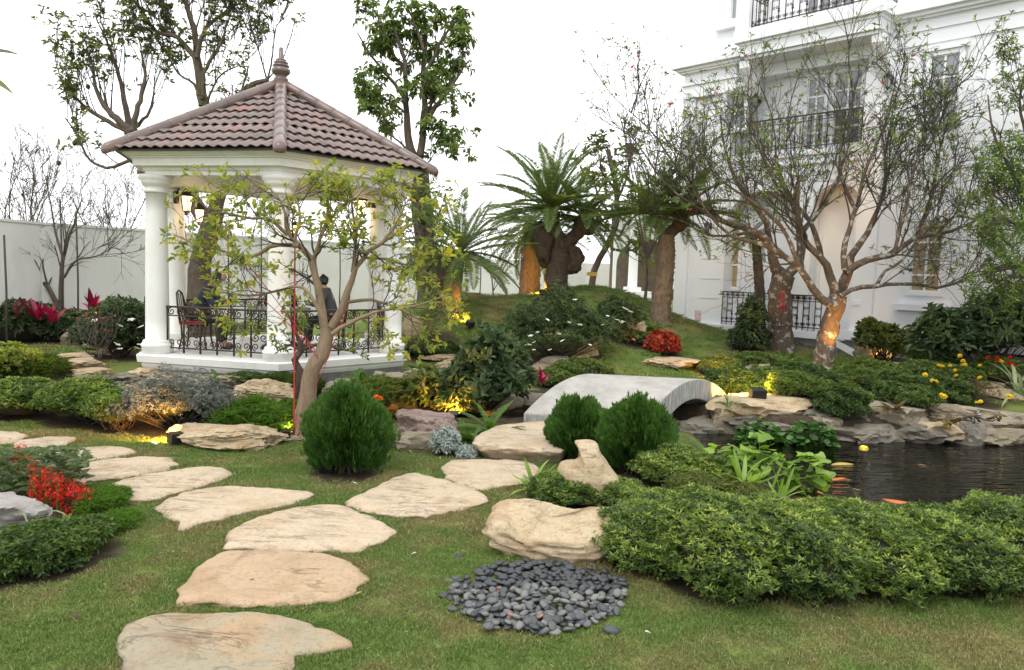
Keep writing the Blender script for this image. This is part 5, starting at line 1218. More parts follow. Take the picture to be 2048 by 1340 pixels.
g = shrub('lantana_bed', 'bed of yellow lantana flowers right of the dark mounds', 'flowers', [lump(1900, 780, 730, 130, .6, Y=13.5), lump(1850, 760, 722, 100, .5, Y=13.9), lump(1960, 760, 728, 110, .5, Y=14)], 2200, .05, .022, 'mid', 55, 4, .35, .8, 10)
blossoms(g, [at(x, y, Y) for x, y, Y in [(1920,712,13.9),(1926,723,13.8),(1910,741,13.5),(1913,752,13.2),(1925,731,13.6),(1930,730,13.5),(1865,762,12.1),(1871,764,12.1),(1878,732,13.6),(1900,733,13.5),(1885,734,13.5),(2000,722,13.6),(2003,724,13.5),(1960,757,12.9),(1850,750,12.6),(1960,732,13.4),(1882,792,11.3),(1888,794,11.3),(2017,793,11.8),(2022,795,11.8),(1953,806,11.4),(1961,804,11.4),(2000,833,10.9),(1892,851,10.6),(1850,750,12.5)]], .05, 'yellow_petal', 56, petals=6, sphere=True)
g = shrub('red_flower_plant', 'plant with round red blooms at the right edge by the agave', 'flowers', [lump(2000, 752, 715, 90, .5, Y=14)], 600, .05, .022, 'mid', 57, 4, .4, .7, 8)
blossoms(g, [at(x, y, 13.3) for x, y in [(2018,729),(2020,716),(1976,716),(1994,719),(2026,732),(1990,722)]], .055, 'salvia', 58, sphere=True)
# left side planting
shrub('dark_hedge', 'dark leafy hedge along the white wall behind the bare tree', 'hedge', [lump(30, 690, 605, 190, .8, Y=17), lump(150, 690, 625, 170, .7, Y=17.5), lump(-80, 690, 605, 160, .8, Y=17), lump(215, 695, 640, 120, .6, Y=17)], 3400, .11, .055, 'dark_leaf', 60, 4, .35, .85, 20, shape=2)
g = shrub('white_flower_shrub', 'dark shrub with scattered white flowers left of the gazebo', 'shrub', [lump(240, 715, 600, 120, .7, Y=14.6), lump(285, 715, 610, 90, .6, Y=15), lump(190, 700, 640, 90, .5, Y=15)], 2000, .09, .045, 'dark_leaf', 61, 4, .5, .6, 36, shape=2)
blossoms(g, [at(x, y, 14.1) for x, y in [(240,652),(282,654),(236,690),(240,698),(232,688),(280,690),(190,642),(276,697),(262,640)]], .07, 'white_petal', 62)
shrub('variegated_bush', 'pale yellow green leafy bush at the left frame edge', 'shrub', [lump(10, 760, 690, 120, .5, Y=11.4), lump(-40, 780, 695, 120, .5, Y=11.2)], 700, .075, .04, 'lime', 63, 4, .5, .3, 26, shape=2)
shrub('grassy_clump', 'long grassy clump between variegated bush and cascade rocks', 'plant', [lump(70, 775, 715, 110, .5, Y=11.8)], 1100, .14, .009, 'mid', 64, 6, .5, .5, 6, upb=.7)
shrub('mondo_grass', 'dark hanging mondo grass between gazebo and peaked boulder', 'plant', [lump(560, 800, 752, 90, .4, Y=11.4), lump(610, 800, 755, 70, .35, Y=11.3)], 1300, .12, .006, 'hedge_dark', 65, 6, .4, .7, 4, upb=.1)
shrub('creeping_plant', 'small creeping leaves on the rock under the middle column', 'plant', [lump(490, 772, 745, 80, .3, Y=11.3)], 500, .035, .02, 'hedge_dark', 66, 4, .3, .7, 4)
shrub('leafy_fern_bank', 'bright green fern bank behind the long boulder', 'ferns', [lump(510, 868, 800, 130, .4), lump(460, 868, 815, 90, .35), lump(565, 875, 820, 80, .35)], 650, .10, .012, 'fern', 67, 7, .7, .35, 10, upb=.6, bumpy=.25)
shrub('glowing_fern', 'fern glowing yellow beside the foot of the leaning trunk', 'fern', [lump(588, 862, 805, 44, .2)], 420, .06, .012, 'fern', 68, 7, .6, .3, 6, upb=.6)
# dusty miller
for (px, py, pt, wp, lab, sd) in [(893, 915, 858, 56, 'white grey dusty miller beside the purplish rock', 70), (935, 922, 895, 36, 'small dusty miller in front of the entrance slab', 71)]:
    shrub('dusty_miller', lab, 'plant', [lump(px, py, pt, wp, .14)], 520, .04, .016, 'dusty', sd, 5, .5, .6, 6, shape=2)
# small foreground red salvia
def salvia():
    rng = np.random.default_rng(5); base = gp(110, 1050); g = thing('red_salvia', 'red salvia flower spikes with green leaves at the left edge', 'flowers', base)
    pts = []
    for i in range(300):
        px = rng.uniform(62, 182); t = (px - 62) / 120; top = 925 + 60 * t; py = rng.uniform(top, 1040 - 10 * t); pts.append(at(px + rng.normal() * 3, py, 6.3 + rng.uniform(-.35, .4)))
    for i in range(30): pts.append(at(rng.uniform(-5, 50), rng.uniform(890, 940), 6.9))
    P = np.array(pts); V = []; b = MB()
    # florets round each spike
    B = np.concatenate([P + rng.normal(size=P.shape) * [.012, .012, .03] for _ in range(9)]); D = nrm(rng.normal(size=B.shape) * [1, 1, .5] + [0, 0, .1]); foliage('petals', g, B, D, D + [0, 0, 1.], .026, .017, 'salvia', rng)
    for p in P[::3]: z0 = Hs(p[0], p[1]); b.tube([(p[0] + rng.normal() * .03, p[1], z0), ((p[0]), p[1], (z0 + p[2]) / 2), p + [0, 0, .03]], .0035, 3, False)
    o = b.obj('stem', M['mallow'], g); o['kind'] = 'stuff'
    lp = np.array([at(rng.uniform(-40, 170), rng.uniform(900, 1050), rng.uniform(6.1, 7.1)) for _ in range(330)]); lp = lp[lp[:, 2] > .04]
    B, D, U = rosettes(rng, lp, np.tile([0, 0, 1.], (len(lp), 1)), 4, .09, .05, 1.1); foliage('leaves', g, B, D, U, .095, .05, 'dark_leaf', rng, 2, rng.uniform(.5, 1.3, len(B)), droop=.3)
    BEDS.append((base[0] - .1, base[1] + .1, .55)); BEDS.append((base[0] - .7, base[1] + .3, .6))
salvia()
blades('strap', .42, .022, 'straw', (.9, 1.3, 1.9)); blades('agave', .6, .05, 'straw', (.5, .9, 1.2)); blades('iris', .4, .03, 'mallow', (.5, .9, 1.3))
wide = lambda t: np.sin(np.clip(t, 0, 1) ** .8 * pi) ** .75 * .97 + .03
blades('hosta', .42, .17, 'hedge_dark', (.6, 1.0, 1.4), wide); blades('cordy', .42, .085, 'red_leaf', (.25, .5, .9), wide); blades('brom', .3, .085, 'brown_leaf', (.5, .9, 1.3), wide); blades('banana', 1.5, .42, 'hedge_dark', (.7, 1.1), wide); blades('corn', .5, .12, 'dark_leaf', (.4, .9), wide)
tuft('spider_plant', 'pale striped spider plant on the rock right of the bridge', 'plant', at(1456, 812, 10.9), 'strap', 26, 1, .95, (0, 1.3))
tuft('spider_plant', 'strappy green plant left of the hooked rock', 'plant', gp(1062, 990) + [0, .1, 0], 'iris', 22, 2, .95, (.3, 1.4))
tuft('spider_plant', 'small spider plant on the flat rock before the coleus', 'plant', gp(1340, 738), 'strap', 16, 3, .9, (0, 1.2))
tuft('spider_plant', 'thin pale strappy leaves over the grey boulder at the left', 'plant', atz(66, 1046, .14), 'strap', 9, 4, .8, (.1, .9))
tuft('striped_agave', 'striped long leaved agave at the right frame edge', 'plant', at(2035, 785, 12.6), 'agave', 22, 5, 1.25, (.2, 1.4))
tuft('strap_plant', 'two yellow green straps between the round thujas', 'plant', at(1228, 860, 9.2), 'iris', 9, 6, 1.0, (.6, 1.4))
tuft('hosta', 'glossy broad leaved plant at the right corner of the gazebo', 'plant', at(845, 752, 13.0), 'hosta', 14, 7, 1.15, (.2, 1.3))
tuft('hosta', 'small broad leaved plant by the left cascade', 'plant', at(205, 760, 12.2), 'hosta', 9, 8, .6, (.2, 1.3))
for i, (px, py, sc, lab) in enumerate([(45, 642, 1.3, 'red cordyline at the far left against the white wall'), (78, 640, 1.2, 'red cordyline second from the left by the bare tree'), (105, 645, 1.0, 'red cordyline just left of the bare trunk'), (187, 632, 1.45, 'tall upright red cordyline right of the bare tree'), (250, 630, .9, 'red cordyline half hidden by the white flower shrub'), (290, 628, 1.0, 'red cordyline touching the left gazebo column'), (1085, 765, .6, 'dark red leaved plant left of the bridge')]):
    tuft('red_cordyline', lab, 'plant', at(px, py, 17.2 - i * .1 if i < 6 else 12.6), 'cordy', 13, 20 + i, sc * 1.1, (.75, 1.55), 'red cordylines by the wall')
tuft('bromeliad', 'pinkish bromeliad on the layered boulder at the pond', 'plant', at(1786, 820, 10.9), 'brom', 14, 30, .95, (.0, 1.0))
tuft('bromeliad', 'smaller bromeliad among the driftwood at the pond', 'plant', at(1898, 846, 10.6), 'brom', 14, 31, .8, (.0, 1.0))
fern('bright sword fern in front of the dark leaf bush', 985, 872, 1.5, 1, 26)
fern('sword fern at the left foot of the dark leaf bush', 940, 885, 1.1, 2, 16)
fern('fine fern under the right half of the gazebo front', 722, 775, 1.1, 3, 22, 'finefern', 11.5)
fern('small fern under the left half of the gazebo front', 435, 765, .75, 4, 14, 'finefern', 11.4)
fern('fern clump left of the lit peach trunk', 1575, 728, 1.3, 5, 24)
fern('fern beside the conical shrub near the villa', 1530, 735, 1.1, 6, 18)
fern('fern behind the yellowish rock on the slope', 1305, 662, 1.2, 7, 20)
fern('bright fern at the pond left of the mallow stalks', 1425, 945, 1.1, 8, 18)
fern('dark fern at the foot of the red marked trunk', 1580, 690, 1.2, 9, 18)
fern('fern at the dark pond corner behind the right thuja', 1352, 905, .8, 10, 12, Y=8.6)
fern('fine fern between marigold and thuja', 700, 800, .9, 11, 14, 'finefern', 11.2)
for i, (px, py, s) in enumerate([(455, 862, 1.0), (490, 868, 1.15), (525, 872, 1.2), (558, 876, 1.1), (505, 850, 1.2), (545, 852, 1.1)]):
    fern(['fine fern left of the fern bank near the silver shrub', 'fine fern at the front left of the fern bank', 'fine fern in the front middle of the fern bank', 'fine fern at the right end of the fern bank', 'fine fern at the back left of the fern bank', 'fine fern at the back right of the fern bank'][i], px, py, s, 60 + i, 18, 'finefern')
# mallow stalks
def mallow():
    rng = np.random.default_rng(9); k = 18; a = 2 * pi * np.arange(k) / k; r = 1 + .22 * np.cos(a * 3) - .35 * np.exp(-((a - pi) / .35) ** 2)
    V = [(0, 0, .05)] + [(r[i] * cos(a[i]) + .55, r[i] * sin(a[i]), .12 * sin(a[i] * 3)) for i in range(k)]; F = [(0, i + 1, (i + 1) % k + 1) for i in range(k)]
    mes = [raw_mesh('leaf', V, F, M['mallow'], False, np.clip(np.full(len(V), t) + np.r_[.2, np.zeros(k)], 0, 1)) for t in (.1, .45, .8)]
    for i, (bx, pts, lab) in enumerate([(1515, [(1518, 880), (1508, 930), (1535, 905), (1530, 918), (1498, 905)], 'tallest pale green mallow stalk by the pond'), (1455, [(1460, 905), (1440, 900), (1478, 915)], 'left mallow stalk with a broad leaf by the pond'), (1570, [(1575, 925), (1590, 945), (1555, 935), (1562, 912)], 'middle branching mallow stalk by the pond'), (1625, [(1635, 915), (1645, 930), (1618, 920), (1630, 955), (1600, 960), (1645, 962)], 'right mallow stalk over the water'), (1600, [(1590, 975), (1615, 985), (1660, 1000), (1700, 1008), (1575, 960)], 'low mallow stalk at the hedge top')]):
        Y = 7.05 + .06 * i; b0 = at(bx, 1040, Y); b0[2] = Hs(b0[0], b0[1]); g = thing('mallow_plant', lab, 'plant', b0, 'pale green mallow stalks by the pond')
        for (x, y) in pts:
            p = at(x, y, Y + rng.uniform(-.12, .12)); MB().tube([b0, b0 * .5 + p * .5 + [.02, 0, .04], p], [.009, .007, .004], 5).obj('stem', M['mallow'], g, True)
            for j in range(5): place('leaf', mes[rng.integers(3)], g, p + rng.normal(size=3) * [.05, .05, .035], rng.uniform(0, 6.28), rng.uniform(-.9, .3), rng.uniform(-.5, .5), rng.uniform(.045, .08))
    blades('mstrap', .42, .045, 'mallow', (.3, .7, 1.1)); tuft('strap_plant', 'pale green strap leaved plant below the mallow stalks', 'plant', atz(1490, 985, .15), 'mstrap', 18, 33, 1.05, (.3, 1.45)); tuft('strap_plant', 'pale green strap leaved plant at the hedge edge by the water', 'plant', atz(1560, 1005, .15), 'mstrap', 12, 34, .8, (.3, 1.45))
mallow()
# round leaved clumps on the far shore
def round_leaves(label, px, py, wpx, hpx, seed):
    rng = np.random.default_rng(seed); k = 9; a = 2 * pi * np.arange(k) / k; V = [(0, 0, 0)] + [(cos(x), sin(x), .08 * cos(3 * x)) for x in a]; F = [(0, i + 1, (i + 1) % k + 1) for i in range(k)]
    mes = [raw_mesh('leaf', V, F, M['water_leaf'], False, np.full(len(V), t)) for t in (.05, .4, .75, 1)]
    p = at(px, py, 10.45); g = thing('round_leaf_plant', label, 'plant', p)
    kk = FPX / p[1]; rx = wpx / 2 / kk; hz = hpx / kk
    stems(g, p, [(p[0], p[1], p[2] + hz * .4, rx * .8, .2, hz * .4)], rng, 20, .006, 'mallow')
    for i in range(150):
        u = rng.uniform(-1, 1); v = rng.uniform(0, 1); q = p + [u * rx, -.15 * (1 - v) + rng.uniform(-.05, .15), v * hz * sqrt(max(0, 1 - u * u * .7))]
        place('leaf', mes[rng.integers(4)], g, q, rng.uniform(0, 6.28), rng.uniform(-.3, .3), rng.uniform(.1, .9) * (1 if rng.random() < .5 else -1), rng.uniform(.035, .065))
round_leaves('round leaved clump on the shore right of the bridge, left one', 1518, 892, 96, 52, 3)
round_leaves('round leaved clump on the shore near the grey round stone, right one', 1622, 892, 96, 50, 4)
g = thing('marigold_blooms', 'three orange marigold blooms behind the large thuja', 'flowers', at(740, 800, 10.1)); blossoms(g, [at(726, 787, 10.1), at(753, 796, 10.1), at(760, 798, 10.1), at(746, 810, 10.1)], .05, 'orange_petal', 3, sphere=True)
g = thing('orchid_bloom', 'tiny magenta bloom on a thin stalk over the left thuja', 'flower', at(1201, 840, 8.4)); blossoms(g, [at(1201, 824, 8.2), at(1204, 828, 8.2)], .028, 'pink_petal', 4); MB().tube([at(1215, 900, 8.2), at(1208, 860, 8.2), at(1202, 826, 8.2)], .004, 4).obj('stem', M['mallow'], g)
# driftwood
rng = np.random.default_rng(4); b = MB()
for i in range(9):
    p = at(1900 + i * 12, 838 + rng.uniform(-8, 8), 10.6); pts = [p]
    for k in range(4): pts.append(pts[-1] + np.array([rng.uniform(-.12, .16), rng.uniform(-.08, .08), rng.uniform(-.05, .09)]))
    b.tube(pts, np.linspace(.022, .006, 5), 5)
top('driftwood', 'tangle of grey driftwood roots on the pond rocks at the right', 'driftwood', b.V, b.F, M['bark_lichen'], at(1950, 850, 10.6), True)
# ------------------------------------------------------------------ trees
def L(pix, Y, r0, r1, sp=1): return (pl(pix, Y), r0, r1, sp)
# leaning tree in front of the gazebo
b0 = gp(606, 880); Y = b0[1]
limbs = [([b0 - [0, 0, .05]] + pl([(612, 800), (628, 740), (645, 700), (655, 655)], Y), .11, .078, 0),
 L([(655, 665), (640, 612), (633, 560), (612, 505), (590, 485), (574, 462), (570, 435)], Y, .055, .016), L([(636, 580), (628, 525), (640, 480), (655, 430), (650, 385)], Y + .2, .035, .01),
 L([(640, 625), (622, 592), (600, 573), (550, 583), (490, 592), (445, 585), (405, 575)], Y - .2, .024, .006), L([(598, 492), (550, 490), (505, 512), (440, 500), (390, 488), (350, 470)], Y - .1, .028, .008),
 L([(575, 470), (540, 440), (490, 435), (430, 425), (380, 445)], Y, .024, .007), L([(572, 440), (560, 400), (530, 370), (480, 350)], Y + .1, .018, .006), L([(590, 480), (600, 430), (590, 380), (610, 350)], Y - .3, .02, .006),
 L([(662, 655), (688, 610), (702, 560), (725, 515), (765, 485), (830, 445)], Y, .052, .012), L([(705, 545), (712, 480), (705, 420), (700, 370)], Y + .3, .026, .008), L([(765, 485), (790, 450), (810, 400), (800, 370)], Y - .2, .018, .006),
 L([(665, 668), (715, 640), (760, 622), (830, 612), (900, 588)], Y - .3, .028, .007), L([(690, 605), (740, 600), (800, 618), (845, 640), (910, 625)], Y + .2, .024, .006), L([(725, 515), (780, 520), (840, 540), (880, 560)], Y + .1, .018, .006), L([(640, 480), (660, 440), (700, 400), (760, 380)], Y, .016, .006)]
lf = lambda a, b: (lambda rng, m, pl_, t: rng.uniform(a, b, m))
YT = Y; ztop_ = at(600, 338, YT)[2]
def t1env(E): px = 1024 + E[:, 0] / E[:, 1] * 1500; return (E[:, 2] < ztop_ + .06 * np.sin(px * .05)) & (px > 318) & (px < 925)
tree('leaning_tree', 'leaning pale barked tree with yellow green leaves in front of the gazebo', 'tree', b0, limbs,
     [dict(n=8, ang=(.5, 1.2), lr=lf(.3, .65), K=6, curl=.35, up=.05, t0=.25, rr=.5, keep=t1env), dict(n=5, ang=(.4, 1.0), lr=lf(.15, .4), K=5, curl=.35, up=.1, rr=.55, leafy=1, keep=t1env), dict(n=3, ang=(.4, 1.0), lr=lf(.08, .2), K=3, curl=.3, up=.15, rr=.6, minr=.002, k=3, leafy=.75, keep=t1env)],
     dict(L=.078, W=.038, mk='lime', per=4, clusters=1, shape=2, spread=.8, up=.35, prob=.58), 11, 'bark_pale', 'bark_twig', 14, .08)
# red ropes
rp = simple('red_cord', (.5, .03, .03), (.4, .02, .03), 30, .7, 0)
for i, (pts, r, lab) in enumerate([([(590, 476, Y), (589, 700, Y - .1), (588, 884, Y - .1)], .0095, 'vertical red rope from the branch to the ground by the trunk'), ([(485, 515, Y - .1), (560, 610, Y), (634, 705, Y - .12)], .005, 'upper slanting thin red rope tied to the leaning trunk'), ([(498, 572, Y - .2), (570, 640, Y - .1), (636, 715, Y - .12)], .005, 'lower slanting red rope tied to the leaning trunk'), ([(700, 600, Y), (682, 650, Y - .1), (650, 730, Y - .13), (628, 780, Y - .13)], .004, 'thin red cord running down the right side of the leaning trunk'), ([(588, 884, Y - .1), (600, 855, Y - .15), (594, 835, Y - .15)], .006, 'slack orange red rope end at the trunk foot')]):
    P = np.array([at(*q) for q in pts]); P, _ = resample(P, np.ones(len(P)), 8); V, F = tube(P, r, 5); top('red_rope', lab, 'rope', V, F, rp, P[-1], True)
# tall pruned tree behind the gazebo
Y = 18.6; b0 = at(395, 655, Y); b0[2] = Hs(b0[0], b0[1])
limbs = [([b0 - [0, 0, .1]] + pl([(398, 600), (402, 520), (418, 470), (428, 420)], Y), .30, .22, 0),
 L([(420, 450), (360, 370), (300, 300), (258, 262)], Y, .2, .16, 0), L([(425, 440), (440, 360), (425, 290), (408, 215), (400, 165), (393, 112)], Y, .17, .10, 0), L([(428, 430), (440, 330), (460, 230), (480, 188), (503, 170), (537, 160)], Y - .3, .14, .05),
 L([(262, 265), (232, 235), (210, 215), (196, 190), (185, 130)], Y, .1, .03), L([(262, 265), (252, 220), (245, 180), (225, 110), (205, 60)], Y + .3, .09, .02), L([(264, 262), (275, 215), (290, 160), (282, 100)], Y - .2, .08, .02), L([(255, 262), (205, 238), (150, 195), (115, 150)], Y, .07, .015),
 L([(290, 335), (255, 322), (235, 332), (185, 326), (160, 280), (130, 235)], Y - .3, .055, .015), L([(265, 262), (300, 220), (310, 170)], Y, .05, .015),
 L([(394, 118), (368, 88), (345, 70), (320, 66), (290, 30), (262, -10)], Y, .075, .02), L([(394, 114), (388, 60), (372, 10), (350, -40)], Y + .3, .085, .03), L([(393, 116), (405, 70), (430, 38), (458, 22), (470, -15)], Y - .2, .06, .02), L([(406, 200), (410, 140), (425, 115), (440, 92), (455, 40)], Y - .3, .055, .02),
 L([(408, 215), (385, 165), (362, 152), (335, 110), (315, 80)], Y + .2, .04, .012), L([(412, 215), (425, 175), (448, 145), (480, 130)], Y, .03, .012), L([(535, 162), (520, 110), (505, 60)], Y - .3, .025, .008), L([(535, 162), (545, 110), (555, 50), (575, 30)], Y - .3, .025, .008)]
def fruits(g, rng, P):
    for p in P[rng.choice(len(P), 26)][:, -1]:
        V = []; MB().lathe(p - [0, 0, .12], [(.01, .1), (.04, .08), (.055, .04), (.045, 0), (.01, -.03)], 8).obj('fruit', M['mid'], g, True)
tree('pruned_tree', 'tall heavily pruned tree with sparse dark leaves rising behind the gazebo roof', 'tree', b0, limbs,
     [dict(n=9, ang=(.3, .9), lr=lf(.7, 1.8), K=6, curl=.12, up=.75, t0=.25, rr=.35, minr=.009), dict(n=5, ang=(.3, .8), lr=lf(.25, .9), K=5, curl=.2, up=.25, rr=.5, minr=.006, leafy=.9), dict(n=3, ang=(.4, .9), lr=lf(.1, .3), K=3, curl=.2, up=.1, rr=.5, minr=.004, k=3, leafy=.5)],
     dict(L=.15, W=.065, mk='olive', per=5, clusters=1, prob=.6, shape=1, spread=1.0), 12, 'bark', 'bark_twig', 14, .15, extra=fruits)
# dense upright tree right of the gazebo
Y = 20.5; b0 = at(862, 640, Y); b0[2] = Hs(b0[0], b0[1])
limbs = [([b0 - [0, 0, .2]] + pl([(858, 560), (850, 480), (842, 400), (836, 330)], Y), .34, .26, 0),
 L([(836, 335), (818, 290), (813, 240), (812, 190), (808, 120), (790, 60)], Y, .13, .03), L([(838, 330), (846, 260), (850, 200), (846, 130), (852, 60), (845, 20)], Y + .3, .11, .03), L([(842, 310), (850, 245), (870, 215), (890, 192), (915, 150), (940, 120)], Y - .2, .09, .02),
 L([(812, 200), (790, 170), (765, 140), (735, 100), (715, 65)], Y, .06, .015), L([(846, 150), (870, 110), (890, 70), (915, 40), (940, 30)], Y, .05, .015), L([(812, 140), (780, 100), (760, 60), (755, 20)], Y + .4, .05, .015), L([(848, 100), (830, 50), (815, 15)], Y - .4, .04, .015), L([(835, 325), (800, 285), (775, 265), (760, 250)], Y - .3, .04, .012), L([(814, 230), (785, 205), (760, 195)], Y, .035, .012), L([(850, 250), (880, 150), (900, 110)], Y + .6, .05, .012), L([(838, 345), (860, 320), (872, 300)], Y - .4, .03, .01)]
kp = lambda E: (np.abs(E[:, 0]) < 99)
def t3env(E):
    px = 1024 + E[:, 0] / E[:, 1] * 1500; zt = E[:, 2]; return (px > 705) & (px < 958) & (zt < at(830, 4, 20.5)[2])
tree('broadleaf_tree', 'dense round headed tree with drooping leaves standing right of the gazebo roof', 'tree', b0, limbs,
     [dict(n=5, ang=(.4, 1.0), lr=lf(.5, 1.0), K=5, curl=.2, up=.25, t0=.3, rr=.45, minr=.008, keep=t3env), dict(n=6, ang=(.4, 1.0), lr=lf(.25, .6), K=4, curl=.2, up=.15, rr=.5, minr=.006, leafy=1, keep=t3env), dict(n=2, ang=(.4, 1.0), lr=lf(.15, .35), K=3, curl=.2, up=.1, rr=.5, minr=.005, k=3, leafy=1, keep=t3env)],
     dict(L=.175, W=.075, mk='mid', per=7, clusters=1, shape=1, spread=1.1, droopz=.75), 13, 'bark', 'bark_twig', 14, .12)
# leafy climber mass on its lower trunk / magnolia behind the cycads
def lowtree(name, lab, px, py, Y, limbs_pix, leaf, seed, levels, mk='bark'):
    b0 = at(px, py, Y); b0[2] = Hs(b0[0], b0[1]); ls = [([b0 - [0, 0, .1]] + pl(limbs_pix[0], Y), .11, .07, 1)] + [L(p, Y + (i % 3 - 1) * .3, .05, .015) for i, p in enumerate(limbs_pix[1:])]
    return tree(name, lab, 'tree', b0, ls, levels, leaf, seed, mk, 'bark_twig', 10)
lv = [dict(n=7, ang=(.4, 1.0), lr=lf(.4, .8), K=5, curl=.2, up=.3, t0=.25, rr=.45, minr=.008), dict(n=4, ang=(.4, 1.0), lr=lf(.2, .45), K=4, curl=.2, up=.2, rr=.5, minr=.006, leafy=1)]
lowtree('magnolia_tree', 'dark magnolia with a small yellow plaque behind the big cycad', 1184, 585, 24, [[(1188, 545), (1205, 505), (1222, 480), (1232, 450), (1235, 400), (1225, 340), (1215, 300)], [(1235, 480), (1260, 440), (1290, 420)], [(1233, 440), (1200, 400), (1185, 340)], [(1235, 400), (1255, 350), (1260, 310)], [(1230, 500), (1200, 470), (1190, 450)], [(1232, 500), (1265, 500), (1280, 490)], [(1230, 380), (1200, 330), (1205, 300)]], dict(L=.2, W=.085, mk='olive', per=6, clusters=1, shape=2, spread=.9), 14, lv)
lowtree('dark_tree', 'dark leafy small tree between the gazebo column and the first cycad', 850, 620, 19.0, [[(852, 560), (850, 500), (845, 450), (850, 400)], [(850, 500), (870, 450), (885, 410)], [(850, 480), (835, 440), (845, 400)], [(852, 540), (875, 510), (885, 480)]], dict(L=.13, W=.055, mk='mid', per=6, clusters=1, shape=1, spread=1, droopz=.4), 15, lv)
b = MB(); p = at(1184, 548, 23.2); b.box((p[0] - .16, p[1] - .01, p[2] - .06), (p[0] + .16, p[1] + .01, p[2] + .06)); top('tree_plaque', 'small yellow name plate on the magnolia behind the big cycad', 'plaque', b.V, b.F, simple('yellow_plate', (.6, .38, .08), (.5, .3, .06), 12, .5, 0), p)
# peach trees in front of the villa
b0 = gp(1645, 738); Y = b0[1]; print('peach base', b0)
limbs = [([b0 - [0, 0, .1]] + pl([(1652, 690), (1664, 635), (1676, 590)], Y), .21, .17, 0),
 L([(1672, 612), (1650, 605), (1622, 575), (1600, 533), (1570, 512), (1522, 488), (1455, 468), (1420, 430), (1385, 380)], Y - .3, .095, .015), L([(1670, 600), (1660, 548), (1643, 520), (1605, 472), (1594, 420), (1598, 370), (1580, 300)], Y, .10, .015),
 L([(1678, 590), (1694, 547), (1698, 520), (1712, 499), (1738, 461), (1762, 400), (1772, 330), (1760, 250)], Y + .2, .11, .015), L([(1690, 540), (1688, 520), (1696, 470), (1712, 420), (1730, 345), (1765, 262), (1790, 190)], Y - .4, .07, .012),
 L([(1690, 545), (1725, 523), (1787, 509), (1830, 478), (1897, 465), (1960, 435), (1990, 400)], Y - .2, .08, .012), L([(1680, 592), (1706, 578), (1760, 571), (1829, 568), (1880, 574), (1930, 558), (1985, 520)], Y - .5, .055, .01), L([(1753, 570), (1767, 547), (1808, 516), (1850, 440), (1870, 380)], Y - .4, .04, .01),
 L([(1643, 520), (1620, 440), (1560, 380), (1520, 300), (1500, 230)], Y + .4, .06, .012), L([(1830, 478), (1860, 400), (1880, 300), (1900, 220)], Y + .2, .045, .01), L([(1712, 420), (1680, 340), (1690, 260), (1710, 180)], Y + .3, .045, .01), L([(1790, 505), (1810, 420), (1830, 330), (1850, 250)], Y - .6, .04, .01), L([(1600, 533), (1560, 450), (1500, 400), (1440, 360), (1400, 330)], Y - .7, .045, .01)]
pb = [dict(n=9, ang=(.35, 1.0), lr=lf(.8, 1.7), K=7, curl=.3, up=.3, t0=.25, rr=.42, minr=.011), dict(n=8, ang=(.3, .9), lr=lf(.4, 1.1), K=6, curl=.3, up=.2, rr=.5, minr=.0055, leafy=.6), dict(n=3, ang=(.3, 1.0), lr=lf(.2, .65), K=5, curl=.28, up=.15, rr=.55, minr=.0036, k=3, leafy=.6)]
def peachbloom(g, rng, P): blossoms(g, P[rng.choice(len(P), 34)][:, -1], .05, 'pink_petal', 5)
tree('peach_tree', 'big wide branching peach tree with bare twigs and amber lit trunk before the villa', 'tree', b0, limbs, pb, dict(L=.1, W=.034, mk='fine', per=4, clusters=1, prob=.6, spread=.8), 16, 'bark_lichen', 'bark_twig', 14, .18, extra=peachbloom)
b0 = gp(1562, 702); Y = b0[1]; print('peach2', b0)
limbs = [([b0 - [0, 0, .1]] + pl([(1560, 640), (1559, 590), (1568, 548)], Y), .30, .25, 0), L([(1568, 552), (1548, 530), (1541, 490), (1500, 460), (1440, 440), (1400, 400), (1370, 345)], Y, .14, .02), L([(1572, 552), (1594, 530), (1601, 480), (1590, 420), (1560, 350), (1550, 290)], Y, .14, .02),
 L([(1541, 490), (1530, 440), (1482, 380), (1450, 300), (1440, 230)], Y + .4, .08, .015), L([(1592, 480), (1640, 420), (1680, 350), (1690, 280)], Y + .3, .07, .015), L([(1440, 440), (1385, 410), (1325, 360), (1290, 310), (1255, 262)], Y - .5, .04, .01), L([(1400, 400), (1350, 330), (1300, 260), (1250, 215)], Y - .2, .035, .008), L([(1510, 465), (1420, 470), (1360, 440), (1310, 430)], Y - .3, .035, .01)]
pb2 = [dict(n=8, ang=(.35, 1.0), lr=lf(.8, 1.7), K=6, curl=.25, up=.35, t0=.25, rr=.42, minr=.012), dict(n=6, ang=(.3, .9), lr=lf(.4, 1.0), K=6, curl=.28, up=.22, rr=.5, minr=.006, leafy=.6), dict(n=3, ang=(.3, .9), lr=lf(.2, .6), K=4, curl=.2, up=.2, rr=.55, minr=.0038, k=3, leafy=.55)]
tree('peach_tree', 'second peach tree further back with a red marked grey trunk by the porch railing', 'tree', b0, limbs, pb2, dict(L=.1, W=.034, mk='fine', per=4, clusters=1, prob=.6, spread=.8), 17, 'bark_lichen', 'bark_twig', 14, .18, extra=peachbloom)
# painted red marks on the second trunk
b = MB(); 
for (x0, y0, x1, y1) in [(1558, 585, 1572, 588), (1565, 582, 1563, 624), (1558, 600, 1572, 598), (1557, 612, 1570, 610), (1570, 588, 1568, 622)]:
    b.tube([at(x0, y0, Y - .29), at(x1, y1, Y - .29)], .012, 5)
top('red_trunk_mark', 'red painted character strokes on the grey peach trunk', 'paint mark', b.V, b.F, rp, at(1563, 600, Y - .29))
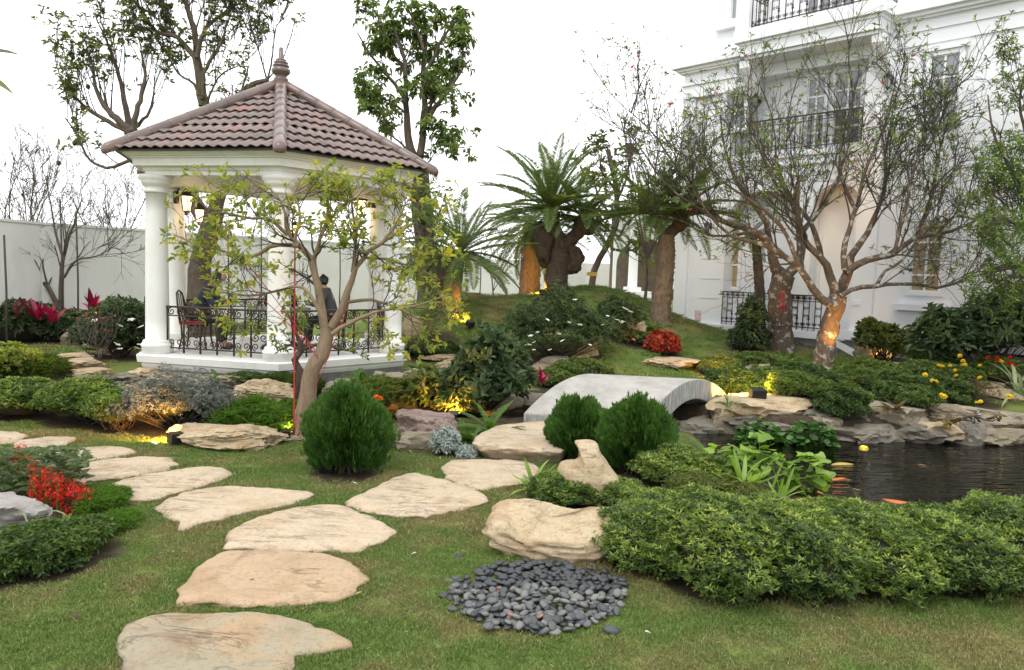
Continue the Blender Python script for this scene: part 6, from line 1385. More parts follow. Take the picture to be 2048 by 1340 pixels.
# bare tree on the left and bare saplings
b0 = gp(124, 672); Y = b0[1]
limbs = [([b0 - [0, 0, .1]] + pl([(124, 655), (123, 628)], Y), .14, .11, 0), L([(122, 630), (108, 595), (80, 555), (62, 520), (30, 495), (-10, 470)], Y, .075, .012), L([(123, 630), (123, 560), (130, 500), (150, 440), (165, 395)], Y, .07, .012), L([(128, 555), (150, 522), (195, 512), (240, 485)], Y - .2, .035, .008), L([(66, 528), (72, 470), (62, 420), (70, 360)], Y + .2, .04, .008), L([(30, 495), (10, 440), (20, 380)], Y, .03, .008), L([(128, 520), (110, 460), (100, 400), (90, 350)], Y - .2, .035, .008)]
tree('bare_tree', 'bare leafless tree before the white wall left of the gazebo', 'tree', b0, limbs, [dict(n=8, ang=(.35, .9), lr=lf(.6, 1.4), K=6, curl=.25, up=.22, t0=.25, rr=.42, minr=.008), dict(n=5, ang=(.3, .9), lr=lf(.3, .8), K=5, curl=.25, up=.1, rr=.5, minr=.005), dict(n=3, ang=(.3, .8), lr=lf(.15, .45), K=4, curl=.2, up=.1, rr=.55, minr=.0038, k=3)], None, 18, 'bark', 'bark_twig', 10, .1)
def bare(lab, px, py, Y, top_, wd, seed, nl=7, r=.06, leaf=None, z=None, mk='bark', cat='tree', lv=None, name='bare_tree'):
    rng = np.random.default_rng(seed); b0 = at(px, py, Y); b0[2] = Hs(b0[0], b0[1]) if z is None else z
    hgt = at(px, top_, Y)[2] - b0[2]; f = b0 + [0, 0, hgt * .25]; ls = [([b0, b0 * .5 + f * .5 + [.02, 0, 0], f], r, r * .8, 0)]
    for i in range(nl): a = 2 * pi * i / nl + rng.uniform(-.3, .3); e = f + np.array([cos(a) * wd * .6, sin(a) * wd * .5, hgt * rng.uniform(.4, .6)]); ls.append(([f - [0, 0, .05], f * .5 + e * .5 + rng.normal(size=3) * wd * .08, e, e + [cos(a) * wd * .15, 0, hgt * .12]], r * .55, r * .12, 1))
    return tree(name, lab, cat, b0, ls, lv or [dict(n=8, ang=(.3, .9), lr=lf(wd * .3, wd * .7), K=5, curl=.2, up=.3, rr=.45, minr=.008), dict(n=5, ang=(.3, .9), lr=lf(wd * .15, wd * .4), K=5, curl=.2, up=.15, rr=.5, minr=.0055, k=3, leafy=.3), dict(n=2, ang=(.3, .9), lr=lf(wd * .1, wd * .2), K=4, curl=.2, up=.1, rr=.5, minr=.006, k=3)], leaf, seed, mk, 'bark_twig', 8)
bare('pale bare tree crown beyond the wall left of the gazebo', 245, 560, 27, 345, 2.6, 31)
bare('bare tree beyond the wall at the far left', 15, 560, 24, 325, 2.4, 32)
bare('bare tree beyond the wall seen through the gazebo', 470, 560, 30, 375, 3.0, 33)
bare('thin bare tree standing left of the villa corner', 1290, 600, 21.5, 210, 1.4, 34, 6, .05, dict(L=.1, W=.03, mk='olive', per=3, clusters=1, prob=.4))
sap = dict(L=.12, W=.05, mk='lime', per=3, clusters=1, shape=1, prob=.9)
slv = [dict(n=5, ang=(.4, .9), lr=lf(.3, .6), K=4, curl=.2, up=.3, rr=.5, minr=.008), dict(n=3, ang=(.4, .9), lr=lf(.12, .3), K=3, curl=.2, up=.2, rr=.5, minr=.006, leafy=.9)]
bare('yellow leaved sapling between the cycads by the far wall', 985, 605, 27, 500, 1.0, 35, 4, .03, sap, lv=slv, name='sapling')
bare('yellow flecked sapling left of the other one by the far wall', 905, 600, 24, 505, .8, 37, 4, .03, sap, lv=slv, name='sapling')
bare('small orange leaved twiggy tree by the left cascade', 196, 708, 13.6, 655, .45, 38, 5, .02, dict(L=.06, W=.03, mk='orange_petal', per=2, clusters=1, prob=.12), lv=slv, name='sapling')
# bonsai at the water in front of the gazebo
b0 = at(594, 765, 10.9); b0[2] = 0
tree('small_dark_tree', 'small dark trunked tree on the channel bank before the gazebo middle column', 'tree', b0, [([b0] + pl([(598, 740), (592, 715), (605, 700), (600, 680)], 10.8), .06, .04, 0), L([(600, 700), (575, 690), (565, 700)], 10.8, .025, .008), L([(600, 690), (590, 650), (580, 620)], 10.8, .025, .006), L([(603, 700), (630, 690), (690, 700), (715, 705)], 10.8, .03, .008), L([(600, 700), (610, 660), (605, 640)], 10.9, .02, .006)],
     [dict(n=7, ang=(.4, 1.1), lr=lf(.12, .28), K=4, curl=.3, up=.2, rr=.5, minr=.004, leafy=.9), dict(n=3, ang=(.4, 1), lr=lf(.06, .14), K=3, curl=.2, up=.2, rr=.5, minr=.003, leafy=.6)], dict(L=.06, W=.025, mk='mid', per=5, clusters=1, shape=2), 19, 'bark_dark', 'bark_twig', 10, .15)
def fenv(E): px = 1024 + E[:, 0] / E[:, 1] * 1500; return (px > 1915 + 30 * np.sin(E[:, 2] * 3))
# right fine leaved tree reaching in from outside the frame
b0 = at(2140, 740, 13.5); b0[2] = Hs(b0[0], b0[1]); Y = 13.5
limbs = [([b0] + pl([(2130, 650), (2115, 560), (2100, 500)], Y), .16, .12, 0), L([(2105, 520), (2060, 470), (2010, 440), (1960, 440), (1920, 430)], Y, .05, .01), L([(2105, 510), (2060, 420), (2020, 340), (1985, 260), (1975, 190)], Y, .05, .01), L([(2110, 520), (2060, 530), (2000, 540), (1940, 545)], Y - .3, .04, .01), L([(2100, 500), (2090, 400), (2060, 300), (2040, 200), (2050, 140)], Y + .2, .05, .01), L([(2060, 470), (2000, 400), (1960, 370)], Y - .4, .03, .008), L([(2100, 500), (2130, 380), (2140, 260)], Y, .05, .01), L([(2060, 480), (2040, 530), (1980, 500)], Y - .6, .03, .008)]
tree('fine_leaved_tree', 'fine leaved green tree reaching in from the right frame edge', 'tree', b0, limbs, [dict(n=10, ang=(.35, 1.0), lr=lf(.5, 1.1), K=5, curl=.25, up=.1, t0=.2, rr=.45, minr=.007, keep=fenv), dict(n=8, ang=(.35, 1.0), lr=lf(.25, .6), K=5, curl=.25, up=.0, rr=.5, minr=.0045, k=3, leafy=1, keep=fenv), dict(n=3, ang=(.4, 1), lr=lf(.1, .3), K=3, curl=.2, rr=.5, minr=.003, k=3, leafy=1)],
     dict(L=.085, W=.028, mk='fine', per=5, clusters=1, prob=.95), 20, 'bark', 'bark_twig', 10)
# banana leaf at the upper left
b0 = at(-190, 900, 7.0); b0[2] = 0
g = thing('banana_plant', 'broad leaved plant outside the left edge with one leaf tip in the upper left corner', 'plant', b0); MB().tube([b0, b0 + [.02, 0, 1.5], b0 + [.08, 0, 3.3]], [.12, .1, .06], 10).obj('stem', M['fern'], g, True)
tt_ = at(-150, 130, 7.0); MB().tube([b0 + [.08, 0, 3.2], tt_], [.06, .03], 8).obj('stalk', M['fern'], g, True)
for i, (yw, pt, s) in enumerate([(0.02, .45, .56), (.2, .15, .5), (2.2, .9, 1), (3.6, .8, 1), (4.8, .9, .9)]): place('leaf', _BL['banana'][i % 2], g, tt_, yw, pt, .5, s)
# ------------------------------------------------------------------ cycads
def cycad(label, trunkpts, r, heads, seed, mk='palm_trunk', s=1.0, lit=False, stump=None):
    b0 = trunkpts[0]; g = thing('cycad_palm', label, 'palm', b0); rng = np.random.default_rng(seed)
    P, R = resample(trunkpts, np.linspace(r * 1.15, r * .85, len(trunkpts)), 46); R = R * (1 + .07 * (np.arange(46) % 2)) ; R[:4] *= [1.25, 1.18, 1.1, 1.04]
    V, F = tubes_np(P[None], R[None], 16); ctr = np.repeat(P, 16, 0); nz = np.array([mnoise.noise(Vector((v[0] * 6, v[1] * 6, v[2] * 14))) for v in V]); V = ctr + (V - ctr) * (1 + .14 * nz)[:, None]
    obj('trunk', V, F, M[mk], g, True)
    for i, (hp, hs, n, hw) in enumerate(heads):
        hp = np.array(hp, float)
        if np.linalg.norm(hp - P[-1]) > .15:
            Vt, Ft = tubes_np(resample([P[-3], (P[-1] + hp) / 2 + [0, 0, -.05], hp], [r * .7, r * .6, r * .65], 14)[0][None], np.linspace(r * .7, r * .55, 14)[None], 12); Vt = Vt + np.array([mnoise.noise_vector(Vector((v[0] * 5, v[1] * 5, v[2] * 5)))[:] for v in Vt]) * r * .28; obj('trunk_arm', Vt, Ft, M['bark_dark'], g, True)
        V, F = boulder_arrays((r * 1.9, r * 1.9, r * 2.2), seed + i, 3, .1); obj('crown_base', V + hp, F, M['bark_dark'], g, True)
        crown_fronds(g, hp + [0, 0, r * .5], n, seed + i * 5, 'cycad', hs * s, hw)
    return g
def tp(pix, Y):
    P = pl(pix, Y); P[0] = P[0].copy(); P[0][2] = Hs(P[0][0], P[0][1]) - .1; return P
Y = 19.2; cycad('big double headed cycad with a thick knotted trunk on the mound', tp([(1112, 600), (1112, 560), (1118, 520), (1120, 495)], Y), .28, [(at(1103, 428, Y), 1.7, 44, (-.1, 1.5)), (at(1168, 450, Y - .1), 1.4, 28, (-.3, 1.3))], 3, 'bark_dark')
V, F = boulder_arrays((.55, .5, 1.5), 77, 4, .16); P0 = at(1088, 490, Y); top('trunk_burl', 'gnarled black burl column on the left side of the big cycad', 'burl', V + P0, F, M['bark_dark'], P0, True); V, F = boulder_arrays((.5, .42, .75), 78, 4, .16); P0 = at(1142, 512, Y); top('trunk_burl', 'gnarled stub on the right side of the big cycad trunk', 'burl', V + P0, F, M['bark_dark'], P0, True)
Y = 21.5; cycad('slender cycad with an amber uplit trunk left of the big one', tp([(1058, 605), (1060, 550), (1063, 510), (1066, 470)], Y), .27, [(at(1066, 455, Y), 1.5, 34, (-.8, .9))], 13)
Y = 17.6; cycad('cycad with a spreading fan crown right of the gazebo', tp([(912, 655), (910, 610), (914, 560), (920, 515)], Y), .13, [(at(921, 512, Y), 1.35, 38, (-.35, 1.4))], 23, 'bark_dark')
P0 = at(893, 655, Y + .1); P0[2] = Hs(P0[0], P0[1]); P, R = resample([P0, P0 + [0, 0, .6], P0 + [-.03, 0, 1.45]], [.3, .24, .2], 22); V, F = tubes_np(P[None], R[None], 16); ctr = np.repeat(P, 16, 0); nz = np.array([mnoise.fractal(Vector((v[0] * 5, v[1] * 5, v[2] * 5)), .8, 2, 4) for v in V]); V = ctr + (V - ctr) * (1 + .35 * nz)[:, None]; F = [tuple(f) for f in F] + [tuple(range(21 * 16, 22 * 16))]
top('cycad_stump', 'rugged dark stump lit amber at its foot beside the fan crowned cycad', 'stump', V, F, M['bark_dark'], P0, True)
Y = 18.2; cycad('leaning ringed cycad with a pale root collar left of the villa', tp([(1318, 640), (1325, 580), (1332, 520), (1333, 470)], Y), .22, [(at(1312, 440, Y), 1.4, 30, (0, 1.5)), (at(1360, 440, Y), 1.4, 30, (0, 1.5))], 43)
Y = 19; cycad('small cycad half hidden behind the peach trees at the porch', tp([(1520, 668), (1520, 600), (1515, 520), (1512, 480)], Y), .12, [(at(1505, 475, Y), .75, 18, (-.7, .9))], 53, 'bark_dark')
# ------------------------------------------------------------------ uplights
uplight('uplight under the silver grey shrub shining to its left', gp(350, 893), gp(290, 876) + [0, .15, .02], 130, .07, 110, col=(1, .42, .06))
uplight('uplight at the foot of the leaning tree aimed at the fern', gp(606, 878) + [-.16, -.15, 0], at(585, 825, 9.7), 48, .05, 80, col=(1, .75, .12))
uplight('uplight beneath the large round thuja', gp(655, 948), gp(665, 935) + [.1, .5, .5], 56, .07, 120, col=(1, .8, .45))
uplight('uplight inside the amber lit bush', at(905, 845, 10.1), at(895, 785, 10.9), 120, .06, 120)
uplight('uplight at the foot of the rugged stump', gp(940, 655) + [0, -.1, 0], at(905, 618, 17.6), 220, .08, 70)
uplight('uplight at the foot of the slender cycad', gp(1084, 592) + [0, -.15, 0], at(1063, 555, 21.5), 360, .08, 60)
uplight('uplight at the far bridge end lighting the shrub', at(1412, 752, 13.4), at(1440, 735, 13.9), 120, .07, 110)
uplight('large square uplight on the cream ledge rock by the bridge', at(1512, 800, 11.3), at(1482, 770, 12.0), 260, .11, 130, col=(1, .62, .1))
p = gp(1628, 752); uplight('uplight buried in groundcover at the lit peach trunk', gp(1645, 738) + [.05, -1.05, .0], gp(1645, 738) + [.12, 0, 1.0], 260, .06, 46)
uplight('small bright uplight beside the conical shrub', gp(1507, 697), gp(1495, 690) + [0, -.2, .6], 32, .07, 100)
uplight('small warm light under the open shrub by the stairs', gp(1754, 724), gp(1750, 715) + [0, .2, .5], 26, .05, 120)
uplight('uplight right of the hollow rock by the stairs', gp(1772, 728), gp(1785, 715) + [0, .4, .5], 14, .05, 120)
g = thing('pond_lamp', 'submerged yellow lamp glowing at the far side of the pond', 'lamp', atz(1728, 893, WATER)); P0 = ORG[g.name]
MB().lathe(P0, [(.055, -.05), (.06, -.012), (.04, .001), (.015, .002)], 16).obj('lens', emis('pond_glow', (1, .62, .05), 4), g, True)
# ------------------------------------------------------------------ furniture in the gazebo
def chair(label, x, y, yaw):
    g = thing('garden_chair', label, 'chair', (x, y, GZ), 'black iron chairs in the gazebo'); c, s_ = cos(yaw), sin(yaw)
    ax = (np.array([c, s_, 0]), np.array([-s_, c, 0]), np.array([0, 0, 1.])); o = np.array([x, y, GZ])
    W_ = lambda p: o + ax[0] * p[0] + ax[1] * p[1] + ax[2] * p[2]; cu = simple('red_cushion', (.35, .02, .03), (.25, .015, .02), 12, .8, .1) if 'cush' not in M else M['cush']; M['cush'] = cu
    MB().box((-.22, -.22, .44), (.22, .22, .5), ax, o).obj('cushion', cu, g)
    for sx in (-.2, .2):
        for sy in (-.2, .2): MB().tube([W_((sx * 1.15, sy * 1.15, 0)), W_((sx * .95, sy * .95, .22)), W_((sx, sy, .44))], .016, 5).obj('leg', M['iron'], g, True)
    MB().tube([W_((-.21, .21, .44)), W_((-.25, .22, .75)), W_((-.29, .14, .98)), W_((-.3, 0, 1.03)), W_((-.29, -.14, .98)), W_((-.25, -.22, .75)), W_((-.21, -.21, .44))], .017, 6).obj('back_frame', M['iron'], g, True)
    for k in range(4): yy = -.14 + k * .093; MB().tube([W_((-.21, yy, .44)), W_((-.25, yy * 1.1, .7)), W_((-.29, yy, .98))], .01, 4).obj('back_slat', M['iron'], g, True)
    for sy in (-1, 1): MB().tube([W_((-.25, sy * .22, .7)), W_((0, sy * .26, .7)), W_((.18, sy * .25, .67)), W_((.2, sy * .22, .46))], .013, 5).obj('armrest', M['iron'], g, True)
def table():
    x, y = -4.28, 13.75; g = thing('garden_table', 'round dark iron table with pale glass top in the gazebo', 'table', (x, y, GZ)); o = (x, y, GZ)
    MB().lathe(o, [(.55, .72), (.56, .735), (.55, .75)], 28).obj('table_top', M['slate_pale'], g)
    MB().lathe(o, [(.24, .0), (.25, .03), (.1, .09), (.06, .2), (.09, .3), (.05, .42), (.06, .6), (.16, .7), (.16, .72)], 16).obj('pedestal', M['iron'], g, True)
    for k in range(3):
        a = k * 2.1; MB().tube([(x, y, GZ + .12), (x + .25 * cos(a), y + .25 * sin(a), GZ + .12), (x + .42 * cos(a), y + .42 * sin(a), GZ + .02)], .035, 6).obj('leg', M['iron'], g, True)
table()
# ------------------------------------------------------------------ people
def skin_body(name, pts, edges, radii, matl, parent, sub=2):
    o0 = ORG[parent.name]; me = bpy.data.meshes.new(name); me.from_pydata([tuple(np.array(p) - o0) for p in pts], edges, []); me.materials.append(matl)
    o = bpy.data.objects.new(name, me); COL.objects.link(o); o.parent = parent; ORG[o.name] = o0
    sk = o.modifiers.new('skin', 'SKIN'); sk.use_smooth_shade = True
    for i, r in enumerate(radii):
        v = me.skin_vertices[0].data[i]; v.radius = (r, r) if not isinstance(r, tuple) else r; v.use_root = i == 0
    ss = o.modifiers.new('sub', 'SUBSURF'); ss.levels = sub; ss.render_levels = sub; return o
def seated(label, x, y, yaw, skin, top_m, trou, hairm, lean=.12, head_down=.1, arms=((.38, .1, .27), (.36, -.06, .27)), hat=False):
    g = thing('person', label, 'person', (x, y, GZ)); o = np.array([x, y, GZ]); c, s_ = cos(yaw), sin(yaw)
    def W_(p): return o + np.array([c * p[0] - s_ * p[1], s_ * p[0] + c * p[1], p[2]])
    pel = (0, 0, .56); wa = (lean * .35, 0, .76); ch = (lean * .9, 0, .98); nk = (lean * 1.15, 0, 1.12); nk2 = (lean * 1.25 + .01, 0, 1.155); hd = (lean * 1.4 + .03 + head_down * .15, 0, 1.235); ht = (hd[0] - .0 + head_down * .3, 0, hd[2] + .075); fc = (hd[0] + .045, 0, hd[2] - .045)
    pts = [pel, wa, ch, nk, nk2, hd, ht, fc]; ed = [(0, 1), (1, 2), (2, 3), (3, 4), (4, 5), (5, 6), (5, 7)]; ra = [(.145, .12), (.125, .105), (.145, .105), (.07, .06), .05, (.075, .088), .055, .045]
    jac = []; 
    for sg, hnd in ((1, arms[0]), (-1, arms[1])):
        n = len(pts); sh = (ch[0], sg * .17, 1.05); el = (lean + .12, sg * .25, .83); hx = (hnd[0] + lean * .3, hnd[1], hnd[2] + .56)
        wr = tuple(np.array(hx) * .86 + np.array(el) * .14)
        pts += [sh, el, wr, hx]; ed += [(2, n), (n, n + 1), (n + 1, n + 2), (n + 2, n + 3)]; ra += [.058, .045, .028, (.038, .02)]; jac.append((sh, el, wr))
        d = nrm(np.array(hx) - np.array(el)); lat = np.array([-d[1], d[0], 0]); 
        for f in range(4):
            b = np.array(hx) + lat * (.027 - .018 * f) + d * .01; ln = (.07, .08, .075, .06)[f]; m = len(pts)
            pts += [tuple(b + d * ln * .5), tuple(b + d * ln * .85 + np.array([0, 0, -.02]))]; ed += [(n + 3, m), (m, m + 1)]; ra += [.0095, .008]
        m = len(pts); q = np.array(hx) + lat * (.04 if sg < 0 else -.04); pts += [tuple(q), tuple(q + d * .035)]; ed += [(n + 3, m), (m, m + 1)]; ra += [.011, .009]
    for sg in (1, -1):
        n = len(pts); pts += [(.03, sg * .1, .53), (.42, sg * .12, .53), (.43, sg * .12, .12), (.5, sg * .12, .05), (.58, sg * .12, .035)]
        ed += [(0, n), (n, n + 1), (n + 1, n + 2), (n + 2, n + 3), (n + 3, n + 4)]; ra += [.085, .06, .04, (.04, .035), (.035, .025)]
    skin_body('body', [W_(p) for p in pts], ed, ra, skin, g)
    # jacket / shirt following torso and sleeves
    P = [pel, wa, ch, (nk[0], 0, nk[2] + .01)]; E = [(0, 1), (1, 2), (2, 3)]; Rr = [(.17, .145), (.155, .13), (.175, .135), (.085, .075)]
    for (sh, el, wr) in jac: n = len(P); P += [sh, el, wr]; E += [(2, n), (n, n + 1), (n + 1, n + 2)]; Rr += [.082, .066, .046]
    skin_body('jacket', [W_(p) for p in P], E, Rr, top_m, g)
    P = [(0, 0, .58)]; E = []; Rr = [(.16, .13)]
    for sg in (1, -1): n = len(P); P += [(.04, sg * .1, .53), (.43, sg * .12, .535), (.43, sg * .12, .12)]; E += [(0, n), (n, n + 1), (n + 1, n + 2)]; Rr += [.098, .077, .055]
    skin_body('trousers', [W_(p) for p in P], E, Rr, trou, g)
    for sg in (1, -1): skin_body('shoe', [W_(p) for p in [(.42, sg * .12, .06), (.5, sg * .12, .045), (.6, sg * .12, .03)]], [(0, 1), (1, 2)], [.047, .045, .035], M['dark_metal'], g, 1)
    V, F = boulder_arrays((.255, .225, .3), 5, 3, 0, 60); hc = np.array(W_((hd[0] - .035, 0, hd[2] + .025))); keep = V[:, 2] > -.07; obj('hair', V * [1, 1, 1] + hc, F, hairm, g, True)
    V, F = boulder_arrays((.03, .022, .035), 6, 2, 0, 6); obj('nose', V + W_((hd[0] + .1, 0, hd[2] - .012)), F, skin, g, True)
    for sg in (1, -1):
        obj('ear', V * [1, .7, 1.4] + W_((hd[0] + .005, sg * .085, hd[2] - .005)), F, skin, g, True); obj('eye', V * .45 + W_((hd[0] + .088, sg * .032, hd[2] + .015)), F, M['dark_metal'], g, True)
    obj('mouth', V * [.5, 1.6, .25] + W_((hd[0] + .083, 0, hd[2] - .05)), F, M['cush'], g, True); return g
sk = simple('skin', (.42, .25, .17), (.38, .22, .15), 6, .55, 0); hr = simple('black_hair', (.008, .007, .007), (.015, .013, .012), 60, .5, .3)
nav = simple('navy_jacket', (.018, .026, .05), (.028, .035, .06), 18, .85, .5, 25, bd=.03); blk = simple('black_cloth', (.012, .012, .014), (.022, .022, .024), 18, .9, .5, 25, bd=.03); gry = simple('grey_cloth', (.05, .05, .055), (.08, .08, .085), 18, .9, .5, 25, bd=.03)
chair('black iron chair under the man in the navy jacket', -5.62, 13.3, .12); seated('person in a dark navy jacket sitting side on and leaning over the table', -5.6, 13.3, .12, sk, nav, blk, hr, .2, .4, ((.44, .1, .26), (.42, -.02, .26)))
chair('black iron chair with a red cushion right behind the middle column', -4.0, 12.95, 1.9); seated('person in black seen from behind just right of the middle column', -4.0, 12.95, 1.9, sk, blk, blk, hr, .3, .6)
chair('black iron chair under the bare headed sitter in grey', -3.35, 13.95, 3.3); seated('person in dark grey sitting on the right with face turned to the table', -3.35, 13.95, 3.3, sk, gry, blk, hr, .12, .1)
chair('black iron chair on the far side of the table', -4.5, 14.75, -1.4)
tuft('potted_plant', 'small strap leaved plant on the gazebo table', 'plant', (-4.45, 13.8, GZ + .755), 'agave', 12, 44, .38, (.3, 1.3)); MB().lathe((-4.45, 13.8, GZ + .752), [(.05, 0), (.08, .1)], 12)
# ------------------------------------------------------------------ koi
def koi(px, py, yaw, s, mk, lab):
    p = atz(px, py, WATER - .05); g = thing('koi', lab, 'fish', p, 'koi near the pond surface'); c, s_ = cos(yaw), sin(yaw); ax = np.array([[c, s_, 0], [-s_, c, 0], [0, 0, 1]])
    ts = np.linspace(0, 1, 10); r = .055 * np.sin(ts ** .8 * pi * .93 + .12) ** .8 + .004; bend = .05 * np.sin(ts * 3); V, F = tube(np.stack([ts * .42 - .2, bend, 0 * ts], 1) , r, 8); V = np.array(V) * s @ ax; obj('body', V + p, F, mk, g, True)
    tl = np.array([(.2, .0, 0), (.3, .05, .05), (.27, 0, 0), (.3, -.05, -.03)]) * s @ ax; obj('tail_fin', tl + p, [(0, 1, 2), (0, 2, 3)], mk, g)
    for sg in (1, -1): fn = np.array([(-.08, .04 * sg, 0), (-.03, .12 * sg, -.01), (-.02, .05 * sg, 0)]) * s @ ax; obj('side_fin', fn + p, [(0, 1, 2)], mk, g)
ko = simple('koi_orange', (.48, .15, .03), (.4, .08, .02), 5, .4, 0); kw = simple('koi_white', (.42, .38, .28), (.42, .2, .07), 4, .4, 0); ky = simple('koi_yellow', (.42, .3, .07), None, 5, .4, 0)
for a in [(1690, 938, .1, 1.2, ky, 'yellow koi just under the surface left of the pond middle'), (1685, 968, .4, 1.1, ko, 'orange koi below the yellow one near the mallow'), (1712, 985, 2.2, .9, kw, 'whitish koi near the hedge'), (1735, 925, .2, .8, kw, 'pale koi near the middle of the pond'), (1800, 1012, 2.4, 1.3, ko, 'large orange koi close to the azalea hedge'), (1840, 935, 2.6, .9, kw, 'pale koi under the ripples right of the middle'), (1895, 937, 2.3, .8, ky, 'small golden koi at the right'), (1638, 990, 1.9, 1.0, ko, 'red orange koi behind the mallow stalks')]: koi(*a)
# ------------------------------------------------------------------ pebbles
def pebbles():
    rng = np.random.default_rng(12); mes = []; pm = mat('river_pebble'); m, nt, b = pm; oi = N(nt, 'ShaderNodeObjectInfo')
    c = ramp(nt, oi.outputs['Random'], [(0, (.03, .033, .036)), (.3, (.06, .066, .07)), (.6, (.10, .105, .105)), (.85, (.16, .16, .145)), (.97, (.08, .085, .09)), (1, (.26, .13, .08))])
    f = noise(nt, 30, 4, .6, wpos(nt)); nt.links.new(mixc(nt, 1.0, c, ramp(nt, f, [(.3, (.8, .8, .8)), (.7, (1.15, 1.15, 1.15))]), 'MULTIPLY'), b.inputs['Base Color']); b.inputs['Roughness'].default_value = .55
    for i in range(7):
        bm = bmesh.new(); bmesh.ops.create_icosphere(bm, subdivisions=2, radius=1); V = np.array([v.co[:] for v in bm.verts]); F = np.array([[v.index for v in f.verts] for f in bm.faces]); bm.free()
        nz = np.array([mnoise.noise(Vector((v[0] * 1.3 + i * 5, v[1] * 1.3, v[2] * 1.3))) for v in V]); V = V * (1 + .22 * nz)[:, None] * [.5, rng.uniform(.33, .45), rng.uniform(.16, .26)]
        mes.append(raw_mesh('pebble', V, F, m, True))
    poly = smooth_outline(np.array([atz(x, y, 0)[:2] for x, y in [(905, 1180), (930, 1160), (1000, 1135), (1080, 1128), (1180, 1145), (1240, 1160), (1250, 1190), (1240, 1225), (1190, 1248), (1130, 1268), (1060, 1268), (985, 1258), (935, 1240), (912, 1215)]]), 50)
    STONE_POLYS.append(poly); c = poly.mean(0)
    lo, hi = poly.min(0), poly.max(0); P = []; tries = 0
    while len(P) < 560 and tries < 60000:
        tries += 1; q = rng.uniform(lo, hi)
        if not inside(q[None], poly)[0]: continue
        lay = 0 if len(P) < 330 else 1
        if all((q[0] - a[0]) ** 2 + (q[1] - a[1]) ** 2 > (.038 if lay == 0 else .028) ** 2 for a in P[(0 if lay == 0 else 330):]): P.append(q)
    P = [tuple(p) for p in P]; edge = [atz(x, y, 0)[:2] for x, y in [(920, 1116), (914, 1122), (897, 1165), (912, 1160), (888, 1195), (900, 1200), (905, 1222)]]
    far = sorted(range(len(P)), key=lambda i: P[i][1]); keep = set(far[:300]); lab = 'smooth grey river pebble in the pile below the hollowed boulder'; sV = []; sF = []; n0 = 0
    for i, q in enumerate(P):
        d = np.linalg.norm(np.array(q) - c) / .6; z = .012 + (.024 if i >= 330 else 0) + .035 * max(0, 1 - d) ; s = rng.uniform(.042, .085); e = (rng.uniform(-.5, .5), rng.uniform(-.5, .5), rng.uniform(0, 6.28))
        if i in keep:
            o = bpy.data.objects.new('pebble', mes[rng.integers(7)]); COL.objects.link(o); o.location = (q[0], q[1], z); o.rotation_euler = e; o.scale = (s, s, s); tag(o, lab, 'pebble', 'grey river pebbles in the pile')
        else:
            R = np.array(Matrix.Rotation(e[2], 3, 'Z') @ Matrix.Rotation(e[0], 3, 'X')); mm = mes[rng.integers(7)]; V = np.array([v.co[:] for v in mm.vertices]) * s @ R.T + [q[0], q[1], z]; sV.append(V); sF.append(np.array([p.vertices[:] for p in mm.polygons]) + n0); n0 += len(V)
    tag(top('pebbles', 'far side of the grey pebble pile tucked under the boulder', 'pebbles', np.concatenate(sV), np.concatenate(sF), m, (c[0], c[1], 0), True), kind='stuff')
    for i, q in enumerate(edge):
        o = bpy.data.objects.new('pebble', mes[i % 7]); COL.objects.link(o); o.location = (q[0], q[1], .014); o.rotation_euler = (0, 0, i); o.scale = (.075,) * 3; tag(o, 'grey pebble strayed onto the grass left of the pile', 'pebble', 'pebbles strayed left of the pile')
    q = atz(1223, 1265, 0); o = bpy.data.objects.new('pebble', mes[0]); COL.objects.link(o); o.location = (q[0], q[1], .015); o.scale = (.11,) * 3; tag(o, 'lone two toned pebble on the grass right of the pile', 'pebble')
    q = atz(977, 1262, 0); o = bpy.data.objects.new('pebble', mes[2]); COL.objects.link(o); o.location = (q[0], q[1], .03); o.rotation_euler = (0, .2, 1.2); o.scale = (.105,) * 3; tag(o, 'large egg shaped dark pebble at the front left of the pile', 'pebble')
def inside(P, poly):
    x, y = P[:, 0], P[:, 1]; r = np.zeros(len(P), bool); n = len(poly); j = n - 1
    for i in range(n):
        xi, yi = poly[i][:2]; xj, yj = poly[j][:2]; c = ((yi > y) != (yj > y)) & (x < (xj - xi) * (y - yi) / (yj - yi + 1e-12) + xi); r ^= c; j = i
    return r
pebbles()
# litter: fallen leaves
rng = np.random.default_rng(8)
lit = [(312, 1286, 'small dry leaf on the lawn left of the nearest stone'), (430, 1110, 'brown stick scrap beside the orange tan stone'), (1045, 1313, 'black curled leaf on the lawn at the bottom'), (800, 1232, 'reddish leaf left of the pebbles'), (948, 1070, 'orange leaf on the lawn left of the big boulder'), (1302, 1266, 'white scrap on the grass right of the pebbles'), (822, 1108, 'white scrap left of the pebbles'), (150, 1237, 'dark leaf on the grass at the lower left'), (715, 968, 'pale scrap on the soil under the large thuja'), (500, 1160, 'dry leaf at the left rim of the orange tan stone')]
for i, (x, y, lab) in enumerate(lit):
    p = atz(x, y, .03); mk = 'white_petal' if 'white' in lab or 'pale' in lab else ('bark_dark' if 'black' in lab or 'dark' in lab else 'brown_leaf')
    V, F, k = leaf_mesh(np.array([p]), np.array([[cos(i * 2.), sin(i * 2.), .1]]), np.array([[0, 0, 1.]]), .05, .03, 2, .4, -.3); top('fallen_leaf', lab, 'leaf', V, F, M[mk], p)
mesL = []
for t in (.2, .6, .95):
    V, F, k = leaf_mesh(np.array([[0, 0, 0.]]), np.array([[1, 0, .1]]), np.array([[0, 0, 1.]]), .045, .022, 2, .35, -.25); mesL.append(raw_mesh('dry_leaf', V, F, M['brown_leaf' if t < .9 else 'lime'], False, np.full(len(V), t)))
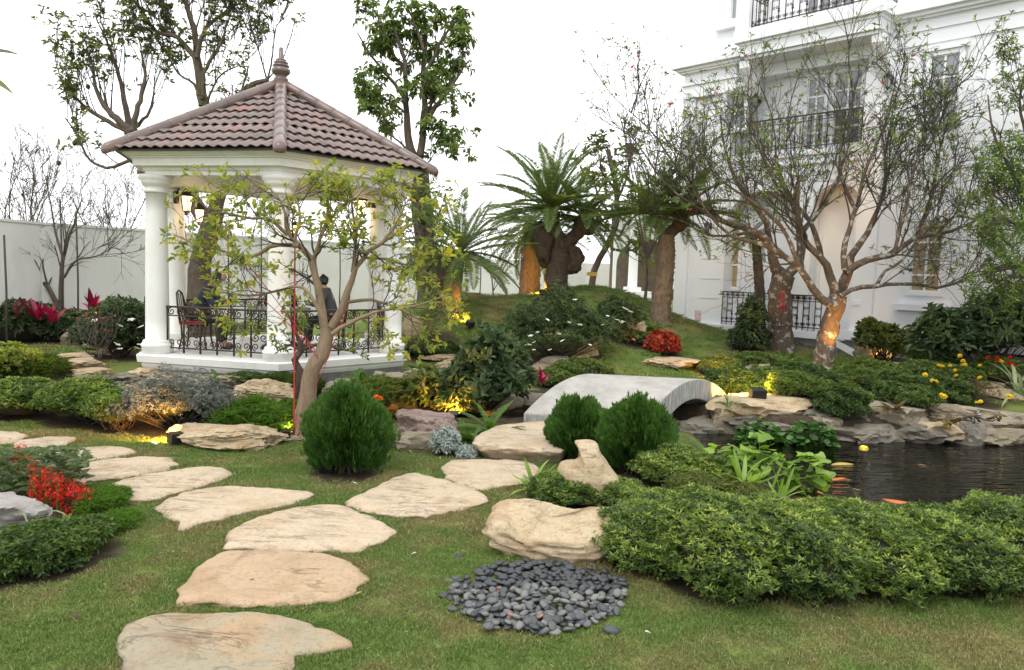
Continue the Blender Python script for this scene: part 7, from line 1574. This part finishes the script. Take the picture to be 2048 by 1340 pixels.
for i in range(48):
    y = rng.uniform(3.9, 9.0); x = rng.uniform(-.6, .6) * y; q = np.array([[x, y]])
    if any(inside(q, p)[0] for p in STONE_POLYS) and i % 5: continue
    if soil_at(q[:, 0], q[:, 1])[0] > .3: continue
    o = place('dry_leaf', mesL[i % 3], None, (x, y, .03), rng.uniform(0, 6.28), rng.uniform(-.3, .3), rng.uniform(-.5, .5), rng.uniform(.7, 1.2)); tag(o, 'tiny dry leaf fallen on the foreground lawn', 'leaf', 'dry leaves scattered over the lawn')
# ------------------------------------------------------------------ lawn grass
def build_grass():
    rng = np.random.default_rng(99)
    def tuftmesh(n, R, h, seed):
        rg = np.random.default_rng(seed); a = rg.uniform(0, 6.28, n); r = R * np.sqrt(rg.uniform(0, 1, n)); B = np.stack([r * np.cos(a), r * np.sin(a), np.full(n, -.004)], 1)
        D = np.stack([rg.normal(size=n) * .75, rg.normal(size=n) * .75, np.full(n, 1.0)], 1); Ln = h * rg.uniform(.5, 1.25, n); U = rg.normal(size=(n, 3))
        V, F, k = leaf_mesh(B, D, U, Ln, .0042, 1, .1, .25); t = np.clip(rg.beta(1.6, 2.2, n), 0, 1); return V, F, np.repeat(t, k)
    g = bpy.data.objects.new('grass', None)
    zones = [(3.0, 6.0, 360, 1.0), (6.0, 9.8, 190, 1.15), (12.5, 22, 22, 2.4)]
    pts = []; sc = []
    for (y0, y1, dens, s) in zones:
        xw = .74 * y1 + .4; n = int((y1 - y0) * 2 * xw * dens); x = rng.uniform(-xw, xw, n); y = rng.uniform(y0, y1, n); k = (np.abs(x) < .72 * y + .3)
        x, y = x[k], y[k]; so = soil_at(x, y); k = (so < .35) & (pond_sdf(x, y) > .12)
        if y0 > 10: k &= ((x > -2.2) | (x < -7.5)) & ((y < 20.5) | (x < 4)) & ~((np.hypot(x + 4.4, y - 14.15) < 2.8)) & (((x - F0[0]) * FN[0] + (y - F0[1]) * FN[1]) > .3)
        x, y = x[k], y[k]
        if y0 < 10:
            for poly in STONE_POLYS:
                c = poly[:, :2].mean(0); pp = c + (poly[:, :2] - c) * 1.0; kk = ~inside(np.stack([x, y], 1), pp); x, y = x[kk], y[kk]
        z = H(x, y); pts.append(np.stack([x, y, z], 1)); sc.append(s * rng.uniform(.65, 1.25, len(x)))
    for poly in STONE_POLYS[:12]:
        q = smooth_outline(np.c_[poly[:, :2], np.zeros(len(poly))], 260)[:, :2]; c = q.mean(0); q = c + (q - c) * (1 + rng.uniform(-.006, .03, (len(q), 1))); q = q[rng.random(len(q)) < .8]
        pts.append(np.stack([q[:, 0], q[:, 1], H(q[:, 0], q[:, 1])], 1)); sc.append(rng.uniform(.7, 1.5, len(q)))
    P = np.concatenate(pts); sc = np.concatenate(sc); print('tufts', len(P))
    me = bpy.data.meshes.new('grass'); me.vertices.add(len(P)); me.vertices.foreach_set('co', P.astype(np.float32).ravel())
    a = me.attributes.new('sc', 'FLOAT', 'POINT'); a.data.foreach_set('value', sc.astype(np.float32)); a = me.attributes.new('rot', 'FLOAT_VECTOR', 'POINT'); a.data.foreach_set('vector', np.stack([rng.normal(size=len(P)) * .1, rng.normal(size=len(P)) * .1, rng.uniform(0, 6.28, len(P))], 1).astype(np.float32).ravel())
    me.update(); o = bpy.data.objects.new('grass', me); COL.objects.link(o); tag(o, 'short lawn grass with dry yellowish patches', 'grass', None, 'stuff'); ORG['grass'] = np.zeros(3)
    # grass colour: green and straw patches that follow the ground
    m, nt, b = mat('lawn_blade'); at_ = N(nt, 'ShaderNodeAttribute', attribute_name='tint'); v = wpos(nt)
    gr = ramp(nt, at_.outputs['Fac'], [(0, (.095, .16, .032)), (.4, (.17, .265, .055)), (.75, (.265, .345, .1)), (1, (.46, .46, .21))]); st = ramp(nt, at_.outputs['Fac'], [(0, (.17, .155, .055)), (.5, (.33, .29, .12)), (1, (.52, .46, .23))])
    f = ramp(nt, noise(nt, 1.1, 5, .6, v), [(.45, (0, 0, 0)), (.6, (.95, .95, .95))]); c = mixc(nt, f, gr, st); nt.links.new(c, b.inputs['Base Color']); b.inputs['Roughness'].default_value = .6
    tr = N(nt, 'ShaderNodeBsdfTranslucent'); nt.links.new(c, tr.inputs[0]); mx_ = N(nt, 'ShaderNodeMixShader'); mx_.inputs[0].default_value = .3; nt.links.new(b.outputs[0], mx_.inputs[1]); nt.links.new(tr.outputs[0], mx_.inputs[2]); nt.links.new(mx_.outputs[0], nt.nodes['Material Output'].inputs[0])
    ts = []
    for i in range(4):
        V, F, t = tuftmesh(90, .075, .026, i); q = P[i * 37]; mm = raw_mesh('tuft', V, F, m, False, t); u = bpy.data.objects.new('tuft', mm); COL.objects.link(u); u.parent = o; u.location = V3(q); u['kind'] = 'stuff'; ts.append(u)
    ng = bpy.data.node_groups.new('grass_scatter', 'GeometryNodeTree'); ng.interface.new_socket('Geometry', in_out='INPUT', socket_type='NodeSocketGeometry'); ng.interface.new_socket('Geometry', in_out='OUTPUT', socket_type='NodeSocketGeometry')
    gi = ng.nodes.new('NodeGroupInput'); go = ng.nodes.new('NodeGroupOutput'); ip = ng.nodes.new('GeometryNodeInstanceOnPoints'); jn = ng.nodes.new('GeometryNodeJoinGeometry')
    for u in ts:
        oi = ng.nodes.new('GeometryNodeObjectInfo'); oi.inputs['Object'].default_value = u; oi.inputs['As Instance'].default_value = True; ng.links.new(oi.outputs['Geometry'], jn.inputs[0])
    ip.inputs['Pick Instance'].default_value = True; ng.links.new(gi.outputs[0], ip.inputs['Points']); ng.links.new(jn.outputs[0], ip.inputs['Instance'])
    na = ng.nodes.new('GeometryNodeInputNamedAttribute'); na.data_type = 'FLOAT_VECTOR'; na.inputs[0].default_value = 'rot'; ng.links.new(na.outputs[0], ip.inputs['Rotation'])
    nb = ng.nodes.new('GeometryNodeInputNamedAttribute'); nb.data_type = 'FLOAT'; nb.inputs[0].default_value = 'sc'; ng.links.new(nb.outputs[0], ip.inputs['Scale']); ng.links.new(ip.outputs[0], go.inputs[0])
    md = o.modifiers.new('scatter', 'NODES'); md.node_group = ng
build_grass()
# soil under the finished beds
me = bpy.data.objects['ground'].data; co = np.empty(len(me.vertices) * 3, np.float32); me.vertices.foreach_get('co', co); co = co.reshape(-1, 3)
me.attributes['soil'].data.foreach_set('value', soil_at(co[:, 0].astype(float), co[:, 1].astype(float)).astype(np.float32))
